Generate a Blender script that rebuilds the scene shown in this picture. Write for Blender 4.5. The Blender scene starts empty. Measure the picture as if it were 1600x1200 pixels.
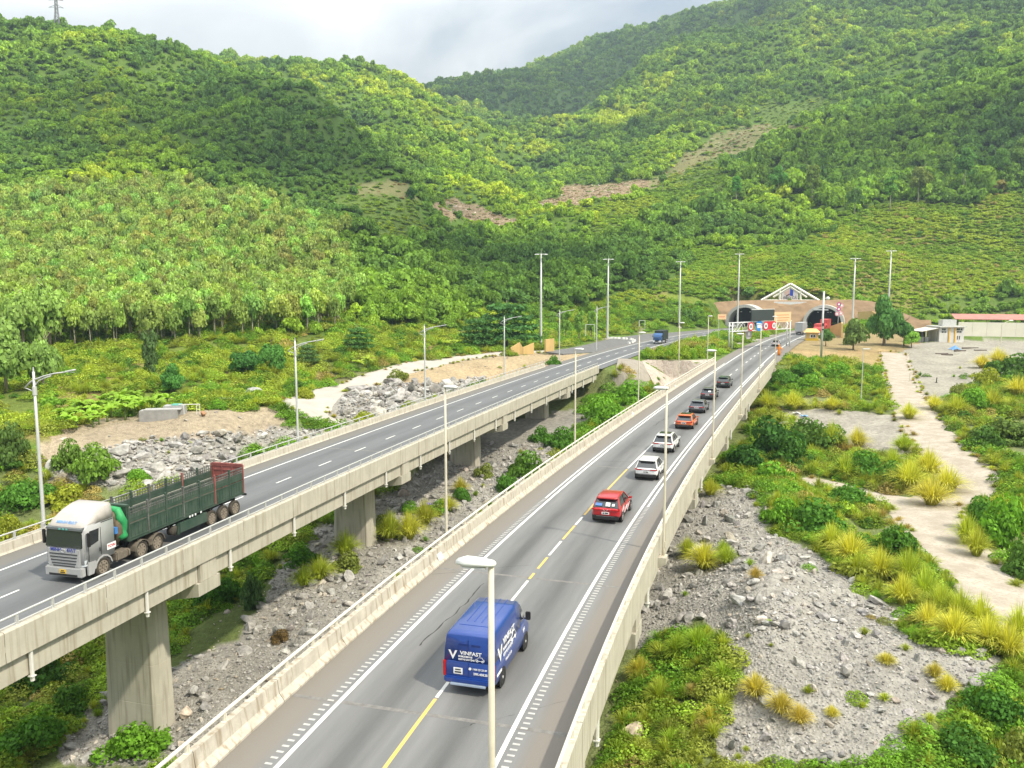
import bpy, bmesh, math, random
import numpy as np
from mathutils import Vector, Matrix

R = math.radians
random.seed(7)
RNG = np.random.default_rng(11)
SC = bpy.context.scene
COL = SC.collection

# ---------------------------------------------------------------- camera, world, sun
FOC, CAMH, YHOR = 1300.0, 15.5, 446.0            # focal length and horizon of the 1600 x 1200 photograph
PITCH = math.atan((600.0 - YHOR) / FOC)
cam_data = bpy.data.cameras.new('camera')
cam_data.sensor_fit = 'HORIZONTAL'
cam_data.sensor_width = 36.0
cam_data.lens = 36.0 * FOC / 1600.0
cam_data.clip_start = 0.5
cam_data.clip_end = 9000.0
cam = bpy.data.objects.new('camera', cam_data)
COL.objects.link(cam)
cam.location = (0, 0, CAMH)
cam.rotation_euler = (math.pi / 2 - PITCH, 0, 0)
SC.camera = cam

SUN_DIR = Vector((0.80, -0.62, 1.28)).normalized()      # from the ground towards the sun
SUN_EL = math.asin(SUN_DIR.z)
SUN_AZ = math.atan2(SUN_DIR.x, SUN_DIR.y)
sun_data = bpy.data.lights.new('sun', 'SUN')
sun_data.energy = 3.0
sun_data.angle = R(2.2)
sun_data.color = (1.0, 0.92, 0.76)
sun = bpy.data.objects.new('sun', sun_data)
COL.objects.link(sun)
sun.rotation_euler = (-SUN_DIR).to_track_quat('-Z', 'Y').to_euler()
sun.location = (60, -40, 120)

world = bpy.data.worlds.new('World')
SC.world = world
world.use_nodes = True
wt = world.node_tree
wt.nodes.clear()
def wn(t, **k):
    n = wt.nodes.new(t)
    for a, b in k.items(): setattr(n, a, b)
    return n
w_sky = wn('ShaderNodeTexSky', sky_type='NISHITA', sun_disc=False, sun_elevation=SUN_EL, sun_rotation=SUN_AZ, altitude=50.0)
w_sky.air_density = 1.0; w_sky.dust_density = 2.0
w_bg = wn('ShaderNodeBackground'); w_bg.inputs[1].default_value = 0.085
w_cl = wn('ShaderNodeBackground'); w_cl.inputs[1].default_value = 1.0
w_tc = wn('ShaderNodeTexCoord')
w_map = wn('ShaderNodeMapping'); w_map.inputs['Scale'].default_value = (1.0, 1.0, 2.3); w_map.inputs['Location'].default_value = (0.35, 0.1, 0.0)
w_n1 = wn('ShaderNodeTexNoise'); w_n1.inputs['Scale'].default_value = 2.3; w_n1.inputs['Detail'].default_value = 7; w_n1.inputs['Roughness'].default_value = 0.52; w_n1.inputs['Distortion'].default_value = 0.5
w_r1 = wn('ShaderNodeValToRGB')
w_r1.color_ramp.elements[0].position = 0.36; w_r1.color_ramp.elements[0].color = (0.23, 0.255, 0.285, 1)
w_r1.color_ramp.elements[1].position = 0.68; w_r1.color_ramp.elements[1].color = (0.575, 0.57, 0.545, 1)
e = w_r1.color_ramp.elements.new(0.50); e.color = (0.385, 0.395, 0.40, 1)
w_map2 = wn('ShaderNodeMapping'); w_map2.inputs['Scale'].default_value = (1.0, 1.0, 1.8); w_map2.inputs['Location'].default_value = (3.1, 1.7, 0.4)
w_n2 = wn('ShaderNodeTexNoise'); w_n2.inputs['Scale'].default_value = 1.7; w_n2.inputs['Detail'].default_value = 5
w_r2 = wn('ShaderNodeValToRGB')
w_r2.color_ramp.elements[0].position = 0.30; w_r2.color_ramp.elements[0].color = (0.55, 0.55, 0.55, 1)
w_r2.color_ramp.elements[1].position = 0.52; w_r2.color_ramp.elements[1].color = (1, 1, 1, 1)
w_mix = wn('ShaderNodeMixShader'); w_out = wn('ShaderNodeOutputWorld')
L = wt.links.new
L(w_sky.outputs[0], w_bg.inputs[0])
L(w_tc.outputs['Generated'], w_map.inputs[0]); L(w_map.outputs[0], w_n1.inputs['Vector']); L(w_n1.outputs[0], w_r1.inputs[0]); 
w_sep = wn('ShaderNodeSeparateXYZ'); L(w_tc.outputs['Generated'], w_sep.inputs[0])
w_gr = wn('ShaderNodeMapRange'); w_gr.inputs[1].default_value = 0.0; w_gr.inputs[2].default_value = 1.0; w_gr.inputs[3].default_value = 0.42; w_gr.inputs[4].default_value = 4.0; L(w_sep.outputs[2], w_gr.inputs[0]); L(w_gr.outputs[0], w_cl.inputs[1])   # a bright overcast: paler overhead than at the horizon
L(w_r1.outputs[0], w_cl.inputs[0])
L(w_tc.outputs['Generated'], w_map2.inputs[0]); L(w_map2.outputs[0], w_n2.inputs['Vector']); L(w_n2.outputs[0], w_r2.inputs[0])
L(w_r2.outputs[0], w_mix.inputs[0]); L(w_bg.outputs[0], w_mix.inputs[1]); L(w_cl.outputs[0], w_mix.inputs[2]); L(w_mix.outputs[0], w_out.inputs[0])

SC.view_settings.view_transform = 'Standard'
SC.view_settings.look = 'None'
SC.view_settings.exposure = 0.84
SC.view_settings.gamma = 1.0
SC.view_settings.use_curve_mapping = False
SC.cycles.max_bounces = 6
SC.cycles.diffuse_bounces = 3
SC.cycles.glossy_bounces = 2
SC.cycles.transmission_bounces = 4
SC.cycles.transparent_max_bounces = 6
SC.cycles.volume_bounces = 0
SC.cycles.use_adaptive_sampling = True
SC.cycles.use_denoising = True

# ---------------------------------------------------------------- photograph <-> world
CP, SP = math.cos(PITCH), math.sin(PITCH)
def ray(px, py):
    u = (px - 800.0) / FOC; v = (600.0 - py) / FOC
    return np.array([u, CP + v * SP, -SP + v * CP])
def at(px, py, z=0.0):
    d = ray(px, py); t = (z - CAMH) / d[2]
    return np.array([d[0] * t, d[1] * t, z])
def at_d(px, py, dist):
    """point seen at (px, py) whose depth along +Y is dist"""
    d = ray(px, py); t = dist / d[1]
    return np.array([d[0] * t, dist, CAMH + d[2] * t])
def project(x, y, z):
    zz = z - CAMH
    f = y * CP - zz * SP; up = y * SP + zz * CP
    f = np.where(f > 0.1, f, 0.1)
    return 800.0 + FOC * x / f, 600.0 - FOC * up / f

# ---------------------------------------------------------------- numpy value noise
def _hash(ix, iy, seed):
    h = (ix.astype(np.int64) * 374761393 + iy.astype(np.int64) * 668265263 + seed * 1442695041) & 0x7fffffff
    h = ((h ^ (h >> 13)) * 1274126177) & 0x7fffffff
    return ((h ^ (h >> 16)) & 0xffff) / 65535.0
def vnoise(x, y, seed=0):
    x = np.asarray(x, float); y = np.asarray(y, float)
    ix = np.floor(x); iy = np.floor(y); fx = x - ix; fy = y - iy
    fx = fx * fx * (3 - 2 * fx); fy = fy * fy * (3 - 2 * fy)
    a = _hash(ix, iy, seed); b = _hash(ix + 1, iy, seed); c = _hash(ix, iy + 1, seed); d = _hash(ix + 1, iy + 1, seed)
    return (a * (1 - fx) + b * fx) * (1 - fy) + (c * (1 - fx) + d * fx) * fy
def fbm(x, y, seed=0, oct=4):
    s = 0; a = 0.5; t = 0
    for i in range(oct):
        s = s + a * vnoise(x * 2 ** i, y * 2 ** i, seed + i * 17); t += a; a *= 0.5
    return s / t
def sstep(a, b, x):
    t = np.clip((x - a) / (b - a), 0, 1)
    return t * t * (3 - 2 * t)
def in_poly(px, py, poly):
    px = np.asarray(px); py = np.asarray(py)
    ins = np.zeros(px.shape, bool); n = len(poly)
    for i in range(n):
        x0, y0 = poly[i]; x1, y1 = poly[(i + 1) % n]
        c = ((y0 > py) != (y1 > py)) & (px < (x1 - x0) * (py - y0) / (y1 - y0 + 1e-9) + x0)
        ins ^= c
    return ins

# ---------------------------------------------------------------- materials
MATS = {}
def nmat(name):
    m = bpy.data.materials.new(name); m.use_nodes = True
    nt = m.node_tree; nt.nodes.clear()
    return m, nt
def paint(name, col, rough=0.5, metal=0.0, var=0.10, scale=3.0, bump=0.0, bscale=None, col2=None, contrast=(0.35, 0.7), spec=0.5, streak=None, coat=0.0):
    """a principled surface whose colour wanders between two tones with object-space noise"""
    if name in MATS: return MATS[name]
    m, nt = nmat(name); N = nt.nodes.new; K = nt.links.new
    out = N('ShaderNodeOutputMaterial'); b = N('ShaderNodeBsdfPrincipled'); K(b.outputs[0], out.inputs[0])
    b.inputs['Roughness'].default_value = rough; b.inputs['Metallic'].default_value = metal
    b.inputs['Specular IOR Level'].default_value = spec
    b.inputs['Coat Weight'].default_value = coat; b.inputs['Coat Roughness'].default_value = 0.05
    tc = N('ShaderNodeTexCoord')
    n = N('ShaderNodeTexNoise'); n.inputs['Scale'].default_value = scale; n.inputs['Detail'].default_value = 6; n.inputs['Roughness'].default_value = 0.65
    K(tc.outputs['Object'], n.inputs['Vector'])
    r = N('ShaderNodeMapRange'); r.inputs[1].default_value = contrast[0]; r.inputs[2].default_value = contrast[1]
    K(n.outputs[0], r.inputs[0])
    mx = N('ShaderNodeMix'); mx.data_type = 'RGBA'
    c2 = col2 if col2 else tuple(c * (1 - 2 * var) for c in col)
    mx.inputs[6].default_value = (*c2, 1); mx.inputs[7].default_value = (*col, 1)
    K(r.outputs[0], mx.inputs[0])
    last = mx.outputs[2]
    if streak:                                    # rain streaks running down a wall: noise stretched along Z
        mp = N('ShaderNodeMapping'); mp.inputs['Scale'].default_value = (2.6, 2.6, 0.16); K(tc.outputs['Object'], mp.inputs[0])
        n3 = N('ShaderNodeTexNoise'); n3.inputs['Scale'].default_value = 1.6; n3.inputs['Detail'].default_value = 5; K(mp.outputs[0], n3.inputs['Vector'])
        r3 = N('ShaderNodeMapRange'); r3.inputs[1].default_value = 0.50; r3.inputs[2].default_value = 0.72; K(n3.outputs[0], r3.inputs[0])
        m3 = N('ShaderNodeMix'); m3.data_type = 'RGBA'; m3.inputs[7].default_value = (*streak, 1); K(last, m3.inputs[6]); K(r3.outputs[0], m3.inputs[0])
        last = m3.outputs[2]
    K(last, b.inputs['Base Color'])
    if bump:
        nb = N('ShaderNodeTexNoise'); nb.inputs['Scale'].default_value = bscale or scale * 4; nb.inputs['Detail'].default_value = 5
        K(tc.outputs['Object'], nb.inputs['Vector'])
        bp = N('ShaderNodeBump'); bp.inputs['Strength'].default_value = bump; bp.inputs['Distance'].default_value = 0.03
        K(nb.outputs[0], bp.inputs['Height']); K(bp.outputs[0], b.inputs['Normal'])
    MATS[name] = m
    return m
def glass(name, col=(0.02, 0.025, 0.03), rough=0.06):
    return paint(name, col, rough=rough, var=0.05, spec=0.9)
def leafmat(name, instancer, transl=0.35):
    """leaves: tint from the object's own colour (or from the instancer), a light and dark spread over the single leaves"""
    m, nt = nmat(name); N = nt.nodes.new; K = nt.links.new
    out = N('ShaderNodeOutputMaterial')
    if instancer:
        a = N('ShaderNodeAttribute'); a.attribute_type = 'INSTANCER'; a.attribute_name = 'tint'; c = a.outputs['Color']
    else:
        a = N('ShaderNodeObjectInfo'); c = a.outputs['Color']
    lv = N('ShaderNodeAttribute'); lv.attribute_name = 'lv'
    r = N('ShaderNodeMapRange'); r.inputs[3].default_value = 0.55; r.inputs[4].default_value = 1.45
    K(lv.outputs['Fac'], r.inputs[0])
    mul = N('ShaderNodeVectorMath'); mul.operation = 'SCALE'; K(c, mul.inputs[0]); K(r.outputs[0], mul.inputs['Scale'])
    d = N('ShaderNodeBsdfPrincipled'); d.inputs['Roughness'].default_value = 0.6; d.inputs['Specular IOR Level'].default_value = 0.06
    K(mul.outputs[0], d.inputs['Base Color'])
    t = N('ShaderNodeBsdfTranslucent')
    tm = N('ShaderNodeMix'); tm.data_type = 'RGBA'; tm.blend_type = 'MULTIPLY'; tm.inputs[0].default_value = 1.0
    tm.inputs[7].default_value = (1.25, 1.15, 0.35, 1); K(mul.outputs[0], tm.inputs[6]); K(tm.outputs[2], t.inputs[0])
    mx = N('ShaderNodeMixShader'); mx.inputs[0].default_value = transl
    K(d.outputs[0], mx.inputs[1]); K(t.outputs[0], mx.inputs[2]); K(mx.outputs[0], out.inputs[0])
    return m

# ---------------------------------------------------------------- mesh helpers
def link(name, me, parent=None, loc=(0, 0, 0), rot=(0, 0, 0), scale=(1, 1, 1)):
    o = bpy.data.objects.new(name, me); COL.objects.link(o)
    o.location = loc; o.rotation_euler = rot; o.scale = scale
    if parent is not None: o.parent = parent
    return o
def empty(name, loc=(0, 0, 0), rz=0.0, label=None, cat=None, group=None):
    o = bpy.data.objects.new(name, None); COL.objects.link(o); o.empty_display_size = 0.3
    o.location = loc; o.rotation_euler = (0, 0, rz)
    tag(o, label, cat, group); return o
def tag(o, label=None, cat=None, group=None, kind=None):
    if label: o['label'] = label
    if cat: o['category'] = cat
    if group: o['group'] = group
    if kind: o['kind'] = kind
    return o
def me_from(name, verts, faces, mats=(), mi=None, smooth=False):
    me = bpy.data.meshes.new(name)
    me.from_pydata([tuple(map(float, v)) for v in verts], [], [tuple(map(int, f)) for f in faces])
    for m in mats: me.materials.append(m)
    if mi is not None: me.polygons.foreach_set('material_index', np.asarray(mi, np.int32))
    me.polygons.foreach_set('use_smooth', np.full(len(me.polygons), smooth))
    me.update(); return me
def fast_mesh(name, V, F, mats=(), smooth=True, attrs=None):
    """V (n,3), F (m,k) arrays of equal sized faces"""
    V = np.asarray(V, np.float32); F = np.asarray(F, np.int32); k = F.shape[1]
    me = bpy.data.meshes.new(name)
    me.vertices.add(len(V)); me.vertices.foreach_set('co', V.ravel())
    me.loops.add(F.size); me.loops.foreach_set('vertex_index', F.ravel())
    me.polygons.add(len(F)); me.polygons.foreach_set('loop_start', np.arange(0, F.size, k, dtype=np.int32))
    me.polygons.foreach_set('loop_total', np.full(len(F), k, np.int32))
    for m in mats: me.materials.append(m)
    me.update(calc_edges=True); me.validate()
    me.polygons.foreach_set('use_smooth', np.full(len(me.polygons), smooth))
    for nm, (dom, typ, arr) in (attrs or {}).items():
        a = me.attributes.new(nm, typ, dom)
        a.data.foreach_set('color' if typ == 'FLOAT_COLOR' else ('vector' if typ == 'FLOAT_VECTOR' else 'value'), np.asarray(arr).ravel())
    return me
class MB:
    """collects boxes, tubes, rings and prisms, then makes one mesh"""
    def __init__(s): s.v = []; s.f = []; s.m = []; s.mats = []; s.cur = 0
    def use(s, mat):
        if mat not in s.mats: s.mats.append(mat)
        s.cur = s.mats.index(mat); return s
    def add(s, vs, fs):
        b = len(s.v); s.v += [tuple(v) for v in vs]
        for f in fs: s.f.append([b + i for i in f]); s.m.append(s.cur)
        return s
    def box(s, c, d, rz=0.0, top=1.0, topy=None, rx=0.0):
        """c = centre, d = full sizes; top scales the upper face"""
        hx, hy, hz = d[0] / 2, d[1] / 2, d[2] / 2; ty = top if topy is None else topy
        P = [(-hx, -hy, -hz), (hx, -hy, -hz), (hx, hy, -hz), (-hx, hy, -hz), (-hx * top, -hy * ty, hz), (hx * top, -hy * ty, hz), (hx * top, hy * ty, hz), (-hx * top, hy * ty, hz)]
        cz, sz = math.cos(rz), math.sin(rz); cx, sx = math.cos(rx), math.sin(rx)
        Q = []
        for x, y, z in P:
            y, z = y * cx - z * sx, y * sx + z * cx
            Q.append((c[0] + x * cz - y * sz, c[1] + x * sz + y * cz, c[2] + z))
        return s.add(Q, [(0, 3, 2, 1), (4, 5, 6, 7), (0, 1, 5, 4), (1, 2, 6, 5), (2, 3, 7, 6), (3, 0, 4, 7)])
    def hexa(s, P):
        return s.add(P, [(0, 3, 2, 1), (4, 5, 6, 7), (0, 1, 5, 4), (1, 2, 6, 5), (2, 3, 7, 6), (3, 0, 4, 7)])
    def tube(s, pts, r, n=8, caps=True):
        """round bar through points; r is a number or one radius per point"""
        pts = [Vector(p) for p in pts]; k = len(pts)
        rr = [r] * k if not hasattr(r, '__len__') else r
        V = []; ref = None
        for i, p in enumerate(pts):
            t = (pts[min(i + 1, k - 1)] - pts[max(i - 1, 0)]).normalized()
            if ref is None: ref = Vector((0, 0, 1)) if abs(t.z) < 0.9 else Vector((1, 0, 0))
            a = t.cross(ref).normalized(); b = a.cross(t).normalized(); ref = b
            for j in range(n):
                w = 2 * math.pi * j / n
                V.append(p + a * (rr[i] * math.cos(w)) + b * (rr[i] * math.sin(w)))
        F = [(i * n + j, i * n + (j + 1) % n, (i + 1) * n + (j + 1) % n, (i + 1) * n + j) for i in range(k - 1) for j in range(n)]
        if caps: F += [tuple(reversed(range(n))), tuple(range((k - 1) * n, k * n))]
        return s.add(V, F)
    def loft(s, rings, caps=True):
        n = len(rings[0]); V = [p for r_ in rings for p in r_]; k = len(rings)
        F = [(i * n + j, i * n + (j + 1) % n, (i + 1) * n + (j + 1) % n, (i + 1) * n + j) for i in range(k - 1) for j in range(n)]
        if caps: F += [tuple(reversed(range(n))), tuple(range((k - 1) * n, k * n))]
        return s.add(V, F)
    def disc(s, c, r, axis='y', n=20, th=0.02):
        rings = []
        for q in (-th / 2, th / 2):
            ring = []
            for j in range(n):
                w = 2 * math.pi * j / n; a, b = r * math.cos(w), r * math.sin(w)
                ring.append({'y': (c[0] + a, c[1] + q, c[2] + b), 'x': (c[0] + q, c[1] + a, c[2] + b), 'z': (c[0] + a, c[1] + b, c[2] + q)}[axis])
            rings.append(ring)
        return s.loft(rings)
    def mesh(s, name, smooth=False):
        me = me_from(name, s.v, s.f, s.mats, s.m, smooth)
        bm = bmesh.new(); bm.from_mesh(me); bmesh.ops.recalc_face_normals(bm, faces=bm.faces); bm.to_mesh(me); bm.free()
        return me
    def build(s, name, parent=None, smooth=False, bevel=0.0, seg=2, **k):
        me = s.mesh(name, smooth)
        if bevel:
            bm = bmesh.new(); bm.from_mesh(me)
            bmesh.ops.remove_doubles(bm, verts=bm.verts, dist=1e-5)
            bmesh.ops.bevel(bm, geom=[e_ for e_ in bm.edges if e_.calc_face_angle(0) > 0.5], offset=bevel, segments=seg, affect='EDGES', clamp_overlap=True)
            bm.to_mesh(me); bm.free()
            me.polygons.foreach_set('use_smooth', np.full(len(me.polygons), smooth))
        return link(name, me, parent, **k)
def copy_tree(o, parent=None):
    c = o.copy(); COL.objects.link(c)
    if parent is not None: c.parent = parent
    for ch in list(o.children): copy_tree(ch, c)
    return c
def text_mesh(txt, size, mat, extrude=0.004, bold=0.0, align='CENTER', shear=0.0, sx=1.0):
    cu = bpy.data.curves.new('lettering', 'FONT'); cu.body = txt; cu.size = size; cu.extrude = extrude; cu.offset = bold
    cu.align_x = align; cu.align_y = 'CENTER'; cu.resolution_u = 2; cu.shear = shear
    o = bpy.data.objects.new('lettering', cu); COL.objects.link(o)
    dg = bpy.context.evaluated_depsgraph_get()
    me = bpy.data.meshes.new_from_object(o.evaluated_get(dg)); me.name = 'lettering'
    bpy.data.objects.remove(o); bpy.data.curves.remove(cu)
    if sx != 1.0: me.transform(Matrix.Diagonal((sx, 1, 1, 1)))
    me.materials.clear(); me.materials.append(mat)
    return me
# ---------------------------------------------------------------- the two carriageways, as curves on the plane of the road
def curve_fit(pts, deg=4):
    p = np.array(pts); c = np.polyfit(p[:, 1] / 100.0, p[:, 0], deg)
    y0, y1 = p[:, 1].min(), p[:, 1].max()
    dc = np.polyder(c)
    def f(y):
        y = np.asarray(y, float); yc = np.clip(y, y0, y1)
        return np.polyval(c, yc / 100.0) + np.polyval(dc, yc / 100.0) / 100.0 * (y - yc)
    return f
class Way:
    """offset 0 is the left solid line; s is the distance along it, measured from the depth Y = 0"""
    def __init__(s, f, y0, y1):
        Y = np.linspace(y0, y1, 1600); X = f(Y)
        d = np.concatenate([[0], np.cumsum(np.hypot(np.diff(X), np.diff(Y)))])
        s.X, s.Y = X, Y; s.S = d - np.interp(0, Y, d)
        tx, ty = np.gradient(X), np.gradient(Y); n = np.hypot(tx, ty); s.tx, s.ty = tx / n, ty / n
    def s_at_y(s, y): return float(np.interp(y, s.Y, s.S))
    def p(s, t, off=0.0, z=0.0):
        x, y = np.interp(t, s.S, s.X), np.interp(t, s.S, s.Y); tx, ty = np.interp(t, s.S, s.tx), np.interp(t, s.S, s.ty)
        return np.stack([x + ty * off, y - tx * off, np.zeros_like(x) + z], -1)
    def head(s, t):                                # rotation about Z that turns +Y along the road
        return -math.atan2(float(np.interp(t, s.S, s.tx)), float(np.interp(t, s.S, s.ty)))
    def near(s, x, y):
        """distance along and signed offset (right positive) of points"""
        x = np.asarray(x, float); y = np.asarray(y, float); sh = x.shape; x = x.ravel(); y = y.ravel()
        bx, by, bs = s.X[::8], s.Y[::8], s.S[::8]; btx, bty = s.tx[::8], s.ty[::8]
        o = np.empty(len(x)); t = np.empty(len(x))
        for i in range(0, len(x), 20000):
            dx = x[i:i + 20000, None] - bx; dy = y[i:i + 20000, None] - by
            k = np.argmin(dx * dx + dy * dy, 1); r = np.arange(len(k))
            o[i:i + 20000] = dx[r, k] * bty[k] - dy[r, k] * btx[k]; t[i:i + 20000] = bs[k] + dx[r, k] * btx[k] + dy[r, k] * bty[k]
        return t.reshape(sh), o.reshape(sh)
RPT = [at(*q)[:2] for q in [(419.5, 1200), (503, 1120), (640, 989.5), (778.7, 860), (860, 781), (1028, 640.5), (1145, 560), (1192, 537), (1229, 520.5)]] + [np.array([105.5, 296.0])]
LPT = [at(*q)[:2] for q in [(0, 893), (65, 866.7), (225, 804), (381, 746.7), (454.7, 720), (607, 664), (760, 611.7), (955, 547)]] + [np.array([55.0, 264.0]), np.array([82.0, 303.0])]
WR = Way(curve_fit(RPT, 4), -45, 330)
WL = Way(curve_fit(LPT, 4), -45, 335)
R_W, L_W = 6.8, 6.8                                # between the two solid lines
S_R_TUN, S_L_TUN = WR.s_at_y(304), WL.s_at_y(310)
S_R_END, S_L_END = WR.s_at_y(166), WL.s_at_y(158)     # abutments

# ---------------------------------------------------------------- terrain
CTRL = []                                          # (x, y, z)
def cz(z, *pts):
    for px, py in pts: CTRL.append(at(px, py, z))
def cd(px, *yd):
    for py, d in yd: CTRL.append(at_d(px, py, d))
cz(-12.6, (163, 1144), (20, 1150), (90, 1190), (-200, 1150), (260, 1190), (-600, 1200))
cz(-11.4, (270, 1090), (330, 1120), (0, 1000), (-300, 960))
cz(-10.6, (400, 1010), (440, 1060), (350, 900), (100, 930))
cz(-9.4, (521, 868), (520, 930), (640, 900), (400, 850), (250, 860), (1000, 1190), (950, 1190), (1000, 1040), (1100, 1190), (2300, 1190))
cz(-8.4, (600, 830), (560, 900), (480, 800), (1060, 880), (1300, 1190), (1500, 1190), (1600, 1190), (1800, 1150), (0, 850), (1120, 1080))
cz(-7.4, (680, 790), (740, 800), (620, 760), (1100, 760), (1300, 780), (1400, 790), (1470, 780), (1800, 900), (1400, 1100))
cz(-6.6, (1170, 1000), (1200, 890), (1270, 990), (1200, 770), (1150, 680), (1590, 800), (1250, 690), (1500, 900), (1420, 1000), (1590, 1000))
cz(-5.6, (757, 731), (800, 690), (1400, 680), (1500, 700), (1590, 720), (1700, 760))
cz(-6.6, (0, 780), (150, 770))
cz(-4.8, (870, 660), (930, 620), (985, 603), (1060, 604), (1200, 625), (1590, 660), (1300, 630))
cz(-3.8, (1400, 620), (1450, 620), (1320, 610))
cz(-2.4, (1228, 583), (1300, 575), (1400, 570), (1480, 570), (1590, 590), (1700, 600))
cz(-0.5, (1240, 548), (1300, 545), (1400, 541), (1500, 541), (1600, 543), (1700, 545), (960, 560), (1050, 558), (1090, 560), (900, 555), (850, 548), (790, 550))
cz(-0.3, (1150, 530), (1100, 530), (1050, 530), (1000, 525), (950, 525), (900, 532), (1250, 527), (1330, 527), (1420, 527), (1500, 530))
cz(-1.0, (700, 565), (640, 578), (760, 570))
cz(-1.8, (600, 592), (540, 610), (480, 640), (440, 650), (350, 662), (250, 665), (150, 672), (60, 685), (700, 590), (620, 615))
cz(-5.2, (420, 704), (330, 722), (230, 745), (110, 745), (560, 668), (640, 640))
cz(-3.6, (700, 615), (780, 595))
cz(-1.5, (400, 610), (300, 630), (200, 640), (100, 650), (500, 590), (0, 660), (-100, 670))
cz(0.2, (550, 570), (650, 550), (750, 538), (820, 533), (400, 585), (300, 598), (200, 600), (100, 610), (0, 615))
for q in [(0, 0), (20, -40), (-40, -40), (60, 10), (-60, 10), (100, -60), (-100, -60), (0, -100), (150, 40), (-120, 40)]: CTRL.append(np.array([q[0], q[1], -10.5]))
# left hill: toe, plantation slope, crest
cd(-350, (560, 160), (440, 260), (250, 400), (90, 560))
cd(-150, (550, 165), (470, 215), (300, 340), (70, 560))
cd(0, (545, 165), (505, 190), (440, 235), (340, 310), (230, 400), (130, 490), (58, 570), (75, 680))
cd(150, (535, 165), (490, 195), (420, 250), (330, 320), (220, 410), (130, 500), (62, 580), (90, 680))
cd(300, (530, 168), (485, 200), (410, 260), (330, 325), (230, 410), (140, 500), (90, 560), (120, 660))
cd(430, (527, 172), (490, 205), (420, 260), (340, 320), (250, 395), (170, 465), (118, 520), (150, 620))
cd(480, (527, 176), (490, 210), (425, 262), (350, 320), (260, 385), (190, 440), (140, 490), (172, 600), (112, 800))
cd(530, (530, 180), (490, 215), (430, 265), (360, 320), (290, 370), (220, 410), (178, 440), (225, 540), (190, 640), (108, 790))
cd(600, (530, 195), (490, 225), (440, 270), (375, 315), (300, 360), (245, 395), (285, 480), (230, 580), (170, 690), (114, 820), (150, 980))
cd(650, (525, 205), (490, 235), (440, 280), (385, 325), (318, 365), (285, 390), (318, 450), (270, 540), (200, 680), (128, 850), (165, 1000))
cd(700, (522, 218), (490, 245), (440, 290), (390, 340), (340, 390), (322, 420), (290, 520), (230, 650), (160, 830), (200, 960), (160, 1250), (132, 1500))
cd(745, (520, 230), (490, 256), (440, 305), (395, 360), (350, 430), (300, 540), (250, 660), (190, 830), (220, 950), (180, 1150), (130, 1510))
cd(790, (520, 240), (490, 262), (440, 310), (395, 370), (350, 440), (315, 560), (270, 700), (215, 900), (195, 1150), (128, 1520))
cd(840, (520, 250), (480, 275), (430, 320), (385, 380), (340, 450), (318, 540), (290, 680), (230, 850), (195, 1100), (118, 1540))
cd(870, (518, 258), (475, 285), (425, 330), (380, 395), (330, 480), (300, 580), (262, 720), (200, 960), (222, 1060), (150, 1300), (98, 1560))
cd(920, (515, 265), (470, 295), (420, 340), (370, 410), (320, 500), (285, 620), (240, 780), (176, 1060), (205, 1160), (140, 1350), (78, 1580))
cd(1000, (510, 280), (465, 305), (410, 360), (350, 440), (290, 560), (240, 700), (180, 900), (112, 1150), (150, 1270), (100, 1420), (52, 1620))
cd(1080, (500, 300), (460, 318), (410, 365), (350, 440), (280, 560), (220, 700), (150, 900), (72, 1180), (105, 1300), (70, 1450), (26, 1680))
cd(1166, (468, 309), (440, 330), (395, 375), (330, 450), (270, 550), (205, 700), (130, 900), (62, 1160), (10, 1700))
cd(1240, (463, 308), (430, 332), (380, 380), (320, 450), (250, 560), (180, 720), (100, 920), (12, 1180), (-40, 1600))
cd(1310, (468, 306), (430, 330), (370, 385), (310, 450), (240, 550), (160, 720), (70, 930), (-20, 1200))
cd(1400, (512, 312), (460, 330), (400, 365), (320, 430), (250, 510), (195, 590), (130, 740), (40, 950), (-60, 1200))
cd(1500, (518, 312), (465, 332), (400, 370), (310, 430), (230, 500), (165, 570), (100, 740), (10, 950), (-90, 1200))
cd(1600, (520, 305), (470, 328), (400, 370), (300, 425), (210, 490), (140, 555), (70, 740), (-20, 950), (-120, 1200))
cd(1750, (520, 290), (470, 320), (390, 370), (280, 430), (130, 540), (40, 740), (-50, 950))
cd(2000, (530, 270), (460, 320), (360, 380), (240, 450), (90, 560))
for px_, y_ in ((-150, 190), (150, 200), (400, 210), (560, 190), (650, 185), (740, 165), (840, 150), (950, 110), (1050, 75), (1150, 40)): CTRL.append(at_d(px_, y_, 2150))
for px_, y_ in ((560, 165), (620, 160), (660, 158)): CTRL.append(at_d(px_, y_, 1500))
CTRL = np.array(CTRL)
def _uv(x, y):
    d = np.hypot(x, y) + 6.0
    return np.stack([np.arctan2(x, y), np.log(d)], -1)
def _tps(r2):
    return 0.5 * r2 * np.log(r2 + 1e-12)
_P = _uv(CTRL[:, 0], CTRL[:, 1]); _n = len(_P)
_q = np.arcsinh(CTRL[:, 2] / 8.0)
_K = _tps(((_P[:, None] - _P[None]) ** 2).sum(-1)) + np.eye(_n) * 1.5e-4
_A = np.zeros((_n + 3, _n + 3)); _A[:_n, :_n] = _K; _A[:_n, _n] = 1; _A[:_n, _n + 1:] = _P; _A[_n:, :_n] = _A[:_n, _n:].T
_W = np.linalg.solve(_A, np.concatenate([_q, [0, 0, 0]]))
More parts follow.
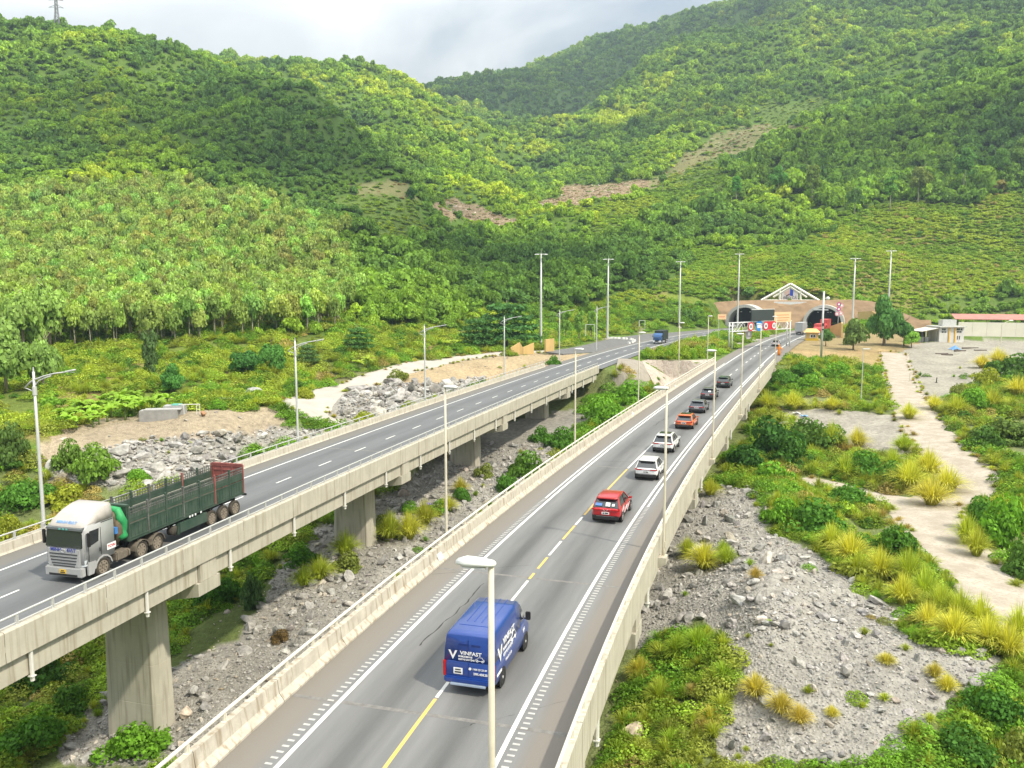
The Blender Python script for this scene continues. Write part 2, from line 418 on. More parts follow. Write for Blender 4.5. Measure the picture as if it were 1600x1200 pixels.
def _base(x, y):
    out = np.empty(len(x))
    for i in range(0, len(x), 20000):
        p = _uv(x[i:i + 20000], y[i:i + 20000])
        k = _tps(((p[:, None] - _P[None]) ** 2).sum(-1))
        out[i:i + 20000] = k @ _W[:_n] + _W[_n] + p @ _W[_n + 1:]
    return 8.0 * np.sinh(np.clip(out, -1.35, 5.0))
class Track:
    """a track laid on the smooth ground through points of the photograph"""
    def __init__(s, pix, half):
        P = []
        for (px, py), h_ in zip(pix, half):
            d = ray(px, py); d = d / d[1]; t = np.linspace(20, 330, 2500); z = _base(d[0] * t, t)
            i = int(np.argmax(CAMH + d[2] * t < z)); P.append((d[0] * t[i], t[i], h_))
        P = np.array(P); k = np.concatenate([[0], np.cumsum(np.hypot(*np.diff(P[:, :2], axis=0).T))]); q = np.linspace(0, k[-1], 160)
        s.C = np.stack([np.interp(q, k, P[:, i]) for i in range(3)], -1)
        for _ in range(14): s.C[1:-1] = (s.C[:-2] + 2 * s.C[1:-1] + s.C[2:]) / 4
        T = np.gradient(s.C[:, :2], axis=0); s.T = T / np.hypot(T[:, 0], T[:, 1])[:, None]
    def dist(s, x, y):
        o = np.full(len(x), 99.0); ok = np.nonzero((x > s.C[:, 0].min() - 9) & (x < s.C[:, 0].max() + 9) & (y > s.C[:, 1].min() - 9) & (y < s.C[:, 1].max() + 9))[0]
        for i in range(0, len(ok), 20000):
            k = ok[i:i + 20000]; d = np.hypot(x[k, None] - s.C[:, 0], y[k, None] - s.C[:, 1]) - s.C[:, 2]; o[k] = d.min(1)
        return o
TRACKS = [Track([(1398, 552), (1402, 580), (1412, 610), (1432, 648), (1462, 690), (1500, 728), (1512, 760), (1480, 785), (1430, 790), (1370, 778), (1310, 762), (1255, 748)], [3.2, 3.1, 3.0, 3.1, 3.1, 3.3, 3.5, 3.4, 3.1, 2.5, 2.0, 1.6]),
          Track([(1440, 785), (1455, 815), (1485, 855), (1530, 902), (1592, 958), (1700, 1060)], [3.6, 3.4, 3.0, 2.9, 2.9, 2.9]),
          Track([(872, 548), (800, 551), (720, 560), (660, 570), (615, 583), (560, 598), (510, 613), (475, 630), (470, 643), (500, 652), (540, 662)], [3.0, 3.0, 3.4, 3.4, 3.0, 2.9, 3.4, 3.8, 3.2, 2.4, 1.8])]
def track_dist(x, y): return np.min([t.dist(x, y) for t in TRACKS], axis=0)
def ground(x, y, fine=True):
    """height of the ground under the points"""
    x = np.asarray(x, float).ravel(); y = np.asarray(y, float).ravel()
    z = _base(x, y)
    d = np.hypot(x, y)
    hill = sstep(6, 40, z)
    if fine:
        rdg = 1 - np.abs(2 * fbm(x / 120 + 0.3 * fbm(y / 60, x / 60, 8, 2), y / 120, 5, 3) - 1)
        z = z + hill * ((fbm(x / 45, y / 45, 6, 4) - 0.5) * 9 + (rdg - 0.7) * 26 * sstep(25, 110, z) + (fbm(x / 190, y / 190, 9, 3) - 0.5) * 20 * sstep(40, 120, z))
        low = (1 - hill)
        low = low * sstep(0.2, 3.5, track_dist(x, y))
        z = z + low * ((fbm(x / 9, y / 9, 21, 4) - 0.5) * 1.3 + (fbm(x / 1.6, y / 1.6, 33, 3) - 0.5) * 0.35 * (d < 160))
    for w, wid, s_end, off in ((WR, R_W, S_R_END, 3.4), (WL, L_W, S_L_END, 3.4)):
        t, o = w.near(x, y)
        o = o - off
        beyond = sstep(s_end - 1.0, s_end + 1.0, t)
        s_t = S_R_TUN if w is WR else S_L_TUN
        f = beyond * (1 - sstep(7.5, 17, np.abs(o))) * (1 - sstep(s_t + 6, s_t + 9, t))
        z = z * (1 - f) + (-0.16) * f
        under = (t < s_end - 2) & (np.abs(o) < 9)
        cap = -1.9 - 3.4 * sstep(2, 13, s_end - t)
        z = np.where(under, np.minimum(z, cap + 3.0 * sstep(6, 9, np.abs(o))), z)
    if fine:
        heap = np.exp(-((x - 18 - .25 * (y - 57)) / 4.5) ** 2 - ((y - 57) / 11) ** 2) * 1.9 + np.exp(-((x - 23.5) / 3.5) ** 2 - ((y - 47) / 5) ** 2) * 1.0 - np.exp(-((x - 14.2) / 1.6) ** 2 - ((y - 52) / 5) ** 2) * .7
        z = z + heap * (.75 + .9 * (fbm(x / 2.6, y / 2.6, 51, 3) - .5))
    # the stream bed between and under the bridges
    tr_, or_ = WR.near(x, y); tl2, ol2 = WL.near(x, y)
    bed = np.interp(S_L_END - tl2, [1, 14, 30, 50, 70, 100, 125], [-1.9, -5.8, -6.6, -7.4, -8.3, -10.0, -12.4])
    inb = sstep(-3.5, -.5, ol2) * sstep(2.5, -1.5, or_) * (tl2 < S_L_END - 1) * (tl2 > 8)
    nz_ = (fbm(x / 4, y / 4, 55, 3) - .5) * .9 if fine else 0.0
    z = np.where(inb > 0, np.minimum(z, bed + nz_ + (1 - inb) * 6.0), z)
    # the big flat apron and the island between the carriageways
    t1, o1 = WR.near(x, y); t2, o2 = WL.near(x, y)
    isl = (o1 < 0) & (o2 > 0) & (t2 > S_L_END + 1) & (t1 > S_R_END + 1) & (d < 325)
    z = np.where(isl, -0.16, z)
    return z
px_t, _d = None, None
def ground1(x, y): return float(ground([x], [y])[0])
def hit(px, py, far=2200.0):
    """where the line of sight through a pixel of the photograph meets the ground"""
    d = ray(px, py); d = d / d[1]
    t = np.concatenate([np.linspace(12, 400, 1600), np.linspace(400, far, 1200)[1:]])
    z = ground(d[0] * t, t); below = (CAMH + d[2] * t) < z
    if not below.any(): return None
    i = int(np.argmax(below)); return np.array([d[0] * t[i], t[i], z[i]])

# the sheet: polar about the point below the drone, finer in the part the photograph looks at
az = np.concatenate([np.linspace(-180, -48, 40)[:-1], np.linspace(-48, 48, 560), np.linspace(48, 180, 40)[1:]])
rg = np.exp(np.concatenate([np.linspace(math.log(3.0), math.log(16), 20)[:-1], np.linspace(math.log(16), math.log(2300), 470)]))
AZ, RG = np.meshgrid(np.radians(az), rg)
TX, TY = (RG * np.sin(AZ)), (RG * np.cos(AZ))
back = 1 - sstep(R(62), R(90), np.abs(AZ))
TZ = ground(TX, TY).reshape(TX.shape)
TZ = TZ * back + (-10.5) * (1 - back)
nr, nc = TX.shape
TV = np.stack([TX.ravel(), TY.ravel(), TZ.ravel()], -1)
ii, jj = np.meshgrid(np.arange(nr - 1), np.arange(nc - 1), indexing='ij')
TF = np.stack([ii * nc + jj, ii * nc + jj + 1, (ii + 1) * nc + jj + 1, (ii + 1) * nc + jj], -1).reshape(-1, 4)

# ---- what grows or lies where: polygons drawn over the photograph, looked up by projecting the ground points
POLY = {
 'forecourt': [(1232, 520), (1420, 518), (1445, 540), (1400, 552), (1300, 556), (1222, 552)],
 'rockpile': [(1000, 905), (1060, 800), (1100, 760), (1190, 765), (1205, 830), (1290, 880), (1400, 960), (1440, 1010), (1560, 1030), (1560, 1060), (1480, 1110), (1420, 1150), (1380, 1190), (1300, 1200), (1120, 1200), (1120, 1150), (1160, 1050), (1120, 990), (1090, 960), (1000, 1010), (975, 1000)],
 'rubble_mid': [(100, 1200), (90, 1150), (150, 1090), (280, 1040), (360, 1000), (420, 930), (440, 880), (500, 830), (560, 800), (620, 760), (700, 700), (760, 670), (830, 650), (900, 640), (930, 655), (880, 690), (800, 800), (600, 960), (420, 1090), (300, 1180), (260, 1200)],
 'rockslope_left': [(60, 745), (90, 715), (200, 690), (330, 678), (440, 668), (500, 664), (520, 680), (420, 700), (330, 735), (240, 765), (100, 765)],
 'rockpile_left': [(505, 655), (515, 615), (560, 598), (700, 598), (760, 590), (700, 620), (640, 640), (560, 672)],
 'platform': [(50, 725), (60, 690), (150, 655), (260, 642), (440, 640), (450, 668), (330, 682), (200, 695), (100, 718)],
 'dry_left': [(560, 600), (620, 580), (720, 562), (860, 550), (960, 555), (930, 565), (800, 592), (700, 612)],
 'dry_right': [(1225, 545), (1300, 548), (1390, 545), (1420, 560), (1380, 580), (1300, 560), (1240, 565)],
 'bare_right': [(1225, 640), (1330, 640), (1420, 650), (1440, 690), (1420, 720), (1300, 700), (1240, 665)],
 'apron_right': [(1390, 560), (1425, 540), (1470, 531), (1640, 531), (1640, 560), (1600, 590), (1560, 600), (1500, 610), (1460, 650), (1420, 640)],
 'dry_strip': [(1400, 640), (1440, 660), (1460, 710), (1440, 720), (1420, 690)],
 'cut1': [(680, 315), (715, 305), (800, 345), (800, 358), (760, 358), (700, 335)],
 'cut2': [(840, 318), (900, 285), (930, 285), (1010, 285), (1010, 295), (960, 310), (900, 325), (850, 332)],
 'cut3': [(985, 305), (1040, 262), (1130, 205), (1190, 193), (1258, 200), (1255, 218), (1190, 235), (1120, 250), (1060, 275)],
 'cut4': [(545, 285), (640, 285), (650, 310), (560, 305)],
 'field_a': [(530, 305), (660, 310), (690, 340), (760, 360), (700, 380), (560, 372)],
 'field_b': [(1060, 262), (1130, 240), (1220, 220), (1180, 250), (1100, 300), (1020, 340), (960, 360), (900, 345), (980, 310)],
 'field_c': [(1150, 185), (1290, 150), (1300, 175), (1250, 195), (1180, 190)],
 'plantation': [(-60, 330), (100, 310), (240, 300), (420, 320), (520, 375), (575, 430), (580, 480), (500, 515), (380, 528), (240, 545), (130, 555), (-60, 560)],
 'scrub_left': [(-60, 560), (130, 548), (330, 530), (560, 515), (650, 500), (760, 510), (700, 545), (500, 595), (420, 625), (220, 640), (60, 680), (-60, 690)],
 'bench_right': [(880, 470), (1000, 460), (1100, 395), (1250, 385), (1400, 320), (1620, 300), (1620, 450), (1420, 500), (1350, 470), (1090, 470), (1000, 520), (880, 520)],
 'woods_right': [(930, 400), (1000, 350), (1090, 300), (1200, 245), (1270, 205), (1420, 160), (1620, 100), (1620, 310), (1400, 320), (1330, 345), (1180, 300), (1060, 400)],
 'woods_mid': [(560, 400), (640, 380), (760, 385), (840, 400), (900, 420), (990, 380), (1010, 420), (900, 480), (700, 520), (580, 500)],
 'shadow_wood': [(180, 110), (460, 118), (530, 170), (640, 262), (650, 300), (560, 290), (430, 250), (300, 230), (200, 190)],  # slope whose shade goes into the leaf tint
 'river_weeds': [(0, 1000), (160, 960), (260, 960), (400, 880), (500, 850), (540, 840), (420, 950), (300, 1030), (260, 1060), (180, 1150), (60, 1200), (0, 1200)],
 'weeds_right': [(930, 1200), (950, 1080), (1000, 990), (1090, 965), (1120, 1000), (1160, 1060), (1110, 1160), (1120, 1200)],
}
SQX, SQY = None, None
def masks(x, y, z, names):
    px, py = project(x, y, z)
    jx = (fbm(x / 3.0, y / 3.0, 3, 3) - 0.5) * 40; jy = (fbm(x / 3.0, y / 3.0, 4, 3) - 0.5) * 26
    f = np.clip((py - 420) / 500.0, 0.12, 1.0)
    soft = {'plantation', 'cut1', 'cut2', 'cut3', 'cut4', 'shadow_wood', 'bright', 'bright2', 'far_dark', 'bench_right', 'woods_mid', 'woods_right', 'scrub_left', 'field_a', 'field_b', 'field_c'}
    k1 = (fbm(x / 28, y / 28, 13, 3) - .5) * 110; k2 = (fbm(x / 28, y / 28, 14, 3) - .5) * 60
    return {n: in_poly(px + (k1 * (.35 if n[:3] == 'cut' else 1) if n in soft else jx * f), py + (k2 * (.35 if n[:3] == 'cut' else 1) if n in soft else jy * f), POLY[n]) for n in names}, px, py
MK, PX, PY = masks(TV[:, 0], TV[:, 1], TV[:, 2], list(POLY))
n1 = fbm(TV[:, 0] / 14, TV[:, 1] / 14, 41, 4)[:, None]; n2 = fbm(TV[:, 0] / 3.5, TV[:, 1] / 3.5, 42, 4)[:, None]
C_SOIL = np.array([0.23, 0.185, 0.125]); C_GREEN = np.array([0.11, 0.17, 0.03]); C_DRY = np.array([0.33, 0.235, 0.115]); C_GREY = np.array([0.285, 0.268, 0.24]); C_DARKG = np.array([0.03, 0.052, 0.014])
col = C_GREEN * (0.65 + 0.7 * n2) + (C_SOIL - C_GREEN) * sstep(0.55, 0.75, n1) * 0.55
def lay(mask, c, amt=0.9):
    global col
    m = mask[:, None] * amt
    col = col * (1 - m) + (c * (0.75 + 0.5 * n2)) * m
TZf = TV[:, 2]
lay((TZf < -4.5).astype(float), np.array([0.16, 0.18, 0.075]), 0.75)
lay(MK['river_weeds'] * 1.0, np.array([0.08, 0.11, 0.03]), 0.7)
hillm = sstep(4, 14, TZf)
lay(hillm, np.array([0.085, 0.15, 0.028]), 0.9)
lay(sstep(0.50, 0.62, n1[:, 0]) * hillm, np.array([0.10, 0.16, 0.025]), 0.8)
lay(MK['scrub_left'] * 1.0, np.array([0.13, 0.165, 0.035]), 0.8)
lay(MK['scrub_left'] * sstep(0.5, 0.6, n1[:, 0]), np.array([0.30, 0.20, 0.09]), 0.6)
lay(MK['bench_right'] * 1.0, np.array([0.17, 0.22, 0.035]), 0.9)
lay(MK['bench_right'] * sstep(0.53, 0.64, n1[:, 0]), np.array([0.22, 0.175, 0.07]), 0.6)
for n in ('field_a', 'field_b', 'field_c'): lay(MK[n] * 1.0, np.array([0.11, 0.16, 0.035]), 0.85)
for n in ('cut1', 'cut2', 'cut3', 'cut4'): lay(MK[n] * 1.0, np.array([0.27, 0.20, 0.125]), 0.5 if n in ('cut3', 'cut4') else 0.95)
for n in ('rockpile', 'rubble_mid', 'rockslope_left', 'rockpile_left'): lay(MK[n] * 1.0, C_GREY, 0.97)
lay(MK['platform'] * 1.0, np.array([0.35, 0.28, 0.205]), 0.9)
lay(MK['dry_left'] * 1.0, np.array([0.40, 0.30, 0.19]), 0.9)
lay(MK['forecourt'] * 1.0, np.array([0.31, 0.225, 0.125]), 0.85)
lay(MK['dry_right'] * 1.0, np.array([0.36, 0.26, 0.13]), 0.85)
lay(MK['bare_right'] * 1.0, np.array([0.33, 0.30, 0.26]), 0.9)
lay(MK['apron_right'] * 1.0, np.array([0.33, 0.30, 0.26]), 0.9)
lay(MK['dry_strip'] * 1.0, np.array([0.42, 0.31, 0.18]), 0.9)
col = np.clip(col, 0.005, 0.7)
m_ter, nt = nmat('ground_cover')
N = nt.nodes.new; K = nt.links.new
o_ = N('ShaderNodeOutputMaterial'); b_ = N('ShaderNodeBsdfPrincipled'); b_.inputs['Roughness'].default_value = 0.95; b_.inputs['Specular IOR Level'].default_value = 0.1
a_ = N('ShaderNodeAttribute'); a_.attribute_name = 'soil'
tc_ = N('ShaderNodeTexCoord')
n_a = N('ShaderNodeTexNoise'); n_a.inputs['Scale'].default_value = 1.7; n_a.inputs['Detail'].default_value = 8; n_a.inputs['Roughness'].default_value = 0.7; K(tc_.outputs['Object'], n_a.inputs[0])
r_a = N('ShaderNodeMapRange'); r_a.inputs[1].default_value = 0.3; r_a.inputs[2].default_value = 0.7; r_a.inputs[3].default_value = 0.62; r_a.inputs[4].default_value = 1.35; K(n_a.outputs[0], r_a.inputs[0])
s_a = N('ShaderNodeVectorMath'); s_a.operation = 'SCALE'; K(a_.outputs['Color'], s_a.inputs[0]); K(r_a.outputs[0], s_a.inputs['Scale'])
v_a = N('ShaderNodeTexVoronoi'); v_a.inputs['Scale'].default_value = 5.5; K(tc_.outputs['Object'], v_a.inputs['Vector'])
bp_ = N('ShaderNodeBump'); bp_.inputs['Strength'].default_value = 0.8; bp_.inputs['Distance'].default_value = 0.12
K(v_a.outputs['Distance'], bp_.inputs['Height']); K(bp_.outputs[0], b_.inputs['Normal'])
K(s_a.outputs[0], b_.inputs['Base Color']); K(b_.outputs[0], o_.inputs[0])
ter = link('terrain', fast_mesh('terrain', TV, TF[:, ::-1], [m_ter], True, {'soil': ('POINT', 'FLOAT_COLOR', np.concatenate([col, np.ones((len(col), 1))], 1))}))
tag(ter, 'valley floor and green hillsides around the two road bridges', kind='structure')
# ---------------------------------------------------------------- materials of the roads and bridges
def asphalt(name, col, col2, tracks=None, shoulder=None):
    m, nt = nmat(name); N = nt.nodes.new; K = nt.links.new
    out = N('ShaderNodeOutputMaterial'); b = N('ShaderNodeBsdfPrincipled'); K(b.outputs[0], out.inputs[0])
    b.inputs['Roughness'].default_value = 0.82; b.inputs['Specular IOR Level'].default_value = 0.35
    uv = N('ShaderNodeAttribute'); uv.attribute_name = 'lane'          # x across (m), y along (m)
    sx = N('ShaderNodeSeparateXYZ'); K(uv.outputs['Vector'], sx.inputs[0])
    mp = N('ShaderNodeMapping'); mp.inputs['Scale'].default_value = (1.2, 0.09, 1); K(uv.outputs['Vector'], mp.inputs[0])
    n1 = N('ShaderNodeTexNoise'); n1.inputs['Scale'].default_value = 1.0; n1.inputs['Detail'].default_value = 7; n1.inputs['Roughness'].default_value = 0.65; K(mp.outputs[0], n1.inputs[0])
    r1 = N('ShaderNodeMapRange'); r1.inputs[1].default_value = 0.35; r1.inputs[2].default_value = 0.68; K(n1.outputs[0], r1.inputs[0])
    m1 = N('ShaderNodeMix'); m1.data_type = 'RGBA'; m1.inputs[6].default_value = (*col, 1); m1.inputs[7].default_value = (*col2, 1); K(r1.outputs[0], m1.inputs[0])
    last = m1.outputs[2]
    if tracks:                                  # oil and rubber worn into the middle of each lane and the wheel tracks
        for c, wdt, a in tracks:
            sb = N('ShaderNodeMath'); sb.operation = 'SUBTRACT'; sb.inputs[1].default_value = c; K(sx.outputs[0], sb.inputs[0])
            ab = N('ShaderNodeMath'); ab.operation = 'ABSOLUTE'; K(sb.outputs[0], ab.inputs[0])
            rg_ = N('ShaderNodeMapRange'); rg_.interpolation_type = 'SMOOTHSTEP'; rg_.inputs[1].default_value = 0.0; rg_.inputs[2].default_value = wdt; rg_.inputs[3].default_value = 1.0; rg_.inputs[4].default_value = 0.0; K(ab.outputs[0], rg_.inputs[0])
            n4 = N('ShaderNodeTexNoise'); n4.inputs['Scale'].default_value = 0.7; n4.inputs['Detail'].default_value = 4; K(mp.outputs[0], n4.inputs[0])
            mu = N('ShaderNodeMath'); mu.operation = 'MULTIPLY'; K(rg_.outputs[0], mu.inputs[0]); K(n4.outputs[0], mu.inputs[1])
            mu2 = N('ShaderNodeMath'); mu2.operation = 'MULTIPLY'; mu2.inputs[1].default_value = a; K(mu.outputs[0], mu2.inputs[0])
            mm = N('ShaderNodeMix'); mm.data_type = 'RGBA'; mm.inputs[7].default_value = (0.045, 0.045, 0.045, 1); K(last, mm.inputs[6]); K(mu2.outputs[0], mm.inputs[0]); last = mm.outputs[2]
    if shoulder:                                # dusty hard shoulders outside the solid lines
        lo, hi, c = shoulder
        for edge, sgn in ((lo, 1), (hi, -1)):
            sb = N('ShaderNodeMath'); sb.operation = 'SUBTRACT'; sb.inputs[1].default_value = edge; K(sx.outputs[0], sb.inputs[0])
            mu = N('ShaderNodeMath'); mu.operation = 'MULTIPLY'; mu.inputs[1].default_value = -sgn; K(sb.outputs[0], mu.inputs[0])
            rg_ = N('ShaderNodeMapRange'); rg_.inputs[1].default_value = 0.0; rg_.inputs[2].default_value = 0.5; rg_.inputs[4].default_value = 0.85; K(mu.outputs[0], rg_.inputs[0])
            mm = N('ShaderNodeMix'); mm.data_type = 'RGBA'; mm.inputs[7].default_value = (*c, 1); K(last, mm.inputs[6]); K(rg_.outputs[0], mm.inputs[0]); last = mm.outputs[2]
    g = N('ShaderNodeTexNoise'); g.inputs['Scale'].default_value = 30; g.inputs['Detail'].default_value = 3; K(uv.outputs['Vector'], g.inputs[0])
    gr = N('ShaderNodeMapRange'); gr.inputs[3].default_value = 0.75; gr.inputs[4].default_value = 1.25; K(g.outputs[0], gr.inputs[0])
    gs = N('ShaderNodeVectorMath'); gs.operation = 'SCALE'; K(last, gs.inputs[0]); K(gr.outputs[0], gs.inputs['Scale'])
    K(gs.outputs[0], b.inputs['Base Color'])
    bp = N('ShaderNodeBump'); bp.inputs['Strength'].default_value = 0.25; bp.inputs['Distance'].default_value = 0.01; K(g.outputs[0], bp.inputs['Height']); K(bp.outputs[0], b.inputs['Normal'])
    return m
M_ASPH_R = asphalt('asphalt_worn', (0.148, 0.149, 0.148), (0.195, 0.193, 0.188), [(1.75, 1.0, 1.0), (5.1, 1.0, 1.0), (0.9, 0.4, 0.3), (2.6, 0.4, 0.3), (4.2, 0.4, 0.3), (6.0, 0.4, 0.3)], (-0.35, 7.35, (0.185, 0.165, 0.14)))
M_ASPH_L = asphalt('asphalt_grey', (0.118, 0.123, 0.128), (0.148, 0.152, 0.155), [(1.75, 1.1, 0.5), (5.1, 1.1, 0.5)], (-0.3, 12.0, (0.155, 0.145, 0.128)))
M_CONC = paint('concrete', (0.54, 0.50, 0.415), rough=0.9, var=0.09, scale=0.8, bump=0.25, bscale=9, streak=(0.34, 0.295, 0.225), spec=0.2)
M_CONC_W = paint('concrete_pale', (0.55, 0.505, 0.42), rough=0.9, var=0.13, scale=1.6, bump=0.3, bscale=7, streak=(0.27, 0.215, 0.145), spec=0.2)
M_CONC_P = paint('concrete_pier', (0.52, 0.485, 0.40), rough=0.9, var=0.08, scale=0.5, bump=0.15, bscale=6, streak=(0.31, 0.28, 0.225), spec=0.2)
M_CONC_D = paint('concrete_stained', (0.30, 0.24, 0.16), rough=0.9, var=0.2, scale=2.0)
M_LINE = paint('road_paint_white', (0.72, 0.71, 0.66), rough=0.7, var=0.18, scale=2.2, contrast=(0.25, 0.55))
M_YEL = paint('road_paint_yellow', (0.66, 0.43, 0.10), rough=0.7, var=0.12, scale=2.5, col2=(0.50, 0.37, 0.17), contrast=(0.25, 0.55))
M_GALV = paint('galvanised_steel', (0.56, 0.56, 0.54), rough=0.5, metal=0.25, var=0.06)
M_CREAM = paint('cream_painted_steel', (0.72, 0.68, 0.57), rough=0.55, var=0.08)
M_PVC = paint('white_pipe', (0.72, 0.70, 0.65), rough=0.5, var=0.06)
M_JOINT = paint('joint_rubber', (0.215, 0.205, 0.19), rough=0.8, var=.2, scale=4)
M_DARK = paint('dark_rubber', (0.02, 0.02, 0.02), rough=0.8)

def ribbon(name, way, s0, s1, o0, o1, z, mat, parent=None, step=2.5, thick=0.0, no=2, lane=False):
    """strip of road between two offsets; z may be a function of the offset; thick closes it into a slab"""
    k = max(2, int((s1 - s0) / step) + 1); S = np.linspace(s0, s1, k); O = np.linspace(o0, o1, no)
    V = np.concatenate([way.p(S, o, z) for o in O]); lv = np.stack([np.repeat(O, k), np.tile(S, no), np.zeros(k * no)], -1)
    F = [(a * k + i, (a + 1) * k + i, (a + 1) * k + i + 1, a * k + i + 1) for a in range(no - 1) for i in range(k - 1)]
    if thick:
        n0 = len(V); V = np.concatenate([V, V - [0, 0, thick]]); lv = np.concatenate([lv, lv])
        F += [tuple(n0 + q for q in reversed(f)) for f in F[:]]
        for i in range(k - 1):
            F += [(i, i + 1, n0 + i + 1, n0 + i), ((no - 1) * k + i + 1, (no - 1) * k + i, n0 + (no - 1) * k + i, n0 + (no - 1) * k + i + 1)]
        for a in range(no - 1):
            F += [(a * k, n0 + a * k, n0 + (a + 1) * k, (a + 1) * k), (a * k + k - 1, (a + 1) * k + k - 1, n0 + (a + 1) * k + k - 1, n0 + a * k + k - 1)]
    F = [tuple(reversed(f)) for f in F]
    me = fast_mesh(name, V, np.array(F), [mat], False, {'lane': ('POINT', 'FLOAT_VECTOR', lv)} if lane else None)
    return link(name, me, parent)
def sweep(name, way, s0, s1, prof, mat, parent=None, step=2.5, z=0.0, smooth=False, cuts=None):
    """closed profile (offset, height) swept along the road"""
    k = max(2, int(math.ceil((s1 - s0) / step)) + 1); S = np.linspace(s0, s1, k)
    mb = MB().use(mat)
    rings = []
    for s_ in S: rings.append([tuple(way.p(s_, o)[:2]) + (z + h,) for o, h in prof])
    mb.loft(rings)
    return mb.build(name, parent, smooth)

def road_bridge(way, s0, s1, off, side_l, side_r, label, lp_prof, rp_prof, rail_l, rail_r, mat_rail, asph, piers, ngird, post_step, panel, drains):
    """off = offset of the middle of the deck; side_l and side_r = offsets of the inner feet of the parapets"""
    root = empty('road_bridge', (0, 0, 0), 0, label, 'bridge', None)
    ribbon('deck', way, s0, s1, side_l - 0.55, side_r + 0.55, -0.06, M_CONC, root, thick=0.26)
    ribbon('road_surface', way, s0, s1, side_l - 0.02, side_r + 0.02, 0.0, asph, root, step=2.0, no=8, lane=True)
    # parapets in cast lengths with open joints
    for prof, rail, offp in ((lp_prof, rail_l, side_l), (rp_prof, rail_r, side_r)):
        s_ = s0
        while s_ < s1 - 0.5:
            e_ = min(s_ + panel, s1)
            sweep('parapet_panel', way, s_ + 0.02, e_ - 0.02, [(offp + a, b) for a, b in prof], M_CONC_W if prof is lp_prof and ngird == 5 else M_CONC, root, step=2.6)
            s_ = e_
        o_r, zr, rr, z_b = rail
        ra = empty('railing', (0, 0, 0)); ra.parent = root
        for q, (zz, r_) in enumerate(((zr, rr), (z_b + 0.10, rr * 0.62))):
            if q == 1 and ngird == 5: continue
            k = int((s1 - s0) / 2.5); S = np.linspace(s0, s1, k)
            mb = MB().use(mat_rail).tube([tuple(way.p(t, offp + o_r, zz)) for t in S], r_, 8); mb.build('rail', ra, True)
        n_post = int((s1 - s0) / post_step)
        pm = MB().use(mat_rail)
        hgt = zr - z_b
        pm.box((0, 0, hgt / 2), (0.07, 0.15, hgt)); pm.box((0, 0, 0.012), (0.16, 0.26, 0.024)); pm.box((0.055, 0, hgt * 0.42), (0.05, 0.05, hgt * 0.75), top=0.5)
        pme = pm.mesh('railing_post')
        for i in range(n_post + 1):
            t = s0 + 0.9 + i * post_step
            if t > s1 - 0.2: break
            p = way.p(t, offp + o_r, z_b)
            link('railing_post', pme, ra, tuple(p), (0, 0, way.head(t)))
    # girders, cross heads, piers
    gw = (side_r - side_l) / ngird; g_bot = -1.95
    ends = [s0] + list(piers) + [s1]
    for a, b in zip(ends[:-1], ends[1:]):
        for j in range(ngird):
            oc = side_l + gw * (j + 0.5); oc = side_l + 0.12 if j == 0 else (side_r - 0.12 if j == ngird - 1 else oc)
            prof = [(oc - 0.42, -0.33), (oc - 0.42, -0.50), (oc - 0.14, -0.66), (oc - 0.14, g_bot + 0.45), (oc - 0.32, g_bot + 0.24), (oc - 0.32, g_bot), (oc + 0.32, g_bot), (oc + 0.32, g_bot + 0.24), (oc + 0.14, g_bot + 0.45), (oc + 0.14, -0.66), (oc + 0.42, -0.50), (oc + 0.42, -0.33)]
            if j in (0, ngird - 1):     # outer girders are flush box beams
                prof = [(oc - 0.40, -0.33), (oc - 0.40, g_bot), (oc + 0.40, g_bot), (oc + 0.40, -0.33)]
            sweep('girder', way, a + 0.85, b - 0.85, prof, M_CONC, root, step=4.0)
    for t in piers:
        p = way.p(t, off); rz = way.head(t)
        zg = min(ground1(*p[:2]), ground1(*way.p(t, side_l)[:2]), ground1(*way.p(t, side_r)[:2])) - 1.5
        W = side_r - side_l
        pr = MB().use(M_CONC_P)
        hw, hd = W * 0.185, 0.85; ch = 0.30
        foot = [(-hw + ch, -hd), (hw - ch, -hd), (hw, -hd + ch), (hw, hd - ch), (hw - ch, hd), (-hw + ch, hd), (-hw, hd - ch), (-hw, -hd + ch)]
        lifts = [zg, -10.1, -7.6, -5.1, -3.4]
        lifts = [l for l in lifts if l >= zg]
        rings = []
        for i_, zz in enumerate(lifts):
            k_ = 1.0 + 0.012 * (-3.4 - zz)
            if 0 < i_ < len(lifts) - 1:
                rings += [[(x * k_, y * k_, zz - 0.025) for x, y in foot], [(x * k_ * 0.994, y * k_ * 0.985, zz) for x, y in foot], [(x * k_, y * k_, zz + 0.025) for x, y in foot]]
            else: rings.append([(x * k_, y * k_, zz) for x, y in foot])
        pr.loft(rings)
        po = pr.build('pier', root, loc=(p[0], p[1], 0), rot=(0, 0, rz))
        cap = MB().use(M_CONC_P)
        cw = W / 2 + 0.48
        pc = [(-cw, -1.98), (-cw, -2.75), (-hw - 0.1, -3.42), (hw + 0.1, -3.42), (cw, -2.75), (cw, -1.98)]
        cap.loft([[(x, y_, z) for x, z in pc] for y_ in (-1.05, 1.05)])
        cap.build('pier_cap', po)
        for sg in (-1, 1):
            MB().use(M_CONC).box((sg * (cw - 0.33), 0, -1.13), (0.62, 1.56, 1.66)).build('end_block', po)
            MB().use(M_CONC_D).box((sg * (cw - 1.4), -0.93, -1.9), (0.5, 0.3, 0.12)).build('bearing', po)
        ribbon('expansion_joint', way, t - 0.11, t + 0.11, side_l + 0.03, side_r - 0.03, 0.004, M_JOINT, root, step=0.2)
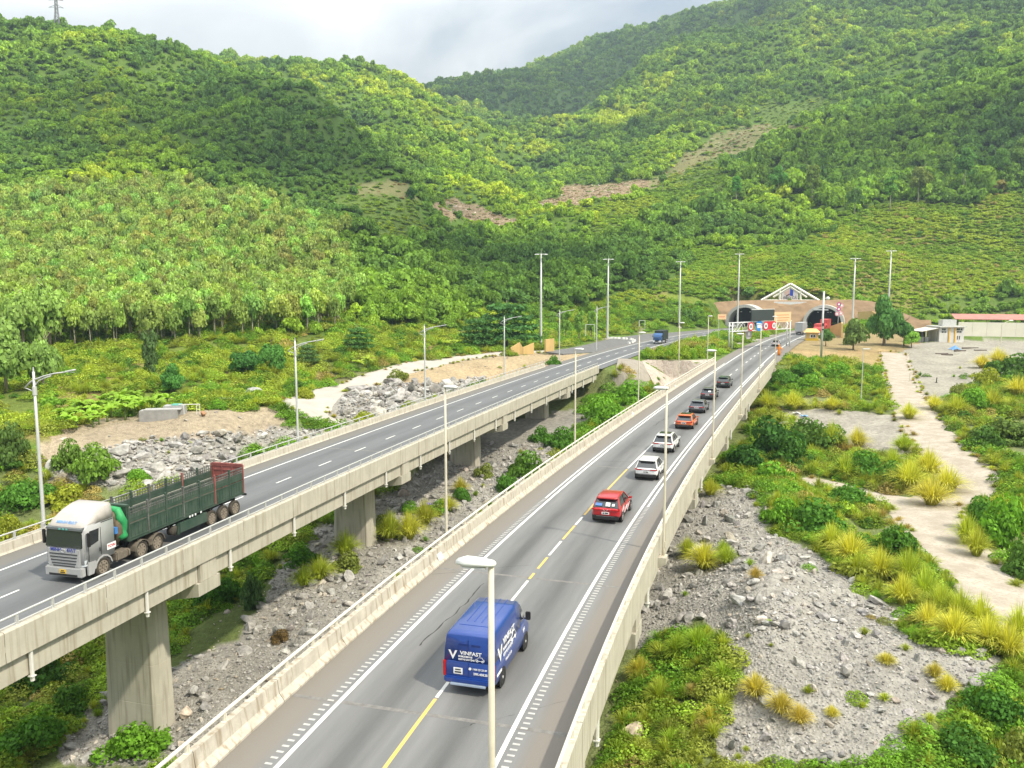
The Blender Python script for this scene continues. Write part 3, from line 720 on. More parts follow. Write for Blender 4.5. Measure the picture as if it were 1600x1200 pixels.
    # rain pipes hung from the outer edges
    pipe = MB().use(M_PVC).tube([(0, 0, -0.30), (0, 0, -2.25)], 0.10, 8); pipe.box((0, 0, -2.02), (0.26, 0.24, 0.05)); pipe_me = pipe.mesh('drain_pipe')
    for sg, oo in ((-1, side_l - 0.42), (1, side_r + 0.42)):
        for t in drains:
            p = way.p(t, oo); link('drain_pipe', pipe_me, root, (p[0], p[1], 0), (0, 0, way.head(t)))
    return root

def edge_line(name, way, s0, s1, o, w, parent, mat=M_LINE, z=0.005): return ribbon(name, way, s0, s1, o - w / 2, o + w / 2, z, mat, parent, step=3.0)
M_WORN = paint('road_paint_worn', (0.47, 0.46, 0.43), rough=0.8, var=0.2, scale=3.0, col2=(0.33, 0.32, 0.30), contrast=(0.3, 0.6))
def rumble(way, s0, s1, o, w, parent, pitch=0.36):
    mb = MB().use(M_WORN); t = s0
    while t < s1:
        a = way.p(t, o - w / 2, 0.006); b = way.p(t, o + w / 2, 0.006); c = way.p(t + 0.11, o + w / 2, 0.006); d = way.p(t + 0.11, o - w / 2, 0.006)
        mb.add([a, b, c, d], [(0, 1, 2, 3)]); t += pitch
    ob = mb.build('rumble_strip', parent); tag(ob, kind='stuff'); return ob

# pier stations of the far (left) bridge are read off the end blocks seen on its near edge
def s_of(way, off, px, y_guess):
    """station whose deck edge appears in the column px"""
    S = np.linspace(9, 220, 3000); P = way.p(S, off, 0); qx, qy = project(P[:, 0], P[:, 1], P[:, 2])
    return float(S[np.argmin(np.abs(qx - px))])
L_IN_L, L_IN_R = -2.0, 7.9
piers_L = [s_of(WL, L_IN_R + 0.6, px, 0) for px in (328, 636, 791, 890)]
span = np.mean(np.diff(piers_L))
piers_L = [piers_L[0] - span * q for q in (2, 1)] + piers_L
R_IN_L, R_IN_R = -1.95, 8.75
print('piers left', np.round(piers_L, 1), 'span', span, 'ends', S_L_END, S_R_END)
lp_L = [(0.0, -0.06), (0.06, 0.12), (0.12, 0.62), (0.45, 0.62), (0.45, -0.72), (0.30, -0.72), (0.30, -0.06)]
L_prof_l = [(-0.0, -0.05), (-0.10, 0.12), (-0.15, 0.60), (-0.50, 0.60), (-0.50, -0.80), (-0.40, -0.80), (-0.40, -0.05)]
L_prof_r = [(0.0, -0.05), (0.10, 0.12), (0.15, 0.60), (0.52, 0.60), (0.56, 0.54), (0.56, -0.80), (0.46, -0.80), (0.46, -0.05)]
drn_L = np.arange(piers_L[0] - 16, S_L_END - 3, span / 4.0) + 3.0
br_L = road_bridge(WL, -40.0, S_L_END, (L_IN_L + L_IN_R) / 2, L_IN_L, L_IN_R, 'road bridge carrying the grey truck, seen side-on with its four concrete piers', L_prof_l, L_prof_r, (-0.30, 1.08, 0.045, 0.60), (0.32, 1.08, 0.05, 0.60), M_GALV, M_ASPH_L, piers_L, 4, 2.0, 6.0, drn_L)
R_prof_l = [(0.0, -0.05), (0.0, 0.08), (-0.20, 0.34), (-0.27, 0.86), (-0.52, 0.86), (-0.52, -0.80), (-0.42, -0.80), (-0.42, -0.05)]
R_prof_r = [(0.0, -0.05), (0.0, 0.08), (0.20, 0.34), (0.27, 0.86), (0.60, 0.86), (0.60, -0.80), (0.50, -0.80), (0.50, -0.05)]
piers_R = [s_of(WR, R_IN_R + 0.6, px, 0) for px in (915, 1003, 1092, 1140, 1169)]
print('piers right', np.round(piers_R, 1))
piers_R = [piers_R[0] - 30.0] + piers_R
R_SPAN = (-40.0, S_R_END)
drn_R = [t + 3.5 for t in piers_R] 
br_R = road_bridge(WR, -40.0, S_R_END, (R_IN_L + R_IN_R) / 2, R_IN_L, R_IN_R, 'road bridge under the drone carrying the blue van and the convoy of cars', R_prof_l, R_prof_r, (-0.40, 1.20, 0.065, 0.86), (0.44, 1.20, 0.065, 0.86), M_CREAM, M_ASPH_R, piers_R, 5, 2.0, 5.0, drn_R)

# markings: double solid and ribbed lines on the right bridge, single lines on the left one
for way, s1, W, root, rib in ((WR, S_R_END, R_W, br_R, True), (WL, S_L_END, L_W, br_L, False)):
    for o in (0.0, W): edge_line('edge_line', way, -40, s1, o, 0.17 if rib else 0.15, root)
    if rib:
        for o, sg in ((0.0, -1), (W, 1)):
            rumble(way, 5, 62, o + sg * 0.36, 0.26, root); edge_line('edge_line', way, 62, s1, o + sg * 0.36, 0.13, root)
def dash_row(way, root, segs, o, w=0.14):
    for a, b, m in segs: ribbon('lane_dash', way, a, b, o - w / 2, o + w / 2, 0.005, m, root, step=2.0)
def lane_s(way, o, px, py):
    p = at(px, py); t, _ = way.near(p[0], p[1]); return float(t)
cl = 3.40
segs = []
t_ = [lane_s(WR, cl, *q) for q in [(588, 1200), (683, 1092), (790, 955), (832, 905), (838, 898), (846, 889), (862, 868), (880, 846), (905, 822), (944, 775), (1005, 716), (1020, 700)]]
segs += [(t_[0] - 4, t_[1], M_YEL), (t_[1] + 0.1, t_[1] + 1.4, M_LINE), (t_[2], t_[3] - 0.3, M_LINE), (t_[3], t_[4] + 0.2, M_YEL), (t_[5], t_[6] - 0.4, M_YEL), (t_[6], t_[7], M_LINE), (t_[7] + 0.4, t_[8], M_YEL), (t_[8] + .2, t_[9] - 6.0, M_LINE), (t_[9] - 5.5, t_[10] - 5, M_YEL), (t_[10] - 4.6, t_[11] + 2, M_LINE)]
q_ = t_[11] + 6
while q_ < S_R_END - 3: segs.append((q_, q_ + 3.2, M_LINE)); q_ += 9.0
dash_row(WR, br_R, segs, cl)
segs = []; q_ = -20.0 + 2
while q_ < S_L_END - 2: segs.append((q_, q_ + 2.2, M_LINE)); q_ += 6.6
dash_row(WL, br_L, segs, 3.45, 0.13)

# ---------------------------------------------------------------- roads on the ground beyond the abutments
road_R = ribbon('road', WR, S_R_END - 0.05, S_R_TUN + 9, -2.6, 9.6, -0.012, M_ASPH_R, None, step=2.5, no=8, lane=True); tag(road_R, 'grey road from the bridge with the cars to the open tunnel', kind='structure')
road_L = ribbon('road', WL, S_L_END - 0.05, S_L_TUN + 9, -2.4, 9.0, -0.012, M_ASPH_L, None, step=2.5, no=8, lane=True); tag(road_L, 'grey road from the bridge with the truck to the tunnel behind the gantry', kind='structure')
for way, s0, s1, W, root in ((WR, S_R_END, S_R_TUN + 8, R_W, road_R), (WL, S_L_END, S_L_TUN + 8, L_W, road_L)):
    for o in (0.0, W): edge_line('edge_line', way, s0, s1, o, 0.22, root, z=-0.006)
    q_ = s0 + 3
    while q_ < s1 - 6: ribbon('lane_dash', way, q_, q_ + 3.0, W / 2 - 0.09, W / 2 + 0.09, -0.006, M_LINE, root, step=2.0); q_ += 8.0
def slab_poly(name, pix, z, mat, kind='structure', label=None, thick=0.3, n=1):
    P = [at(px, py, z) for px, py in pix]; k = len(P)
    V = [tuple(p) for p in P] + [(p[0], p[1], z - thick) for p in P]
    F = [tuple(range(k)), tuple(reversed(range(k, 2 * k)))] + [(i, k + i, k + (i + 1) % k, (i + 1) % k) for i in range(k)]
    me = me_from(name, V, F, [mat])
    bm = bmesh.new(); bm.from_mesh(me); bmesh.ops.recalc_face_normals(bm, faces=bm.faces); bmesh.ops.triangulate(bm, faces=bm.faces); bm.to_mesh(me); bm.free()
    a = me.attributes.new('lane', 'FLOAT_VECTOR', 'POINT'); a.data.foreach_set('vector', np.array([(v[0] + 40, v[1], 0) for v in V], np.float32).ravel())
    o = link(name, me); tag(o, label, None, None, kind); return o
M_ASPH_A = asphalt('asphalt_apron', (0.120, 0.118, 0.116), (0.155, 0.150, 0.145))
apron = slab_poly('road', [(852, 549.5), (905, 541), (960, 528), (1010, 521.5), (1092, 513.5), (1140, 511), (1140, 515), (1080, 523), (1020, 533), (960, 546), (930, 550), (880, 553)], -0.024, M_ASPH_A, label='dark asphalt lay-by beside the far road below the floodlight masts')
cross = slab_poly('road', [(1134, 527), (1165, 521.5), (1205, 519.2), (1246, 517), (1238, 522), (1215, 528), (1180, 532.5), (1148, 538)], -0.030, paint('paving_grey', (0.36, 0.33, 0.29), rough=0.9, scale=0.6), label='pale paved crossover between the two roads in front of the tunnels')

M_TRACK = paint('track_concrete', (0.43, 0.385, 0.32), rough=0.95, var=0.10, scale=0.55, bump=0.25, bscale=3, spec=0.15, col2=(0.33, 0.285, 0.225), streak=(0.30, 0.255, 0.20), contrast=(0.38, 0.62))
M_GTRACK = paint('track_gravel', (0.46, 0.42, 0.365), rough=0.95, var=0.10, scale=0.3, bump=0.4, bscale=5, spec=0.1)
for k_, (t_, lb) in enumerate(zip(TRACKS, ('pale concrete track winding down from the forecourt on the right', 'pale concrete branch of the track running off to the right', 'pale gravel track curling round the boulder heap on the left'))):
    rng = np.random.default_rng(k_); k = len(t_.C); nx = 7
    wob = 1 + 0.10 * (fbm(np.arange(k) / 5.0, np.zeros(k), 3 + k_, 3) - .5) * 2
    V = []
    for j in np.linspace(-1, 1, nx):
        q = t_.C[:, :2] + np.stack([t_.T[:, 1], -t_.T[:, 0]], -1) * (j * t_.C[:, 2] * wob)[:, None]
        V.append(np.concatenate([q, (ground(q[:, 0], q[:, 1], False) + 0.07 - 0.05 * abs(j) ** 3 + k_ * 0.006)[:, None]], 1))
    V = np.concatenate(V); F = np.array([(a * k + i, a * k + i + 1, (a + 1) * k + i + 1, (a + 1) * k + i) for a in range(nx - 1) for i in range(k - 1)])
    e0 = np.array([V[i] - [0, 0, .25] for i in list(range(k)) + list(range((nx - 1) * k, nx * k))]); n0 = len(V); V = np.concatenate([V, e0])
    F = np.concatenate([F, [(i + 1, i, n0 + i, n0 + i + 1) for i in range(k - 1)], [((nx - 1) * k + i, (nx - 1) * k + i + 1, n0 + k + i + 1, n0 + k + i) for i in range(k - 1)]])
    tag(link('path', fast_mesh('path', V, F[:, ::-1] if False else F, [M_TRACK if k_ < 2 else M_GTRACK], False)), lb, kind='structure')

# stone-pitched embankment between the bridges and the concrete cone below the far abutment
def pitching(name, top, bot, mat, label, n=7, joint=None):
    T = [hit(px, py) for px, py, z in top]; B = [hit(px, py) for px, py, z in bot]; V = []; F = []
    k = 13; ft = np.linspace(0, 1, k); tp, bt_ = np.array(top)[:, :2], np.array(bot)[:, :2]; q_ = np.linspace(0, 1, len(top)); q2 = np.linspace(0, 1, len(bot))
    for j in range(n):
        f = j / (n - 1)
        for u_ in ft:
            px = np.interp(u_, q_, tp[:, 0]) * (1 - f) + np.interp(u_, q2, bt_[:, 0]) * f; py = np.interp(u_, q_, tp[:, 1]) * (1 - f) + np.interp(u_, q2, bt_[:, 1]) * f
            V.append(hit(px, py) + np.array([0, 0, .28]))
    F = [(j * k + i, (j + 1) * k + i, (j + 1) * k + i + 1, j * k + i + 1) for j in range(n - 1) for i in range(k - 1)]
    m0 = len(V); V = V + [v - np.array([0, 0, 1.2]) for v in V]
    F += [tuple(m0 + q for q in reversed(f)) for f in F[:]]
    for i in range(k - 1): F += [(i, i + 1, m0 + i + 1, m0 + i), ((n - 1) * k + i + 1, (n - 1) * k + i, m0 + (n - 1) * k + i, m0 + (n - 1) * k + i + 1)]
    for j in range(n - 1): F += [((j + 1) * k, j * k, m0 + j * k, m0 + (j + 1) * k), (j * k + k - 1, (j + 1) * k + k - 1, m0 + (j + 1) * k + k - 1, m0 + j * k + k - 1)]
    r = empty(name, (0, 0, 0), 0, label, 'embankment'); me = me_from('facing', V, F, [mat]); bm = bmesh.new(); bm.from_mesh(me); bmesh.ops.recalc_face_normals(bm, faces=bm.faces); bm.to_mesh(me); bm.free(); link('facing', me, r)
    return r, T, B
def stonework(name, c1, c2, cj, sc):
    m, nt = nmat(name); N = nt.nodes.new; K = nt.links.new
    out = N('ShaderNodeOutputMaterial'); b = N('ShaderNodeBsdfPrincipled'); K(b.outputs[0], out.inputs[0]); b.inputs['Roughness'].default_value = .9
    tc = N('ShaderNodeTexCoord'); v1 = N('ShaderNodeTexVoronoi'); v1.feature = 'DISTANCE_TO_EDGE'; v1.inputs['Scale'].default_value = sc; K(tc.outputs['Object'], v1.inputs['Vector'])
    v2 = N('ShaderNodeTexVoronoi'); v2.inputs['Scale'].default_value = sc; K(tc.outputs['Object'], v2.inputs['Vector'])
    sp = N('ShaderNodeSeparateColor'); K(v2.outputs['Color'], sp.inputs[0])
    m1 = N('ShaderNodeMix'); m1.data_type = 'RGBA'; m1.inputs[6].default_value = (*c1, 1); m1.inputs[7].default_value = (*c2, 1); K(sp.outputs[0], m1.inputs[0])
    r = N('ShaderNodeMapRange'); r.inputs[2].default_value = .08; K(v1.outputs['Distance'], r.inputs[0])
    m2 = N('ShaderNodeMix'); m2.data_type = 'RGBA'; m2.inputs[6].default_value = (*cj, 1); K(m1.outputs[2], m2.inputs[7]); K(r.outputs[0], m2.inputs[0]); K(m2.outputs[2], b.inputs['Base Color'])
    bp = N('ShaderNodeBump'); bp.inputs['Strength'].default_value = .7; bp.inputs['Distance'].default_value = .1; K(r.outputs[0], bp.inputs['Height']); K(bp.outputs[0], b.inputs['Normal'])
    return m
M_PITCH = stonework('stone_pitching', (.36, .29, .235), (.47, .39, .32), (.55, .50, .43), 1.6)
pitching('embankment', [(1003, 566, -.45), (1040, 566, -.45), (1080, 565, -.45), (1118, 563, -.45)], [(1022, 604, -5.2), (1050, 606, -5.4), (1075, 606, -5.4), (1094, 600, -5.2)], M_PITCH, 'stone-pitched slope between the two bridge ends below the hedge')
r_, T_, B_ = pitching('embankment', [(966, 562, -.35), (985, 563, -.4), (1004, 567, -.5)], [(955, 609, -5.0), (985, 610, -5.2), (1020, 603, -5.0)], paint('cone_concrete', (0.33, 0.29, 0.235), rough=.9, var=.15, scale=.7, streak=(.24, .21, .165)), 'smooth pale concrete cone under the end of the far bridge')
MB().use(M_CONC_D).tube([tuple(T_[1] + np.array([0, 0, .4])), tuple(hit(1032, 583) + np.array([0, 0, .4]))], .16, 5).build('drain_channel', r_)

for px, py in ((698, 874), (997, 648), (1046, 604)):                       # small white plates at the foot of the left parapet
    p = at(px, py, .25); t, o = WR.near(p[0], p[1]); q = WR.p(float(t), R_IN_L + .03)
    MB().use(M_LINE).box((0, 0, .42), (.04, .62, .42)).build('reflector_plate', br_R, loc=(q[0], q[1], 0), rot=(0, -.45, WR.head(float(t))))
M_CRACK = paint('crack_filler', (0.035, 0.034, 0.032), rough=.9)
def crack(way, root, s0, s1, o0, o1, seed, w=.035):
    rng = np.random.default_rng(seed); k = 22; S = np.linspace(s0, s1, k); O = np.linspace(o0, o1, k) + np.cumsum(rng.normal(0, .05, k)); V = []
    for t, o in zip(S, O): ww = w * rng.uniform(.4, 1.2); V += [way.p(t - ww, o - ww, .0032), way.p(t + ww, o + ww, .0032)]
    MB().use(M_CRACK).add(V, [(2 * i, 2 * i + 1, 2 * i + 3, 2 * i + 2) for i in range(k - 1)]).build('crack', root)
for i, (a, c_, o0, o1) in enumerate(((44.5, 47.5, -1.8, 3.0), (58, 66, 4.6, 5.2), (30, 33, 5.0, 8.2), (76, 77, .3, 6.4), (96, 104, 1.5, 1.9), (36, 44, 1.1, 1.5))): crack(WR, br_R, a, c_, o0, o1, i)
# ---------------------------------------------------------------- vehicles: local frame, +Y is the front, Z up, origin on the road under the middle
M_TYRE = paint('tyre_rubber', (0.025, 0.024, 0.022), rough=0.85, var=0.15)
M_TYRE_D = paint('dusty_tyre', (0.085, 0.072, 0.055), rough=0.9, var=0.3)
M_RIM = paint('alloy_rim', (0.55, 0.55, 0.55), rough=0.35, metal=0.7)
M_RIM_W = paint('white_rim', (0.66, 0.66, 0.64), rough=0.45)
M_RIM_D = paint('dusty_rim', (0.30, 0.25, 0.19), rough=0.8, var=0.2)
M_GLASS = glass('window_glass')
M_TRIM = paint('black_plastic', (0.02, 0.02, 0.021), rough=0.5)
M_RED = paint('tail_lamp_red', (0.45, 0.012, 0.012), rough=0.15, var=0.05)
M_PLATE = paint('plate_white', (0.78, 0.78, 0.76), rough=0.5, var=0.04)
M_PLATE_Y = paint('plate_yellow', (0.78, 0.50, 0.05), rough=0.5, var=0.04)
M_INK = paint('plate_ink', (0.03, 0.03, 0.035), rough=0.6)
M_WHITE = paint('white_print', (0.80, 0.80, 0.80), rough=0.5, var=0.02)
M_SILVER = paint('silver_trim', (0.62, 0.62, 0.62), rough=0.3, metal=0.6)
M_LAMP = paint('lamp_lens', (0.62, 0.66, 0.68), rough=0.1, var=0.05)

def wheel_mesh(r, w, rim_mat, tyre_mat, spokes=5):
    t = MB().use(tyre_mat); n = 22
    prof = [(-w / 2 + 0.03, r * 0.66), (-w / 2, r * 0.80), (-w / 2 + 0.02, r * 0.95), (-w / 2 + 0.05, r), (w / 2 - 0.05, r), (w / 2 - 0.02, r * 0.95), (w / 2, r * 0.80), (w / 2 - 0.03, r * 0.66)]
    V = []; F = []
    for j in range(n):
        a = 2 * math.pi * j / n
        V += [(x, q * math.cos(a), q * math.sin(a)) for x, q in prof]
    k = len(prof)
    for j in range(n):
        for i in range(k): F.append((j * k + i, j * k + (i + 1) % k, ((j + 1) % n) * k + (i + 1) % k, ((j + 1) % n) * k + i))
    t.add(V, F); tm = t.mesh('tyre', True)
    m = MB().use(M_TRIM); m.disc((0, 0, 0), r * 0.655, 'x', 20, w * 0.55); m.use(rim_mat)
    for sd in (-1, 1):
        for q in range(spokes):
            a = 2 * math.pi * q / spokes; c, s_ = math.cos(a), math.sin(a)
            x = sd * w * 0.34
            P = []
            for rr_, hw in ((0.05, r * 0.13), (r * 0.62, r * 0.10)):
                P += [(x - 0.02, rr_ * c - hw * s_, rr_ * s_ + hw * c), (x + 0.02, rr_ * c - hw * s_, rr_ * s_ + hw * c), (x + 0.02, rr_ * c + hw * s_, rr_ * s_ - hw * c), (x - 0.02, rr_ * c + hw * s_, rr_ * s_ - hw * c)]
            m.hexa(P)
        m.disc((sd * w * 0.36, 0, 0), r * 0.16, 'x', 12, 0.06)
        ring = MB()
        V = []; F = []; n2 = 20
        for j in range(n2):
            a = 2 * math.pi * j / n2
            for xx, q in ((sd * w * 0.30, r * 0.67), (sd * w * 0.42, r * 0.67), (sd * w * 0.42, r * 0.57), (sd * w * 0.30, r * 0.57)): V.append((xx, q * math.cos(a), q * math.sin(a)))
        for j in range(n2):
            for i in range(4): F.append((j * 4 + i, j * 4 + (i + 1) % 4, ((j + 1) % n2) * 4 + (i + 1) % 4, ((j + 1) % n2) * 4 + i))
        m.add(V, F)
    return tm, m.mesh('rim', False)
def add_wheels(root, spots, r, w, rim=M_RIM, tyre=M_TYRE, spokes=5):
    tm, rm = wheel_mesh(r, w, rim, tyre, spokes)
    for x, y in spots:
        t = link('wheel', tm, root, (x, y, r)); link('rim', rm, t)
def shell(stations, corner=0.10, belly=0.0):
    """rings for a loft along Y: (y, half width below, half width above, z bottom, z top)"""
    rings = []
    for y, wb, wt_, z0, z1 in stations:
        c = min(corner, (z1 - z0) * 0.42, wt_ * 0.5)
        ring = [(-wb + c * .7, y, z0), (wb - c * .7, y, z0), (wb, y, z0 + c * .7)]
        zm = z0 + (z1 - z0) * 0.5
        ring += [(max(wb, wt_) + 0.012, y, zm), (wt_, y, z1 - c)]
        ring += [(wt_ - c * 0.30, y, z1 - c * 0.30), (wt_ - c, y, z1), (-wt_ + c, y, z1), (-wt_ + c * 0.30, y, z1 - c * 0.30), (-wt_, y, z1 - c)]
        ring += [(-max(wb, wt_) - 0.012, y, zm), (-wb, y, z0 + c * .7)]
        rings.append(ring)
    return rings
def arch_cut(mb, spots, r, x_out):
    for x, y in spots: mb.disc((x_out * (1 if x > 0 else -1), y, r), r * 1.16, 'x', 22, 0.03)

def make_suv(name, body_mat, label, Lg=4.75, Wd=1.93, Ht=1.66, wb=2.95, glass_roof=False, hatch=0.0, roof_mat=None, coupe=0.0, kind='car', sticker=False, logo=True):
    root = empty(name, (0, 0, 0), 0, label, kind, 'cars driving in convoy over the bridge')
    h = Wd / 2; l = Lg / 2; zb = 1.02 * Ht / 1.66
    b = MB().use(body_mat)
    b.loft(shell([(-l, h * .80, h * .78, 0.46, zb - 0.14), (-l + 0.10, h * .92, h * .90, 0.36, zb + 0.00), (-l + 0.45, h * .99, h * .965, 0.27, zb + 0.05), (-l + 1.3, h, h * .97, 0.25, zb + 0.03), (-0.2, h * .985, h * .955, 0.25, zb - 0.01), (l - 1.45, h, h * .955, 0.25, zb - 0.03), (l - 0.7, h * .985, h * .93, 0.27, zb - 0.12), (l - 0.18, h * .90, h * .84, 0.34, zb - 0.24), (l, h * .74, h * .70, 0.44, zb - 0.36)], 0.16))
    bo = b.build('body', root, True)
    md = bo.modifiers.new('round', 'SUBSURF'); md.levels = 1; md.render_levels = 1
    # cabin: painted roof and pillars, glass set just proud
    hw0, hw1 = h * .915, h * .70
    yb0, yb1 = -l + 0.16 + hatch * 0.0, -l + 0.62 + coupe
    yf1, yf0 = l - 2.15, l - 1.25
    zt = Ht
    z0 = zb - 0.03
    c = MB().use(M_GLASS)
    c.hexa([(-hw0, yb0, z0), (hw0, yb0, z0), (hw0, yf0, z0 - 0.02), (-hw0, yf0, z0 - 0.02), (-hw1, yb1, zt - 0.07), (hw1, yb1, zt - 0.07), (hw1, yf1, zt - 0.05), (-hw1, yf1, zt - 0.05)])
    c.build('windows', root, False, bevel=0.03)
    rf = MB().use(roof_mat or body_mat)
    ym = (yb1 + yf1) / 2
    rf.loft(shell([(yb1 - 0.20, hw1 * .97, hw1 * .9, zt - 0.09, zt - 0.045), (yb1 + 0.05, hw1 * 1.04, hw1 * .98, zt - 0.10, zt - 0.01), (ym, hw1 * 1.05, hw1 * 1.0, zt - 0.10, zt + 0.02), (yf1 - 0.05, hw1 * 1.03, hw1 * .97, zt - 0.10, zt - 0.015), (yf1 + 0.10, hw1 * .98, hw1 * .9, zt - 0.10, zt - 0.06)], 0.05))
    ro = rf.build('roof', root, True)
    if glass_roof:
        MB().use(M_GLASS).box((0, ym + 0.05, zt + 0.022), (hw1 * 1.62, (yf1 - yb1) * 0.62, 0.012)).build('sunroof', root)
    def bar(a, bb, wdt, th=0.03):
        p = MB().use(body_mat); a, bb = Vector(a), Vector(bb); sg = 1 if a.x > 0 else -1
        p.hexa([(a.x - .02 * sg, a.y - wdt / 2, a.z), (a.x + th * sg, a.y - wdt / 2, a.z), (a.x + th * sg, a.y + wdt / 2, a.z), (a.x - .02 * sg, a.y + wdt / 2, a.z), (bb.x - .02 * sg, bb.y - wdt / 2, bb.z), (bb.x + th * sg, bb.y - wdt / 2, bb.z), (bb.x + th * sg, bb.y + wdt / 2, bb.z), (bb.x - .02 * sg, bb.y + wdt / 2, bb.z)])
        p.build('pillar', root)
    for sg in (-1, 1):
        bar((sg * hw0, yb0 + 0.18, z0), (sg * hw1, yb1 + 0.12, zt - 0.05), 0.34)
        bar((sg * hw0, yf0 - 0.04, z0), (sg * hw1, yf1 - 0.02, zt - 0.05), 0.10)
    bp = MB().use(M_TRIM)
    for sg in (-1, 1):
        a = Vector((sg * hw0, -0.30, z0)); bb = Vector((sg * hw1, -0.38, zt - 0.06))
        bp.hexa([(a.x - .02, a.y - .05, a.z), (a.x + .02 * sg + .005, a.y - .05, a.z), (a.x + .02 * sg + .005, a.y + .05, a.z), (a.x - .02, a.y + .05, a.z), (bb.x - .02, bb.y - .05, bb.z), (bb.x + .02 * sg, bb.y - .05, bb.z), (bb.x + .02 * sg, bb.y + .05, bb.z), (bb.x - .02, bb.y + .05, bb.z)])
    bp.build('door_pillar', root)
    MB().use(roof_mat or body_mat).box((0, yb1 - 0.20, zt - 0.055), (hw1 * 1.7, 0.22, 0.05), top=0.92).build('spoiler', root)
    tr = MB().use(M_TRIM)            # lower bumper, sills
    tr.box((0, -l + 0.16, 0.40), (Wd * 0.86, 0.42, 0.26), top=1.02)
    for sg in (-1, 1): tr.box((sg * (h - 0.02), 0, 0.30), (0.06, wb - 0.7, 0.16))
    tr.build('bumper', root, bevel=0.03)
    MB().use(M_SILVER).box((0, -l - 0.02, 0.47), (Wd * 0.62, 0.06, 0.07)).build('bumper_trim', root)
    r = 0.355
    spots = [(sx * (h - 0.12), sy * wb / 2 + (-0.05 if sy < 0 else 0.0)) for sx in (-1, 1) for sy in (-1, 1)]
    for sp in spots: am = MB().use(M_TRIM); arch_cut(am, [sp], r, h + 0.0); am.build('wheel_arch', root)
    add_wheels(root, [(x * 1.06, y) for x, y in spots], r, 0.235)
    lamp = MB().use(M_RED)
    for sg in (-1, 1): lamp.box((sg * h * .60, -l + 0.03, zb - 0.11), (h * .46, 0.10, 0.09)).box((sg * h * .86, -l + 0.16, zb - 0.11), (0.12, 0.24, 0.08), rz=sg * 0.5)
    lamp.build('tail_light', root, bevel=0.015)
    MB().use(M_RED).box((0, -l + 0.01, zb - 0.10), (h * .9, 0.05, 0.025)).build('light_bar', root)
    pl = MB().use(M_PLATE).box((0, -l - 0.012, 0.70), (0.50, 0.02, 0.16)).build('number_plate', root)
    MB().use(M_INK).box((-0.13, -l - 0.024, 0.70), (0.12, 0.004, 0.08)).box((0.08, -l - 0.024, 0.70), (0.22, 0.004, 0.08)).build('plate_digits', pl)
    if logo:
        v = MB().use(M_SILVER)
        for sg in (-1, 1): v.hexa([(0, -l - 0.03, zb - 0.22), (sg * 0.035, -l - 0.03, zb - 0.22), (sg * 0.035, -l + 0.03, zb - 0.22), (0, -l + 0.03, zb - 0.22), (sg * 0.12, -l - 0.03, zb - 0.08), (sg * 0.16, -l - 0.03, zb - 0.08), (sg * 0.16, -l + 0.03, zb - 0.08), (sg * 0.12, -l + 0.03, zb - 0.08)])
        v.build('emblem', root)
    for sg in (-1, 1):
        m = MB().use(body_mat).box((sg * (h + 0.10), yf0 - 0.32, zb + 0.07), (0.22, 0.12, 0.14)); m.use(M_TRIM).box((sg * (h - 0.04), yf0 - 0.30, zb + 0.01), (0.12, 0.06, 0.05)); m.build('mirror', root, bevel=0.02)
    hl = MB().use(M_LAMP)
    for sg in (-1, 1): hl.box((sg * h * .72, l - 0.14, zb - 0.32), (0.34, 0.16, 0.09), rz=-sg * 0.35)
    hl.build('headlight', root)
    dh = MB().use(M_TRIM)
    for sg in (-1, 1):
        for yy in (-0.62, 0.48): dh.box((sg * (h + 0.015), yy, zb - 0.16), (0.035, 0.20, 0.03))
        dh.box((sg * (h * 1.005), -0.33, 0.66), (0.012, 0.012, 0.62))
    dh.build('door_handle', root)
    return root
def park(root, way, off, px, py, extra=0.0, flip=False, dy=0.0):
    """stand the middle of the rear (or front) edge where the photograph shows it"""
    p = at(px, py); t, o = way.near(p[0], p[1]); t = float(t) + extra
    q = way.p(t, off if off is not None else float(o)); root.location = (q[0], q[1], 0.004); root.rotation_euler = (0, 0, way.head(t) + (math.pi if flip else 0)); return root

def gloss(name, c): return paint(name, c, rough=0.28, var=0.04, coat=0.6, scale=2)
RED, WHITE, ORANGE = gloss('red_car_paint', (0.43, 0.008, 0.014)), gloss('white_car_paint', (0.78, 0.78, 0.77)), gloss('orange_car_paint', (0.72, 0.15, 0.035))
GREY, BLACK, DGREEN = gloss('grey_car_paint', (0.13, 0.135, 0.15)), gloss('dark_grey_car_paint', (0.06, 0.06, 0.065)), gloss('dark_green_car_paint', (0.025, 0.05, 0.042))
c1 = make_suv('car', RED, 'bright red SUV with white sheets in its rear window, behind the blue van'); park(c1, WR, None, 946, 818, 2.35)
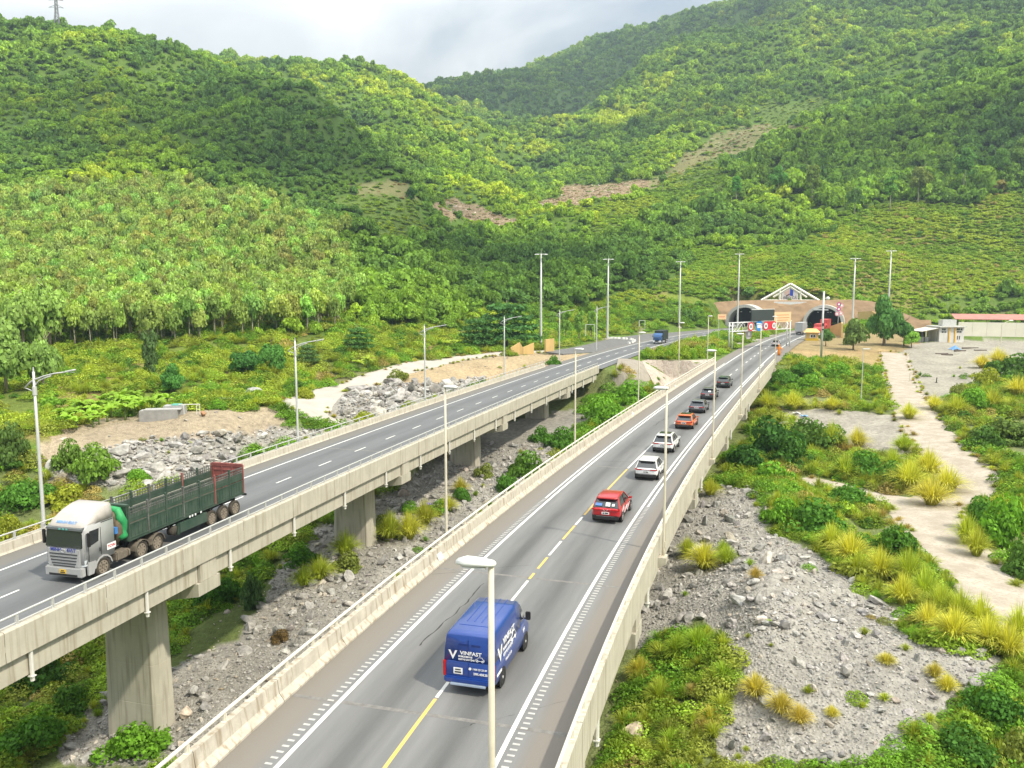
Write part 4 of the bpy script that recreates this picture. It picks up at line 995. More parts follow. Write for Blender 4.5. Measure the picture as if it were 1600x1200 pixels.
# stickers and wrap of the red car
for nm, mt, bx in (('window_sheet', paint('white_sheet', (0.75, 0.78, 0.76)), ((0.12, -2.135, 1.235), (0.30, 0.02, 0.28))), ('window_sheet', paint('blue_sheet', (0.10, 0.22, 0.50)), ((-0.50, -2.13, 1.205), (0.46, 0.02, 0.20))), ('window_sheet', paint('white_sheet', (0.75, 0.78, 0.76)), ((0.47, -2.13, 1.205), (0.18, 0.02, 0.17)))):
    MB().use(mt).box(bx[0], bx[1], rx=-0.70).build(nm, c1)
wr = MB().use(M_WHITE)
for yy, zz, ln, a in ((-1.45, 0.86, 0.55, 0.6), (-0.55, 0.62, 0.75, 0.5), (-0.15, 0.70, 0.5, 0.3), (0.35, 0.55, 0.7, 0.45), (0.75, 0.72, 0.35, 0.2)):
    c_, s_ = math.cos(a) * ln / 2, math.sin(a) * ln / 2; x = 0.988
    wr.hexa([(x - .01, yy - c_, zz - s_), (x + .004, yy - c_, zz - s_), (x + .004, yy - c_ + .10, zz - s_), (x - .01, yy - c_ + .10, zz - s_), (x - .01, yy + c_, zz + s_), (x + .004, yy + c_, zz + s_), (x + .004, yy + c_ + .10, zz + s_), (x - .01, yy + c_ + .10, zz + s_)])
wr.build('wrap_print', c1)
c2 = make_suv('car', WHITE, 'white hatchback with plain white roof, just ahead of the red SUV', Lg=4.35, Wd=1.86, Ht=1.62, wb=2.75); park(c2, WR, None, 1009, 751, 2.15)
c3 = make_suv('car', WHITE, 'white car with dark glass sunroof, just behind the orange car', Lg=4.75, Wd=1.93, Ht=1.64, glass_roof=True, coupe=0.15); park(c3, WR, None, 1035, 708, 2.3)
c4 = make_suv('car', ORANGE, 'orange car in the middle of the convoy on the bridge', Lg=4.75, Wd=1.92, Ht=1.50, coupe=0.25, glass_roof=True); park(c4, WR, None, 1068, 671, 2.3)
c5 = make_suv('car', GREY, 'dark grey car directly in front of the orange car', Lg=4.8, Wd=1.92, Ht=1.46, coupe=0.35); park(c5, WR, None, 1088, 646, 2.3)
c6 = make_suv('car', BLACK, 'black car with a white sheet on its rear window', Lg=4.75, Wd=1.92, Ht=1.52, coupe=0.3); park(c6, WR, None, 1105, 625, 2.3)
MB().use(paint('white_sheet', (0.75, 0.78, 0.76))).box((0.25, -1.96, 1.14), (0.34, 0.02, 0.26), rx=-0.85).build('window_sheet', c6)
c7 = make_suv('car', DGREEN, 'dark green SUV leading the line of cars on the bridge', Lg=4.75, Wd=1.94, Ht=1.66); park(c7, WR, None, 1129, 606.5, 2.3)
c8 = make_suv('car', WHITE, 'small white car with dark boot beyond the convoy, by the orange figure', Lg=4.3, Wd=1.8, Ht=1.55, wb=2.6, roof_mat=BLACK); park(c8, WR, None, 1211, 541.5, 2.2)
c9 = make_suv('car', WHITE, 'white car coming out of the tunnel behind the gantry', Lg=4.6, Wd=1.9, Ht=1.65); park(c9, WL, None, 1150, 511.5, -2, True); c9['group'] = 'cars by the tunnels'; c8['group'] = 'cars by the tunnels'

# ---- the blue van
M_BLUE = gloss('blue_van_paint', (0.006, 0.042, 0.235))
van = empty('van', (0, 0, 0), 0, 'dark blue panel van with white lettering in the right lane', 'van')
h, l = 1.02, 2.78
b = MB().use(M_BLUE)
b.loft(shell([(-l, h * .93, h * .90, 0.50, 1.28), (-l + 0.06, h * .97, h * .95, 0.40, 1.36), (-l + 0.3, h, h * .985, 0.34, 1.40), (0.9, h, h * .985, 0.34, 1.40), (1.55, h, h * .97, 0.34, 1.36), (l - 0.55, h * .97, h * .92, 0.36, 1.16), (l - 0.08, h * .88, h * .82, 0.42, 0.98), (l, h * .8, h * .74, 0.5, 0.86)], 0.13))
bo = b.build('body', van, True)
b = MB().use(M_BLUE)                       # upper box, tapering to the roof
b.loft([[(-w0, y, 1.30), (w0, y, 1.30), (w0 - 0.025, y, 1.75), (w1 + 0.05, y, zt - 0.16), (w1, y, zt - 0.05), (w1 - 0.10, y, zt), (-w1 + 0.10, y, zt), (-w1, y, zt - 0.05), (-w1 - 0.05, y, zt - 0.16), (-w0 + 0.025, y, 1.75)] for y, w0, w1, zt in ((-l + 0.015, 0.985, 0.84, 2.32), (-l + 0.06, 1.0, 0.87, 2.38), (-l + 0.4, 1.003, 0.885, 2.42), (0.4, 1.003, 0.885, 2.42), (1.0, 1.0, 0.88, 2.39))])
b.build('upper_body', van, True)
b = MB().use(M_BLUE)
b.hexa([(-0.98, 0.98, 1.32), (0.98, 0.98, 1.32), (0.93, 2.02, 1.30), (-0.93, 2.02, 1.30), (-0.87, 0.98, 2.37), (0.87, 0.98, 2.37), (0.80, 1.22, 2.31), (-0.80, 1.22, 2.31)]); b.build('cab', van, bevel=0.03)
g = MB().use(M_GLASS)
g.hexa([(-0.86, 1.99, 1.40), (0.86, 1.99, 1.40), (0.86, 2.02, 1.40), (-0.86, 2.02, 1.40), (-0.76, 1.26, 2.25), (0.76, 1.26, 2.25), (0.76, 1.30, 2.25), (-0.76, 1.30, 2.25)]); g.build('windscreen', van)
for sg in (-1, 1):
    g = MB().use(M_GLASS); x0, x1 = sg * 0.965, sg * 0.905
    g.hexa([(x0, 1.02, 1.44), (x0 + sg * .02, 1.02, 1.44), (x0 - sg * .01, 1.78, 1.44), (x0 - sg * .03, 1.78, 1.44), (x1, 1.02, 2.14), (x1 + sg * .02, 1.02, 2.14), (x1 - sg * .02, 1.30, 2.14), (x1 - sg * .04, 1.30, 2.14)]); g.build('side_window', van)
    m = MB().use(M_TRIM).box((sg * 1.16, 1.62, 1.55), (0.22, 0.12, 0.36)).box((sg * 1.03, 1.62, 1.42), (0.16, 0.06, 0.06)); m.build('mirror', van, bevel=0.03)
    MB().use(M_RED).box((sg * 0.965, -l + 0.045, 0.98), (0.13, 0.12, 0.62)).build('tail_light', van, bevel=0.02)
    MB().use(paint('blue_van_seam', (0.006, 0.028, 0.17), rough=0.4)).box((sg * 1.012, -0.9, 1.02), (0.012, 3.1, 0.035)).box((sg * 1.010, 0.92, 1.3), (0.010, 0.018, 1.6)).box((sg * 1.010, -0.42, 1.25), (0.010, 0.018, 1.5)).build('seam', van)
MB().use(paint('grey_bumper', (0.33, 0.40, 0.50), rough=0.5)).box((0, -l - 0.06, 0.44), (1.42, 0.16, 0.10)).build('rear_step', van, bevel=0.02)
MB().use(M_BLUE).box((0, -l - 0.02, 0.58), (1.94, 0.16, 0.24)).build('rear_bumper', van, bevel=0.05)
MB().use(paint('blue_van_seam', (0.006, 0.028, 0.17), rough=0.4)).box((0, -l - 0.004, 1.45), (0.012, 0.02, 1.5)).box((-0.22, -l + 0.012, 1.98), (0.36, 0.02, 0.07)).box((0.30, -l + 0.012, 1.98), (0.36, 0.02, 0.07)).build('door_gap', van)
rb = MB().use(paint('blue_van_roof_groove', (0.010, 0.055, 0.30), rough=0.4))
for xx in (-0.45, -0.15, 0.15, 0.45): rb.box((xx, -0.3, 2.424), (0.028, 2.6, 0.012))
rb.box((0, -1.95, 2.424), (1.3, 0.03, 0.012)); rb.build('roof_groove', van)
spots = [(-0.90, -1.68), (0.90, -1.68), (-0.90, 1.72), (0.90, 1.72)]
for sp in spots: am = MB().use(M_TRIM); arch_cut(am, [sp], 0.36, 1.015); am.build('wheel_arch', van)
add_wheels(van, [(x * 1.03, y) for x, y in spots], 0.36, 0.24, M_RIM_W, M_TYRE, 6)
pl = MB().use(M_PLATE).box((-0.42, -l - 0.015, 0.93), (0.36, 0.02, 0.24)).build('number_plate', van)
MB().use(M_INK).box((-0.42, -l - 0.028, 0.985), (0.22, 0.004, 0.05)).box((-0.42, -l - 0.028, 0.885), (0.26, 0.004, 0.06)).build('plate_digits', pl)
def vlogo(sz):
    v = MB().use(M_WHITE)
    for sg in (-1, 1): v.add([(0, -0.5 * sz, 0), (sg * 0.5 * sz, 0.5 * sz, 0), (sg * 0.26 * sz, 0.5 * sz, 0), (0, -0.10 * sz, 0)], [(0, 1, 2, 3)])
    return v.mesh('emblem')
def car_outline(sz):
    P = [(-0.5, -0.1), (-0.47, 0.08), (-0.28, 0.12), (-0.12, 0.30), (0.22, 0.30), (0.38, 0.10), (0.5, 0.02), (0.5, -0.1)]
    m = MB().use(M_WHITE); m.tube([(a * sz, b_ * sz, 0) for a, b_ in P + P[:1]], 0.018 * sz, 4)
    for cx in (-0.28, 0.28): m.tube([(sz * (cx + 0.10 * math.cos(t)), sz * (-0.12 + 0.10 * math.sin(t)), 0) for t in np.linspace(0, 2 * math.pi, 11)], 0.02 * sz, 4)
    return m.mesh('car_outline')
def stick(me, root, loc, rot, name='lettering'): return link(name, me, root, loc, rot)
rr = (math.pi / 2, 0, 0); yb = -l - 0.012
stick(vlogo(0.36), van, (-0.62, yb - 0.012, 1.56), rr, 'emblem')
stick(text_mesh('VINFAST', 0.20, M_WHITE, bold=0.004, sx=1.12), van, (0.10, yb - 0.012, 1.66), rr)
stick(text_mesh('MOBILE SERVICE', 0.085, M_WHITE, bold=0.003, align='LEFT', sx=0.9), van, (-0.40, yb - 0.012, 1.52), rr)
stick(text_mesh('DỊCH VỤ LƯU ĐỘNG', 0.085, M_WHITE, bold=0.003, align='LEFT', sx=0.78), van, (-0.40, yb - 0.012, 1.41), rr)
stick(car_outline(0.36), van, (0.46, yb - 0.012, 1.45), rr, 'car_outline')
stick(text_mesh('1900 23 23 89', 0.10, M_WHITE, bold=0.002), van, (0.45, yb - 0.006, 1.06), rr)
stick(text_mesh('29K-438.25', 0.12, M_WHITE, bold=0.004), van, (0.48, yb - 0.006, 0.88), rr)
MB().use(M_WHITE).disc((0.06, yb, 1.06), 0.055, 'y', 12, 0.01).build('phone_icon', van)
rs = (math.pi / 2, 0, math.pi / 2); tl = R(3.5)
rs = (math.pi / 2 - tl, 0, math.pi / 2)
stick(vlogo(0.62), van, (1.026, -2.0, 1.42), rs, 'emblem')
stick(text_mesh('VINFAST', 0.36, M_WHITE, bold=0.008, sx=1.15), van, (1.004, -0.75, 1.70), rs)
stick(text_mesh('MOBILE SERVICE', 0.16, M_WHITE, bold=0.004, align='LEFT'), van, (1.024, -1.62, 1.41), rs)
stick(text_mesh('DỊCH VỤ LƯU ĐỘNG', 0.16, M_WHITE, bold=0.004, align='LEFT', sx=0.82), van, (1.036, -1.62, 1.20), rs)
stick(car_outline(0.72), van, (1.030, -0.18, 1.40), rs, 'car_outline')
stick(text_mesh('1900 23 23 89', 0.15, M_WHITE, bold=0.002), van, (1.038, -0.9, 0.88), rs)
stick(text_mesh('VF', 0.26, M_WHITE, bold=0.006, shear=0.3), van, (1.030, 1.38, 0.98), rs)
MB().use(M_WHITE).box((1.034, -2.15, 0.74), (0.012, 0.62, 0.10)).build('stripe', van)
park(van, WR, None, 733, 1086, 2.78)
# ---------------------------------------------------------------- the articulated truck on the far bridge
M_CABS = paint('silver_cab_paint', (0.40, 0.40, 0.395), rough=0.35, var=0.07, coat=0.3, scale=1.2)
M_CABD = paint('dusty_cab_roof', (0.50, 0.46, 0.42), rough=0.6, var=0.10, scale=0.9)
M_TGREEN = paint('dark_green_boards', (0.018, 0.050, 0.032), rough=0.6, var=0.28, scale=1.5, col2=(0.055, 0.085, 0.062))
M_TGREY = paint('worn_steel_rail', (0.16, 0.165, 0.15), rough=0.6, var=0.3, scale=2)
M_TDUST = paint('dusty_chassis', (0.22, 0.185, 0.14), rough=0.9, var=0.3, scale=2)
M_TRED = paint('faded_red_gate', (0.33, 0.10, 0.085), rough=0.7, var=0.2, scale=1.5)
M_TARP = paint('bright_green_tarp', (0.03, 0.36, 0.11), rough=0.6, var=0.2, scale=3)
M_FRAME = paint('black_chassis', (0.035, 0.034, 0.032), rough=0.7, var=0.2)
tk = empty('articulated_truck', (0, 0, 0), 0, 'silver articulated truck pulling an open dark green slatted trailer', 'truck')
# tractor, front at y = 0, everything behind at negative y
W2 = 1.25
c = MB().use(M_CABS)
c.loft([[(-w, y, z0), (w, y, z0), (w, y, z1 - 0.06), (w - 0.06, y, z1), (-w + 0.06, y, z1), (-w, y, z1 - 0.06)] for y, w, z0, z1 in ((-0.02, 1.10, 1.02, 2.10), (-0.10, 1.20, 0.98, 2.75), (-0.34, 1.23, 0.98, 3.05), (-2.25, 1.23, 0.98, 3.10))])
cab = c.build('cab', tk, True, bevel=0.04)
f = MB().use(M_CABD)                                # roof deflector: broad and flat on top, sloping to the screen
f.loft([[(-w, y, z0), (w, y, z0), (w1, y, z1 - 0.10), (w1 - 0.14, y, z1), (-w1 + 0.14, y, z1), (-w1, y, z1 - 0.10)] for y, w, w1, z0, z1 in ((-0.18, 1.12, 1.08, 2.88, 3.02), (-0.50, 1.20, 1.14, 2.94, 3.28), (-1.15, 1.22, 1.12, 3.0, 3.62), (-1.75, 1.22, 1.10, 3.0, 3.80), (-2.25, 1.22, 1.10, 3.0, 3.84))])
f.build('roof_fairing', tk, True, bevel=0.03)
g = MB().use(M_GLASS); g.hexa([(-1.14, -0.10, 1.93), (1.14, -0.10, 1.93), (1.14, 0.035, 1.91), (-1.14, 0.035, 1.91), (-1.12, -0.30, 2.88), (1.12, -0.30, 2.88), (1.12, -0.10, 2.88), (-1.12, -0.10, 2.88)]); g.build('windscreen', tk, bevel=0.02)
vz = MB().use(paint('smoked_visor', (0.10, 0.11, 0.11), rough=0.25)).hexa([(-1.14, -0.26, 2.86), (1.14, -0.26, 2.86), (1.14, -0.03, 2.82), (-1.14, -0.03, 2.82), (-1.12, -0.28, 2.98), (1.12, -0.28, 2.98), (1.12, -0.06, 2.92), (-1.12, -0.06, 2.92)]); vz.build('sun_visor', tk)
for xx in (-0.22, 0, 0.22): MB().use(paint('teal_marker', (0.10, 0.45, 0.40), rough=0.3)).box((xx, -0.02, 2.87), (0.10, 0.03, 0.07)).build('marker_lamp', tk)
for sg in (-1, 1):
    g = MB().use(M_GLASS); x = sg * 1.238
    g.hexa([(x, -1.05, 2.05), (x + sg * .015, -1.05, 2.05), (x + sg * .015, -0.42, 1.92), (x, -0.42, 1.92), (x, -1.12, 2.72), (x + sg * .015, -1.12, 2.72), (x + sg * .015, -0.46, 2.72), (x, -0.46, 2.72)]); g.build('side_window', tk)
    d = MB().use(M_TRIM)
    d.box((x, -0.36, 1.80), (0.02, 0.022, 1.7)).box((x, -1.24, 2.0), (0.02, 0.022, 1.5)).box((x, -1.14, 1.55), (0.03, 0.05, 0.20)).box((x, -1.75, 2.98), (0.02, 0.9, 0.03)); d.build('door_seam', tk)
    m = MB().use(M_TRIM).box((sg * 1.42, -0.20, 2.35), (0.16, 0.14, 0.75)).box((sg * 1.31, -0.22, 2.62), (0.2, 0.05, 0.05)); m.build('mirror', tk, bevel=0.03)
    hl = MB().use(M_LAMP).hexa([(sg * 0.78, 0.03, 0.86), (sg * 1.20, -0.12, 0.90), (sg * 1.20, -0.30, 0.90), (sg * .78, -0.1, 0.86), (sg * 0.80, 0.04, 1.16), (sg * 1.22, -0.10, 1.26), (sg * 1.22, -0.30, 1.26), (sg * .80, -0.1, 1.16)]); hl.build('headlight', tk, bevel=0.02)
    st = MB().use(M_CABS).loft([[(sg * 1.16, y, z0), (sg * 1.26, y, z0), (sg * 1.27, y, z1), (sg * 1.16, y, z1)] for y, z0, z1 in ((-0.25, 0.40, 1.10), (-0.62, 0.40, 1.06), (-0.78, 0.80, 1.06))]); st.build('step_panel', tk)
    mg = MB().use(M_CABS)
    for a0 in np.linspace(0.15, math.pi - 0.15, 7)[:-1]:
        a1 = a0 + (math.pi - 0.3) / 6
        P = []
        for aa in (a0, a1):
            for q in (0.58, 0.66): P += [(sg * 0.95, -1.35 + q * math.cos(aa), 0.53 + q * math.sin(aa)), (sg * 1.265, -1.35 + q * math.cos(aa), 0.53 + q * math.sin(aa))]
        mg.add(P, [(0, 1, 3, 2), (4, 6, 7, 5), (0, 4, 5, 1), (2, 3, 7, 6), (0, 2, 6, 4), (1, 5, 7, 3)])
    mg.build('mudguard', tk)
gr = MB().use(M_CABS).box((0, 0.0, 1.36), (2.05, 0.10, 1.02), top=1.04); gr.use(M_CABS).box((0, -0.02, 0.62), (2.34, 0.34, 0.50), top=0.99); gr.build('front_panel', tk, bevel=0.05)
for i_, (zz, ww) in enumerate(((1.56, 1.75), (1.39, 1.68), (1.22, 1.60), (1.06, 1.52), (0.92, 1.36))):
    MB().use(paint('grille_dark', (0.06, 0.062, 0.065), rough=0.5)).box((0, 0.055, zz), (ww, 0.03, 0.065)).build('grille_slot', tk)
MB().use(M_TRIM).box((0, 0.12, 0.47), (1.8, 0.06, 0.12)).build('air_intake', tk)
npl = MB().use(M_PLATE_Y).box((0.0, 0.165, 0.66), (0.42, 0.02, 0.22)).build('number_plate', tk); MB().use(M_INK).box((0, 0.178, 0.70), (0.2, 0.004, 0.05)).box((0, 0.178, 0.61), (0.3, 0.004, 0.06)).build('plate_digits', npl)
M_TXB = paint('blue_print', (0.05, 0.07, 0.35), rough=0.5); M_TXL = paint('light_blue_print', (0.18, 0.38, 0.72), rough=0.5); M_TXR = paint('red_print', (0.60, 0.03, 0.04), rough=0.5)
stick(text_mesh('MINH', 0.26, M_TXB, bold=0.006, sx=1.05), tk, (0.46, 0.062, 1.78), (math.pi / 2, 0, math.pi))
stick(text_mesh('ĐẠT', 0.26, M_TXB, bold=0.006, sx=1.05), tk, (-0.52, 0.062, 1.78), (math.pi / 2, 0, math.pi))
em = MB().use(M_SILVER).tube([(0.14 * math.cos(t), 0, 0.09 * math.sin(t)) for t in np.linspace(0, 2 * math.pi, 13)], 0.018, 5); em.box((0, 0, 0), (0.05, 0.02, 0.14)); em.build('emblem', tk, loc=(0, 0.07, 1.74))
stick(text_mesh('MINH ĐẠT', 0.23, M_TXL, bold=0.006, sx=1.15), tk, (0, -0.30, 3.16), (R(52), 0, math.pi), 'lettering')
rp = MB().use(M_WHITE).box((-1.262, -1.95, 1.52), (0.012, 0.66, 0.34)).build('door_sticker', tk); stick(text_mesh('TCVN', 0.20, M_TXR, bold=0.006), tk, (-1.272, -1.95, 1.52), (math.pi / 2, 0, -math.pi / 2))
ch = MB().use(M_FRAME)
for sg in (-1, 1): ch.box((sg * 0.42, -3.9, 0.82), (0.12, 5.4, 0.26))
ch.box((0, -2.6, 0.9), (0.9, 0.3, 0.4)).box((0, -5.0, 0.95), (0.9, 0.8, 0.16)); ch.build('chassis', tk)
tb = MB().use(M_TDUST).box((-1.02, -2.75, 0.74), (0.44, 0.85, 0.52)).box((-1.0, -3.35, 0.70), (0.40, 0.25, 0.40)); tb.build('fuel_tank', tk, bevel=0.06)
MB().use(M_TDUST).box((1.02, -2.85, 0.72), (0.44, 1.1, 0.5)).build('battery_box', tk, bevel=0.06)
for sg in (-1, 1):
    for yy in (-4.35, -5.68):
        mg = MB().use(M_TDUST)
        for a0 in np.linspace(0.1, math.pi - 0.1, 7)[:-1]:
            a1 = a0 + (math.pi - 0.2) / 6; P = []
            for aa in (a0, a1):
                for q in (0.57, 0.60): P += [(sg * 0.66, yy + q * math.cos(aa), 0.53 + q * math.sin(aa)), (sg * 1.27, yy + q * math.cos(aa), 0.53 + q * math.sin(aa))]
            mg.add(P, [(0, 1, 3, 2), (4, 6, 7, 5), (0, 4, 5, 1), (2, 3, 7, 6), (0, 2, 6, 4), (1, 5, 7, 3)])
        mg.build('mudguard', tk)
ex = MB().use(M_TDUST).tube([(-0.75, -2.55, 1.2), (-0.75, -2.55, 3.0)], 0.16, 10); ex.tube([(-0.1, -2.5, 1.1), (0.1, -2.6, 2.2), (0.45, -2.62, 2.6)], 0.07, 6); ex.box((0.2, -2.48, 2.2), (1.1, 0.28, 1.3)); ex.build('air_filter', tk, True)
MB().use(paint('blue_tin', (0.06, 0.22, 0.55), rough=0.5)).box((-1.08, -2.42, 2.2), (0.3, 0.2, 0.35)).build('oil_tin', tk)
tmk, rmk = wheel_mesh(0.53, 0.30, M_RIM_D, M_TYRE_D, 8)
for x in (-1.08, 1.08):
    t_w = link('wheel', tmk, tk, (x, -1.35, 0.53)); link('rim', rmk, t_w)
    for y in (-4.35, -5.68):
        t_w = link('wheel', tmk, tk, (x * 0.97, y, 0.53)); link('rim', rmk, t_w)
# trailer (its own thing would still move with the tractor: coupled)
tr = empty('semi_trailer', (0, 0, 0), 0); tr.parent = tk
Y0, Y1 = -3.30, -14.5
b = MB().use(M_TGREEN).box((0, (Y0 + Y1) / 2, 1.38), (2.48, Y0 - Y1, 0.16)); b.box((0, Y0 + 0.04, 2.4), (2.48, 0.08, 2.05)); b.use(M_TGREEN).box((0, Y0 + 0.02, 3.38), (2.56, 0.22, 0.10)); b.build('headboard', tr)
fl = MB().use(paint('trailer_floor', (0.10, 0.07, 0.05), rough=0.9, var=0.3)).box((0, (Y0 + Y1) / 2, 1.475), (2.3, Y0 - Y1 - 0.2, 0.03)); fl.build('trailer_floor', tr)
nb = 7; bl = (Y0 - Y1 - 0.1) / nb
for sg in (-1, 1):
    for i in range(nb):
        yc = Y0 - 0.05 - bl * (i + 0.5)
        # lower drop side with ribs, slatted top half
        p = MB().use(M_TGREEN).box((sg * 1.215, yc, 1.86), (0.05, bl - 0.12, 0.80))
        p.box((sg * 1.245, yc, 2.25), (0.05, bl - 0.12, 0.07)).box((sg * 1.245, yc, 1.48), (0.05, bl - 0.12, 0.07))
        for q in range(5): p.box((sg * 1.243, yc + (q - 2) * bl * 0.19, 1.86), (0.028, 0.05, 0.74))
        p.build('drop_side', tr)
        pm = MB().use(M_TGREY if i % 2 else M_TGREEN)
        pm.use(M_TGREEN)
        for zz in (2.44, 2.68): pm.box((sg * 1.215, yc, zz), (0.035, bl - 0.06, 0.21))
        pm.box((sg * 1.23, yc, 2.56), (0.035, bl - 0.06, 0.03))
        pm.use(M_TGREY)
        for zz in (2.83, 2.96, 3.16): pm.box((sg * 1.215, yc, zz), (0.035, bl - 0.06, 0.055))
        for q in range(7): pm.box((sg * 1.222, yc + (q - 3) * bl * 0.14, 2.86), (0.03, 0.035, 0.62))
        pm.build('slat_frame', tr)
    for i in range(nb + 1):
        MB().use(M_TGREEN if i % 2 == 0 else M_TRED if i > 4 else M_TGREY).box((sg * 1.225, Y0 - 0.05 - bl * i, 2.36), (0.10, 0.11, 1.92)).build('stake', tr)
tg = MB().use(M_TRED)
tg.box((0, Y1, 2.35), (2.44, 0.06, 1.85))
for zz in (1.7, 2.1, 2.5, 2.9, 3.2): tg.box((0, Y1 + 0.04, zz), (2.44, 0.05, 0.07))
for xx in (-1.1, -0.4, 0.4, 1.1): tg.box((xx, Y1 + 0.05, 2.35), (0.07, 0.05, 1.8))
tg.box((0, Y1 - 0.02, 3.32), (2.3, 0.16, 0.10)); tg.build('tailgate', tr)
fr = MB().use(M_FRAME)
for sg in (-1, 1): fr.box((sg * 0.5, (Y0 + Y1) / 2 - 0.2, 1.10), (0.14, Y0 - Y1 - 0.6, 0.40))
for q in range(9): fr.box((0, Y0 - 0.8 - q * 1.35, 1.16), (2.3, 0.08, 0.14))
fr.build('trailer_frame', tr)
MB().use(M_TYRE_D).tube([(-0.75, -7.35, 0.75), (-1.15, -7.35, 0.75)], 0.30, 14).build('air_tank', tr, True)
bx = MB().use(M_TGREEN).box((-1.12, -9.0, 0.82), (0.30, 2.7, 0.62)).box((-1.14, -7.55, 0.78), (0.22, 0.12, 0.7)); bx.build('tool_box', tr, bevel=0.03)
for yy in (-8.6, -8.85, -9.15, -9.7): MB().use(M_WHITE).box((-1.275, yy, 1.30), (0.01, 0.14, 0.12)).build('reflective_tag', tr)
for x in (-1.06, 1.06):
    for y in (-10.95, -12.25, -13.55):
        t_w = link('wheel', tmk, tr, (x * 0.98, y, 0.53)); link('rim', rmk, t_w)
# green tarpaulin bundled against the headboard
tp = bmesh.new(); rng = np.random.default_rng(3)
path = [(-1.0, 3.28), (-0.4, 3.30), (0.2, 3.26), (0.85, 3.14), (1.14, 2.85), (1.20, 2.55), (1.18, 2.25), (1.08, 2.0), (1.12, 1.72), (1.2, 1.55)]
m = MB().use(M_TARP); m.tube([(-x + rng.normal(0, .03), Y0 + 0.34 + rng.normal(0, .05), z) for x, z in path], [0.08, 0.12, 0.16, 0.22, 0.26, 0.24, 0.20, 0.22, 0.30, 0.16], 9); m.build('tarpaulin', tr, True)
MB().use(paint('worn_canvas', (0.20, 0.155, 0.10), rough=0.9, var=0.25)).tube([(-0.75, -2.80, 1.3), (-1.0, -2.80, 2.0), (-0.95, -2.82, 2.7), (-0.6, -2.85, 3.1)], [0.15, 0.30, 0.30, 0.14], 8).build('tarp_roll', tr, True)
# the front of the cab stands at (95, 903) in the photograph
park(tk, WL, 4.95, 92, 909, 0.0, True)

# ---------------------------------------------------------------- distant trucks near the tunnels
def box_truck(label, cab_c, box_c, Lb=6.2, Hb=2.5, rear=False, curtain=None, group='trucks by the tunnels'):
    t = empty('box_truck', (0, 0, 0), 0, label, 'truck', group); Wt = 2.3
    cb = MB().use(cab_c).loft([[(-w, y, 0.62), (w, y, 0.62), (w, y, z1 - .06), (w - .08, y, z1), (-w + .08, y, z1), (-w, y, z1 - .06)] for y, w, z1 in ((0.0, 1.02, 1.6), (-0.10, 1.10, 2.2), (-0.45, 1.12, 2.75), (-1.7, 1.12, 2.85))]); cb.build('cab', t, True, bevel=0.04)
    MB().use(M_GLASS).hexa([(-.98, -.14, 1.62), (.98, -.14, 1.62), (.98, 0.02, 1.60), (-.98, 0.02, 1.60), (-.95, -.45, 2.5), (.95, -.45, 2.5), (.95, -.30, 2.5), (-.95, -.30, 2.5)]).build('windscreen', t)
    for sg in (-1, 1):
        MB().use(M_GLASS).box((sg * 1.115, -1.0, 2.05), (0.03, 0.8, 0.6)).build('side_window', t)
        MB().use(M_LAMP).box((sg * 0.85, 0.02, 0.92), (0.3, 0.06, 0.2)).build('headlight', t)
        MB().use(M_TRIM).box((sg * 1.28, -.25, 2.0), (0.12, 0.08, 0.5)).build('mirror', t)
        MB().use(M_RED).box((sg * 0.95, -1.85 - Lb, 0.95), (0.25, 0.05, 0.14)).build('tail_light', t)
    MB().use(M_WHITE).box((0, 0.03, 0.62), (2.2, 0.25, 0.34)).build('bumper', t, bevel=0.04)
    bx_ = MB().use(box_c).box((0, -1.85 - Lb / 2, 1.05 + Hb / 2), (Wt, Lb, Hb))
    n = int(Lb / 0.6)
    for sg in (-1, 1):
        for q in range(n + 1): bx_.box((sg * (Wt / 2 + .01), -1.85 - Lb * q / n, 1.05 + Hb / 2), (0.04, 0.06, Hb))
    for zz in (1.15, 1.05 + Hb - .06): bx_.box((0, -1.85 - Lb, zz), (Wt, .06, .1))
    for xx in (-Wt / 2 + .05, 0, Wt / 2 - .05): bx_.box((xx, -1.85 - Lb, 1.05 + Hb / 2), (0.08, 0.06, Hb))
    bx_.build('cargo_box', t)
    MB().use(M_FRAME).box((0, -3.5, 0.8), (0.9, Lb + 2.6, 0.3)).box((0, -1.85 - Lb, 0.55), (2.1, 0.08, 0.12)).build('chassis', t)
    for x in (-.98, .98):
        for y in (-.95, -1.4 - Lb * .72): 
            w_ = link('wheel', bt_t, t, (x, y, 0.46)); link('rim', bt_r, w_)
    return t
bt_t, bt_r = wheel_mesh(0.46, 0.26, M_RIM_D, M_TYRE, 6)
t1 = box_truck('dark box truck with blue cab on the far road by the lay-by', paint('blue_cab', (0.05, 0.13, 0.32), rough=0.4), paint('dark_canvas', (0.035, 0.048, 0.042), rough=0.8, var=0.2), 5.6, 2.4); park(t1, WL, 5.1, 1027, 537.5, 0, True)
t2 = box_truck('grey box truck seen from behind on the road under the gantry', paint('grey_cab', (0.3, 0.3, 0.3)), paint('grey_box', (0.42, 0.43, 0.43), rough=0.6), 7.5, 2.8); park(t2, WR, 4.6, 1241, 523.5, 10.0)
t3 = box_truck('red truck with a red cargo box, the near one of two at the open tunnel', paint('red_cab', (0.55, 0.05, 0.05), rough=0.4), paint('red_box', (0.60, 0.09, 0.08), rough=0.6), 6.5, 2.6); park(t3, WR, 10.5, 1277, 525.5, 0, True)
t4 = box_truck('red truck parked behind the grey box truck at the open tunnel', paint('red_cab', (0.55, 0.05, 0.05), rough=0.4), paint('red_box', (0.60, 0.09, 0.08), rough=0.6), 6.5, 3.1); park(t4, WR, 8.2, 1262, 518.5, 1, True)
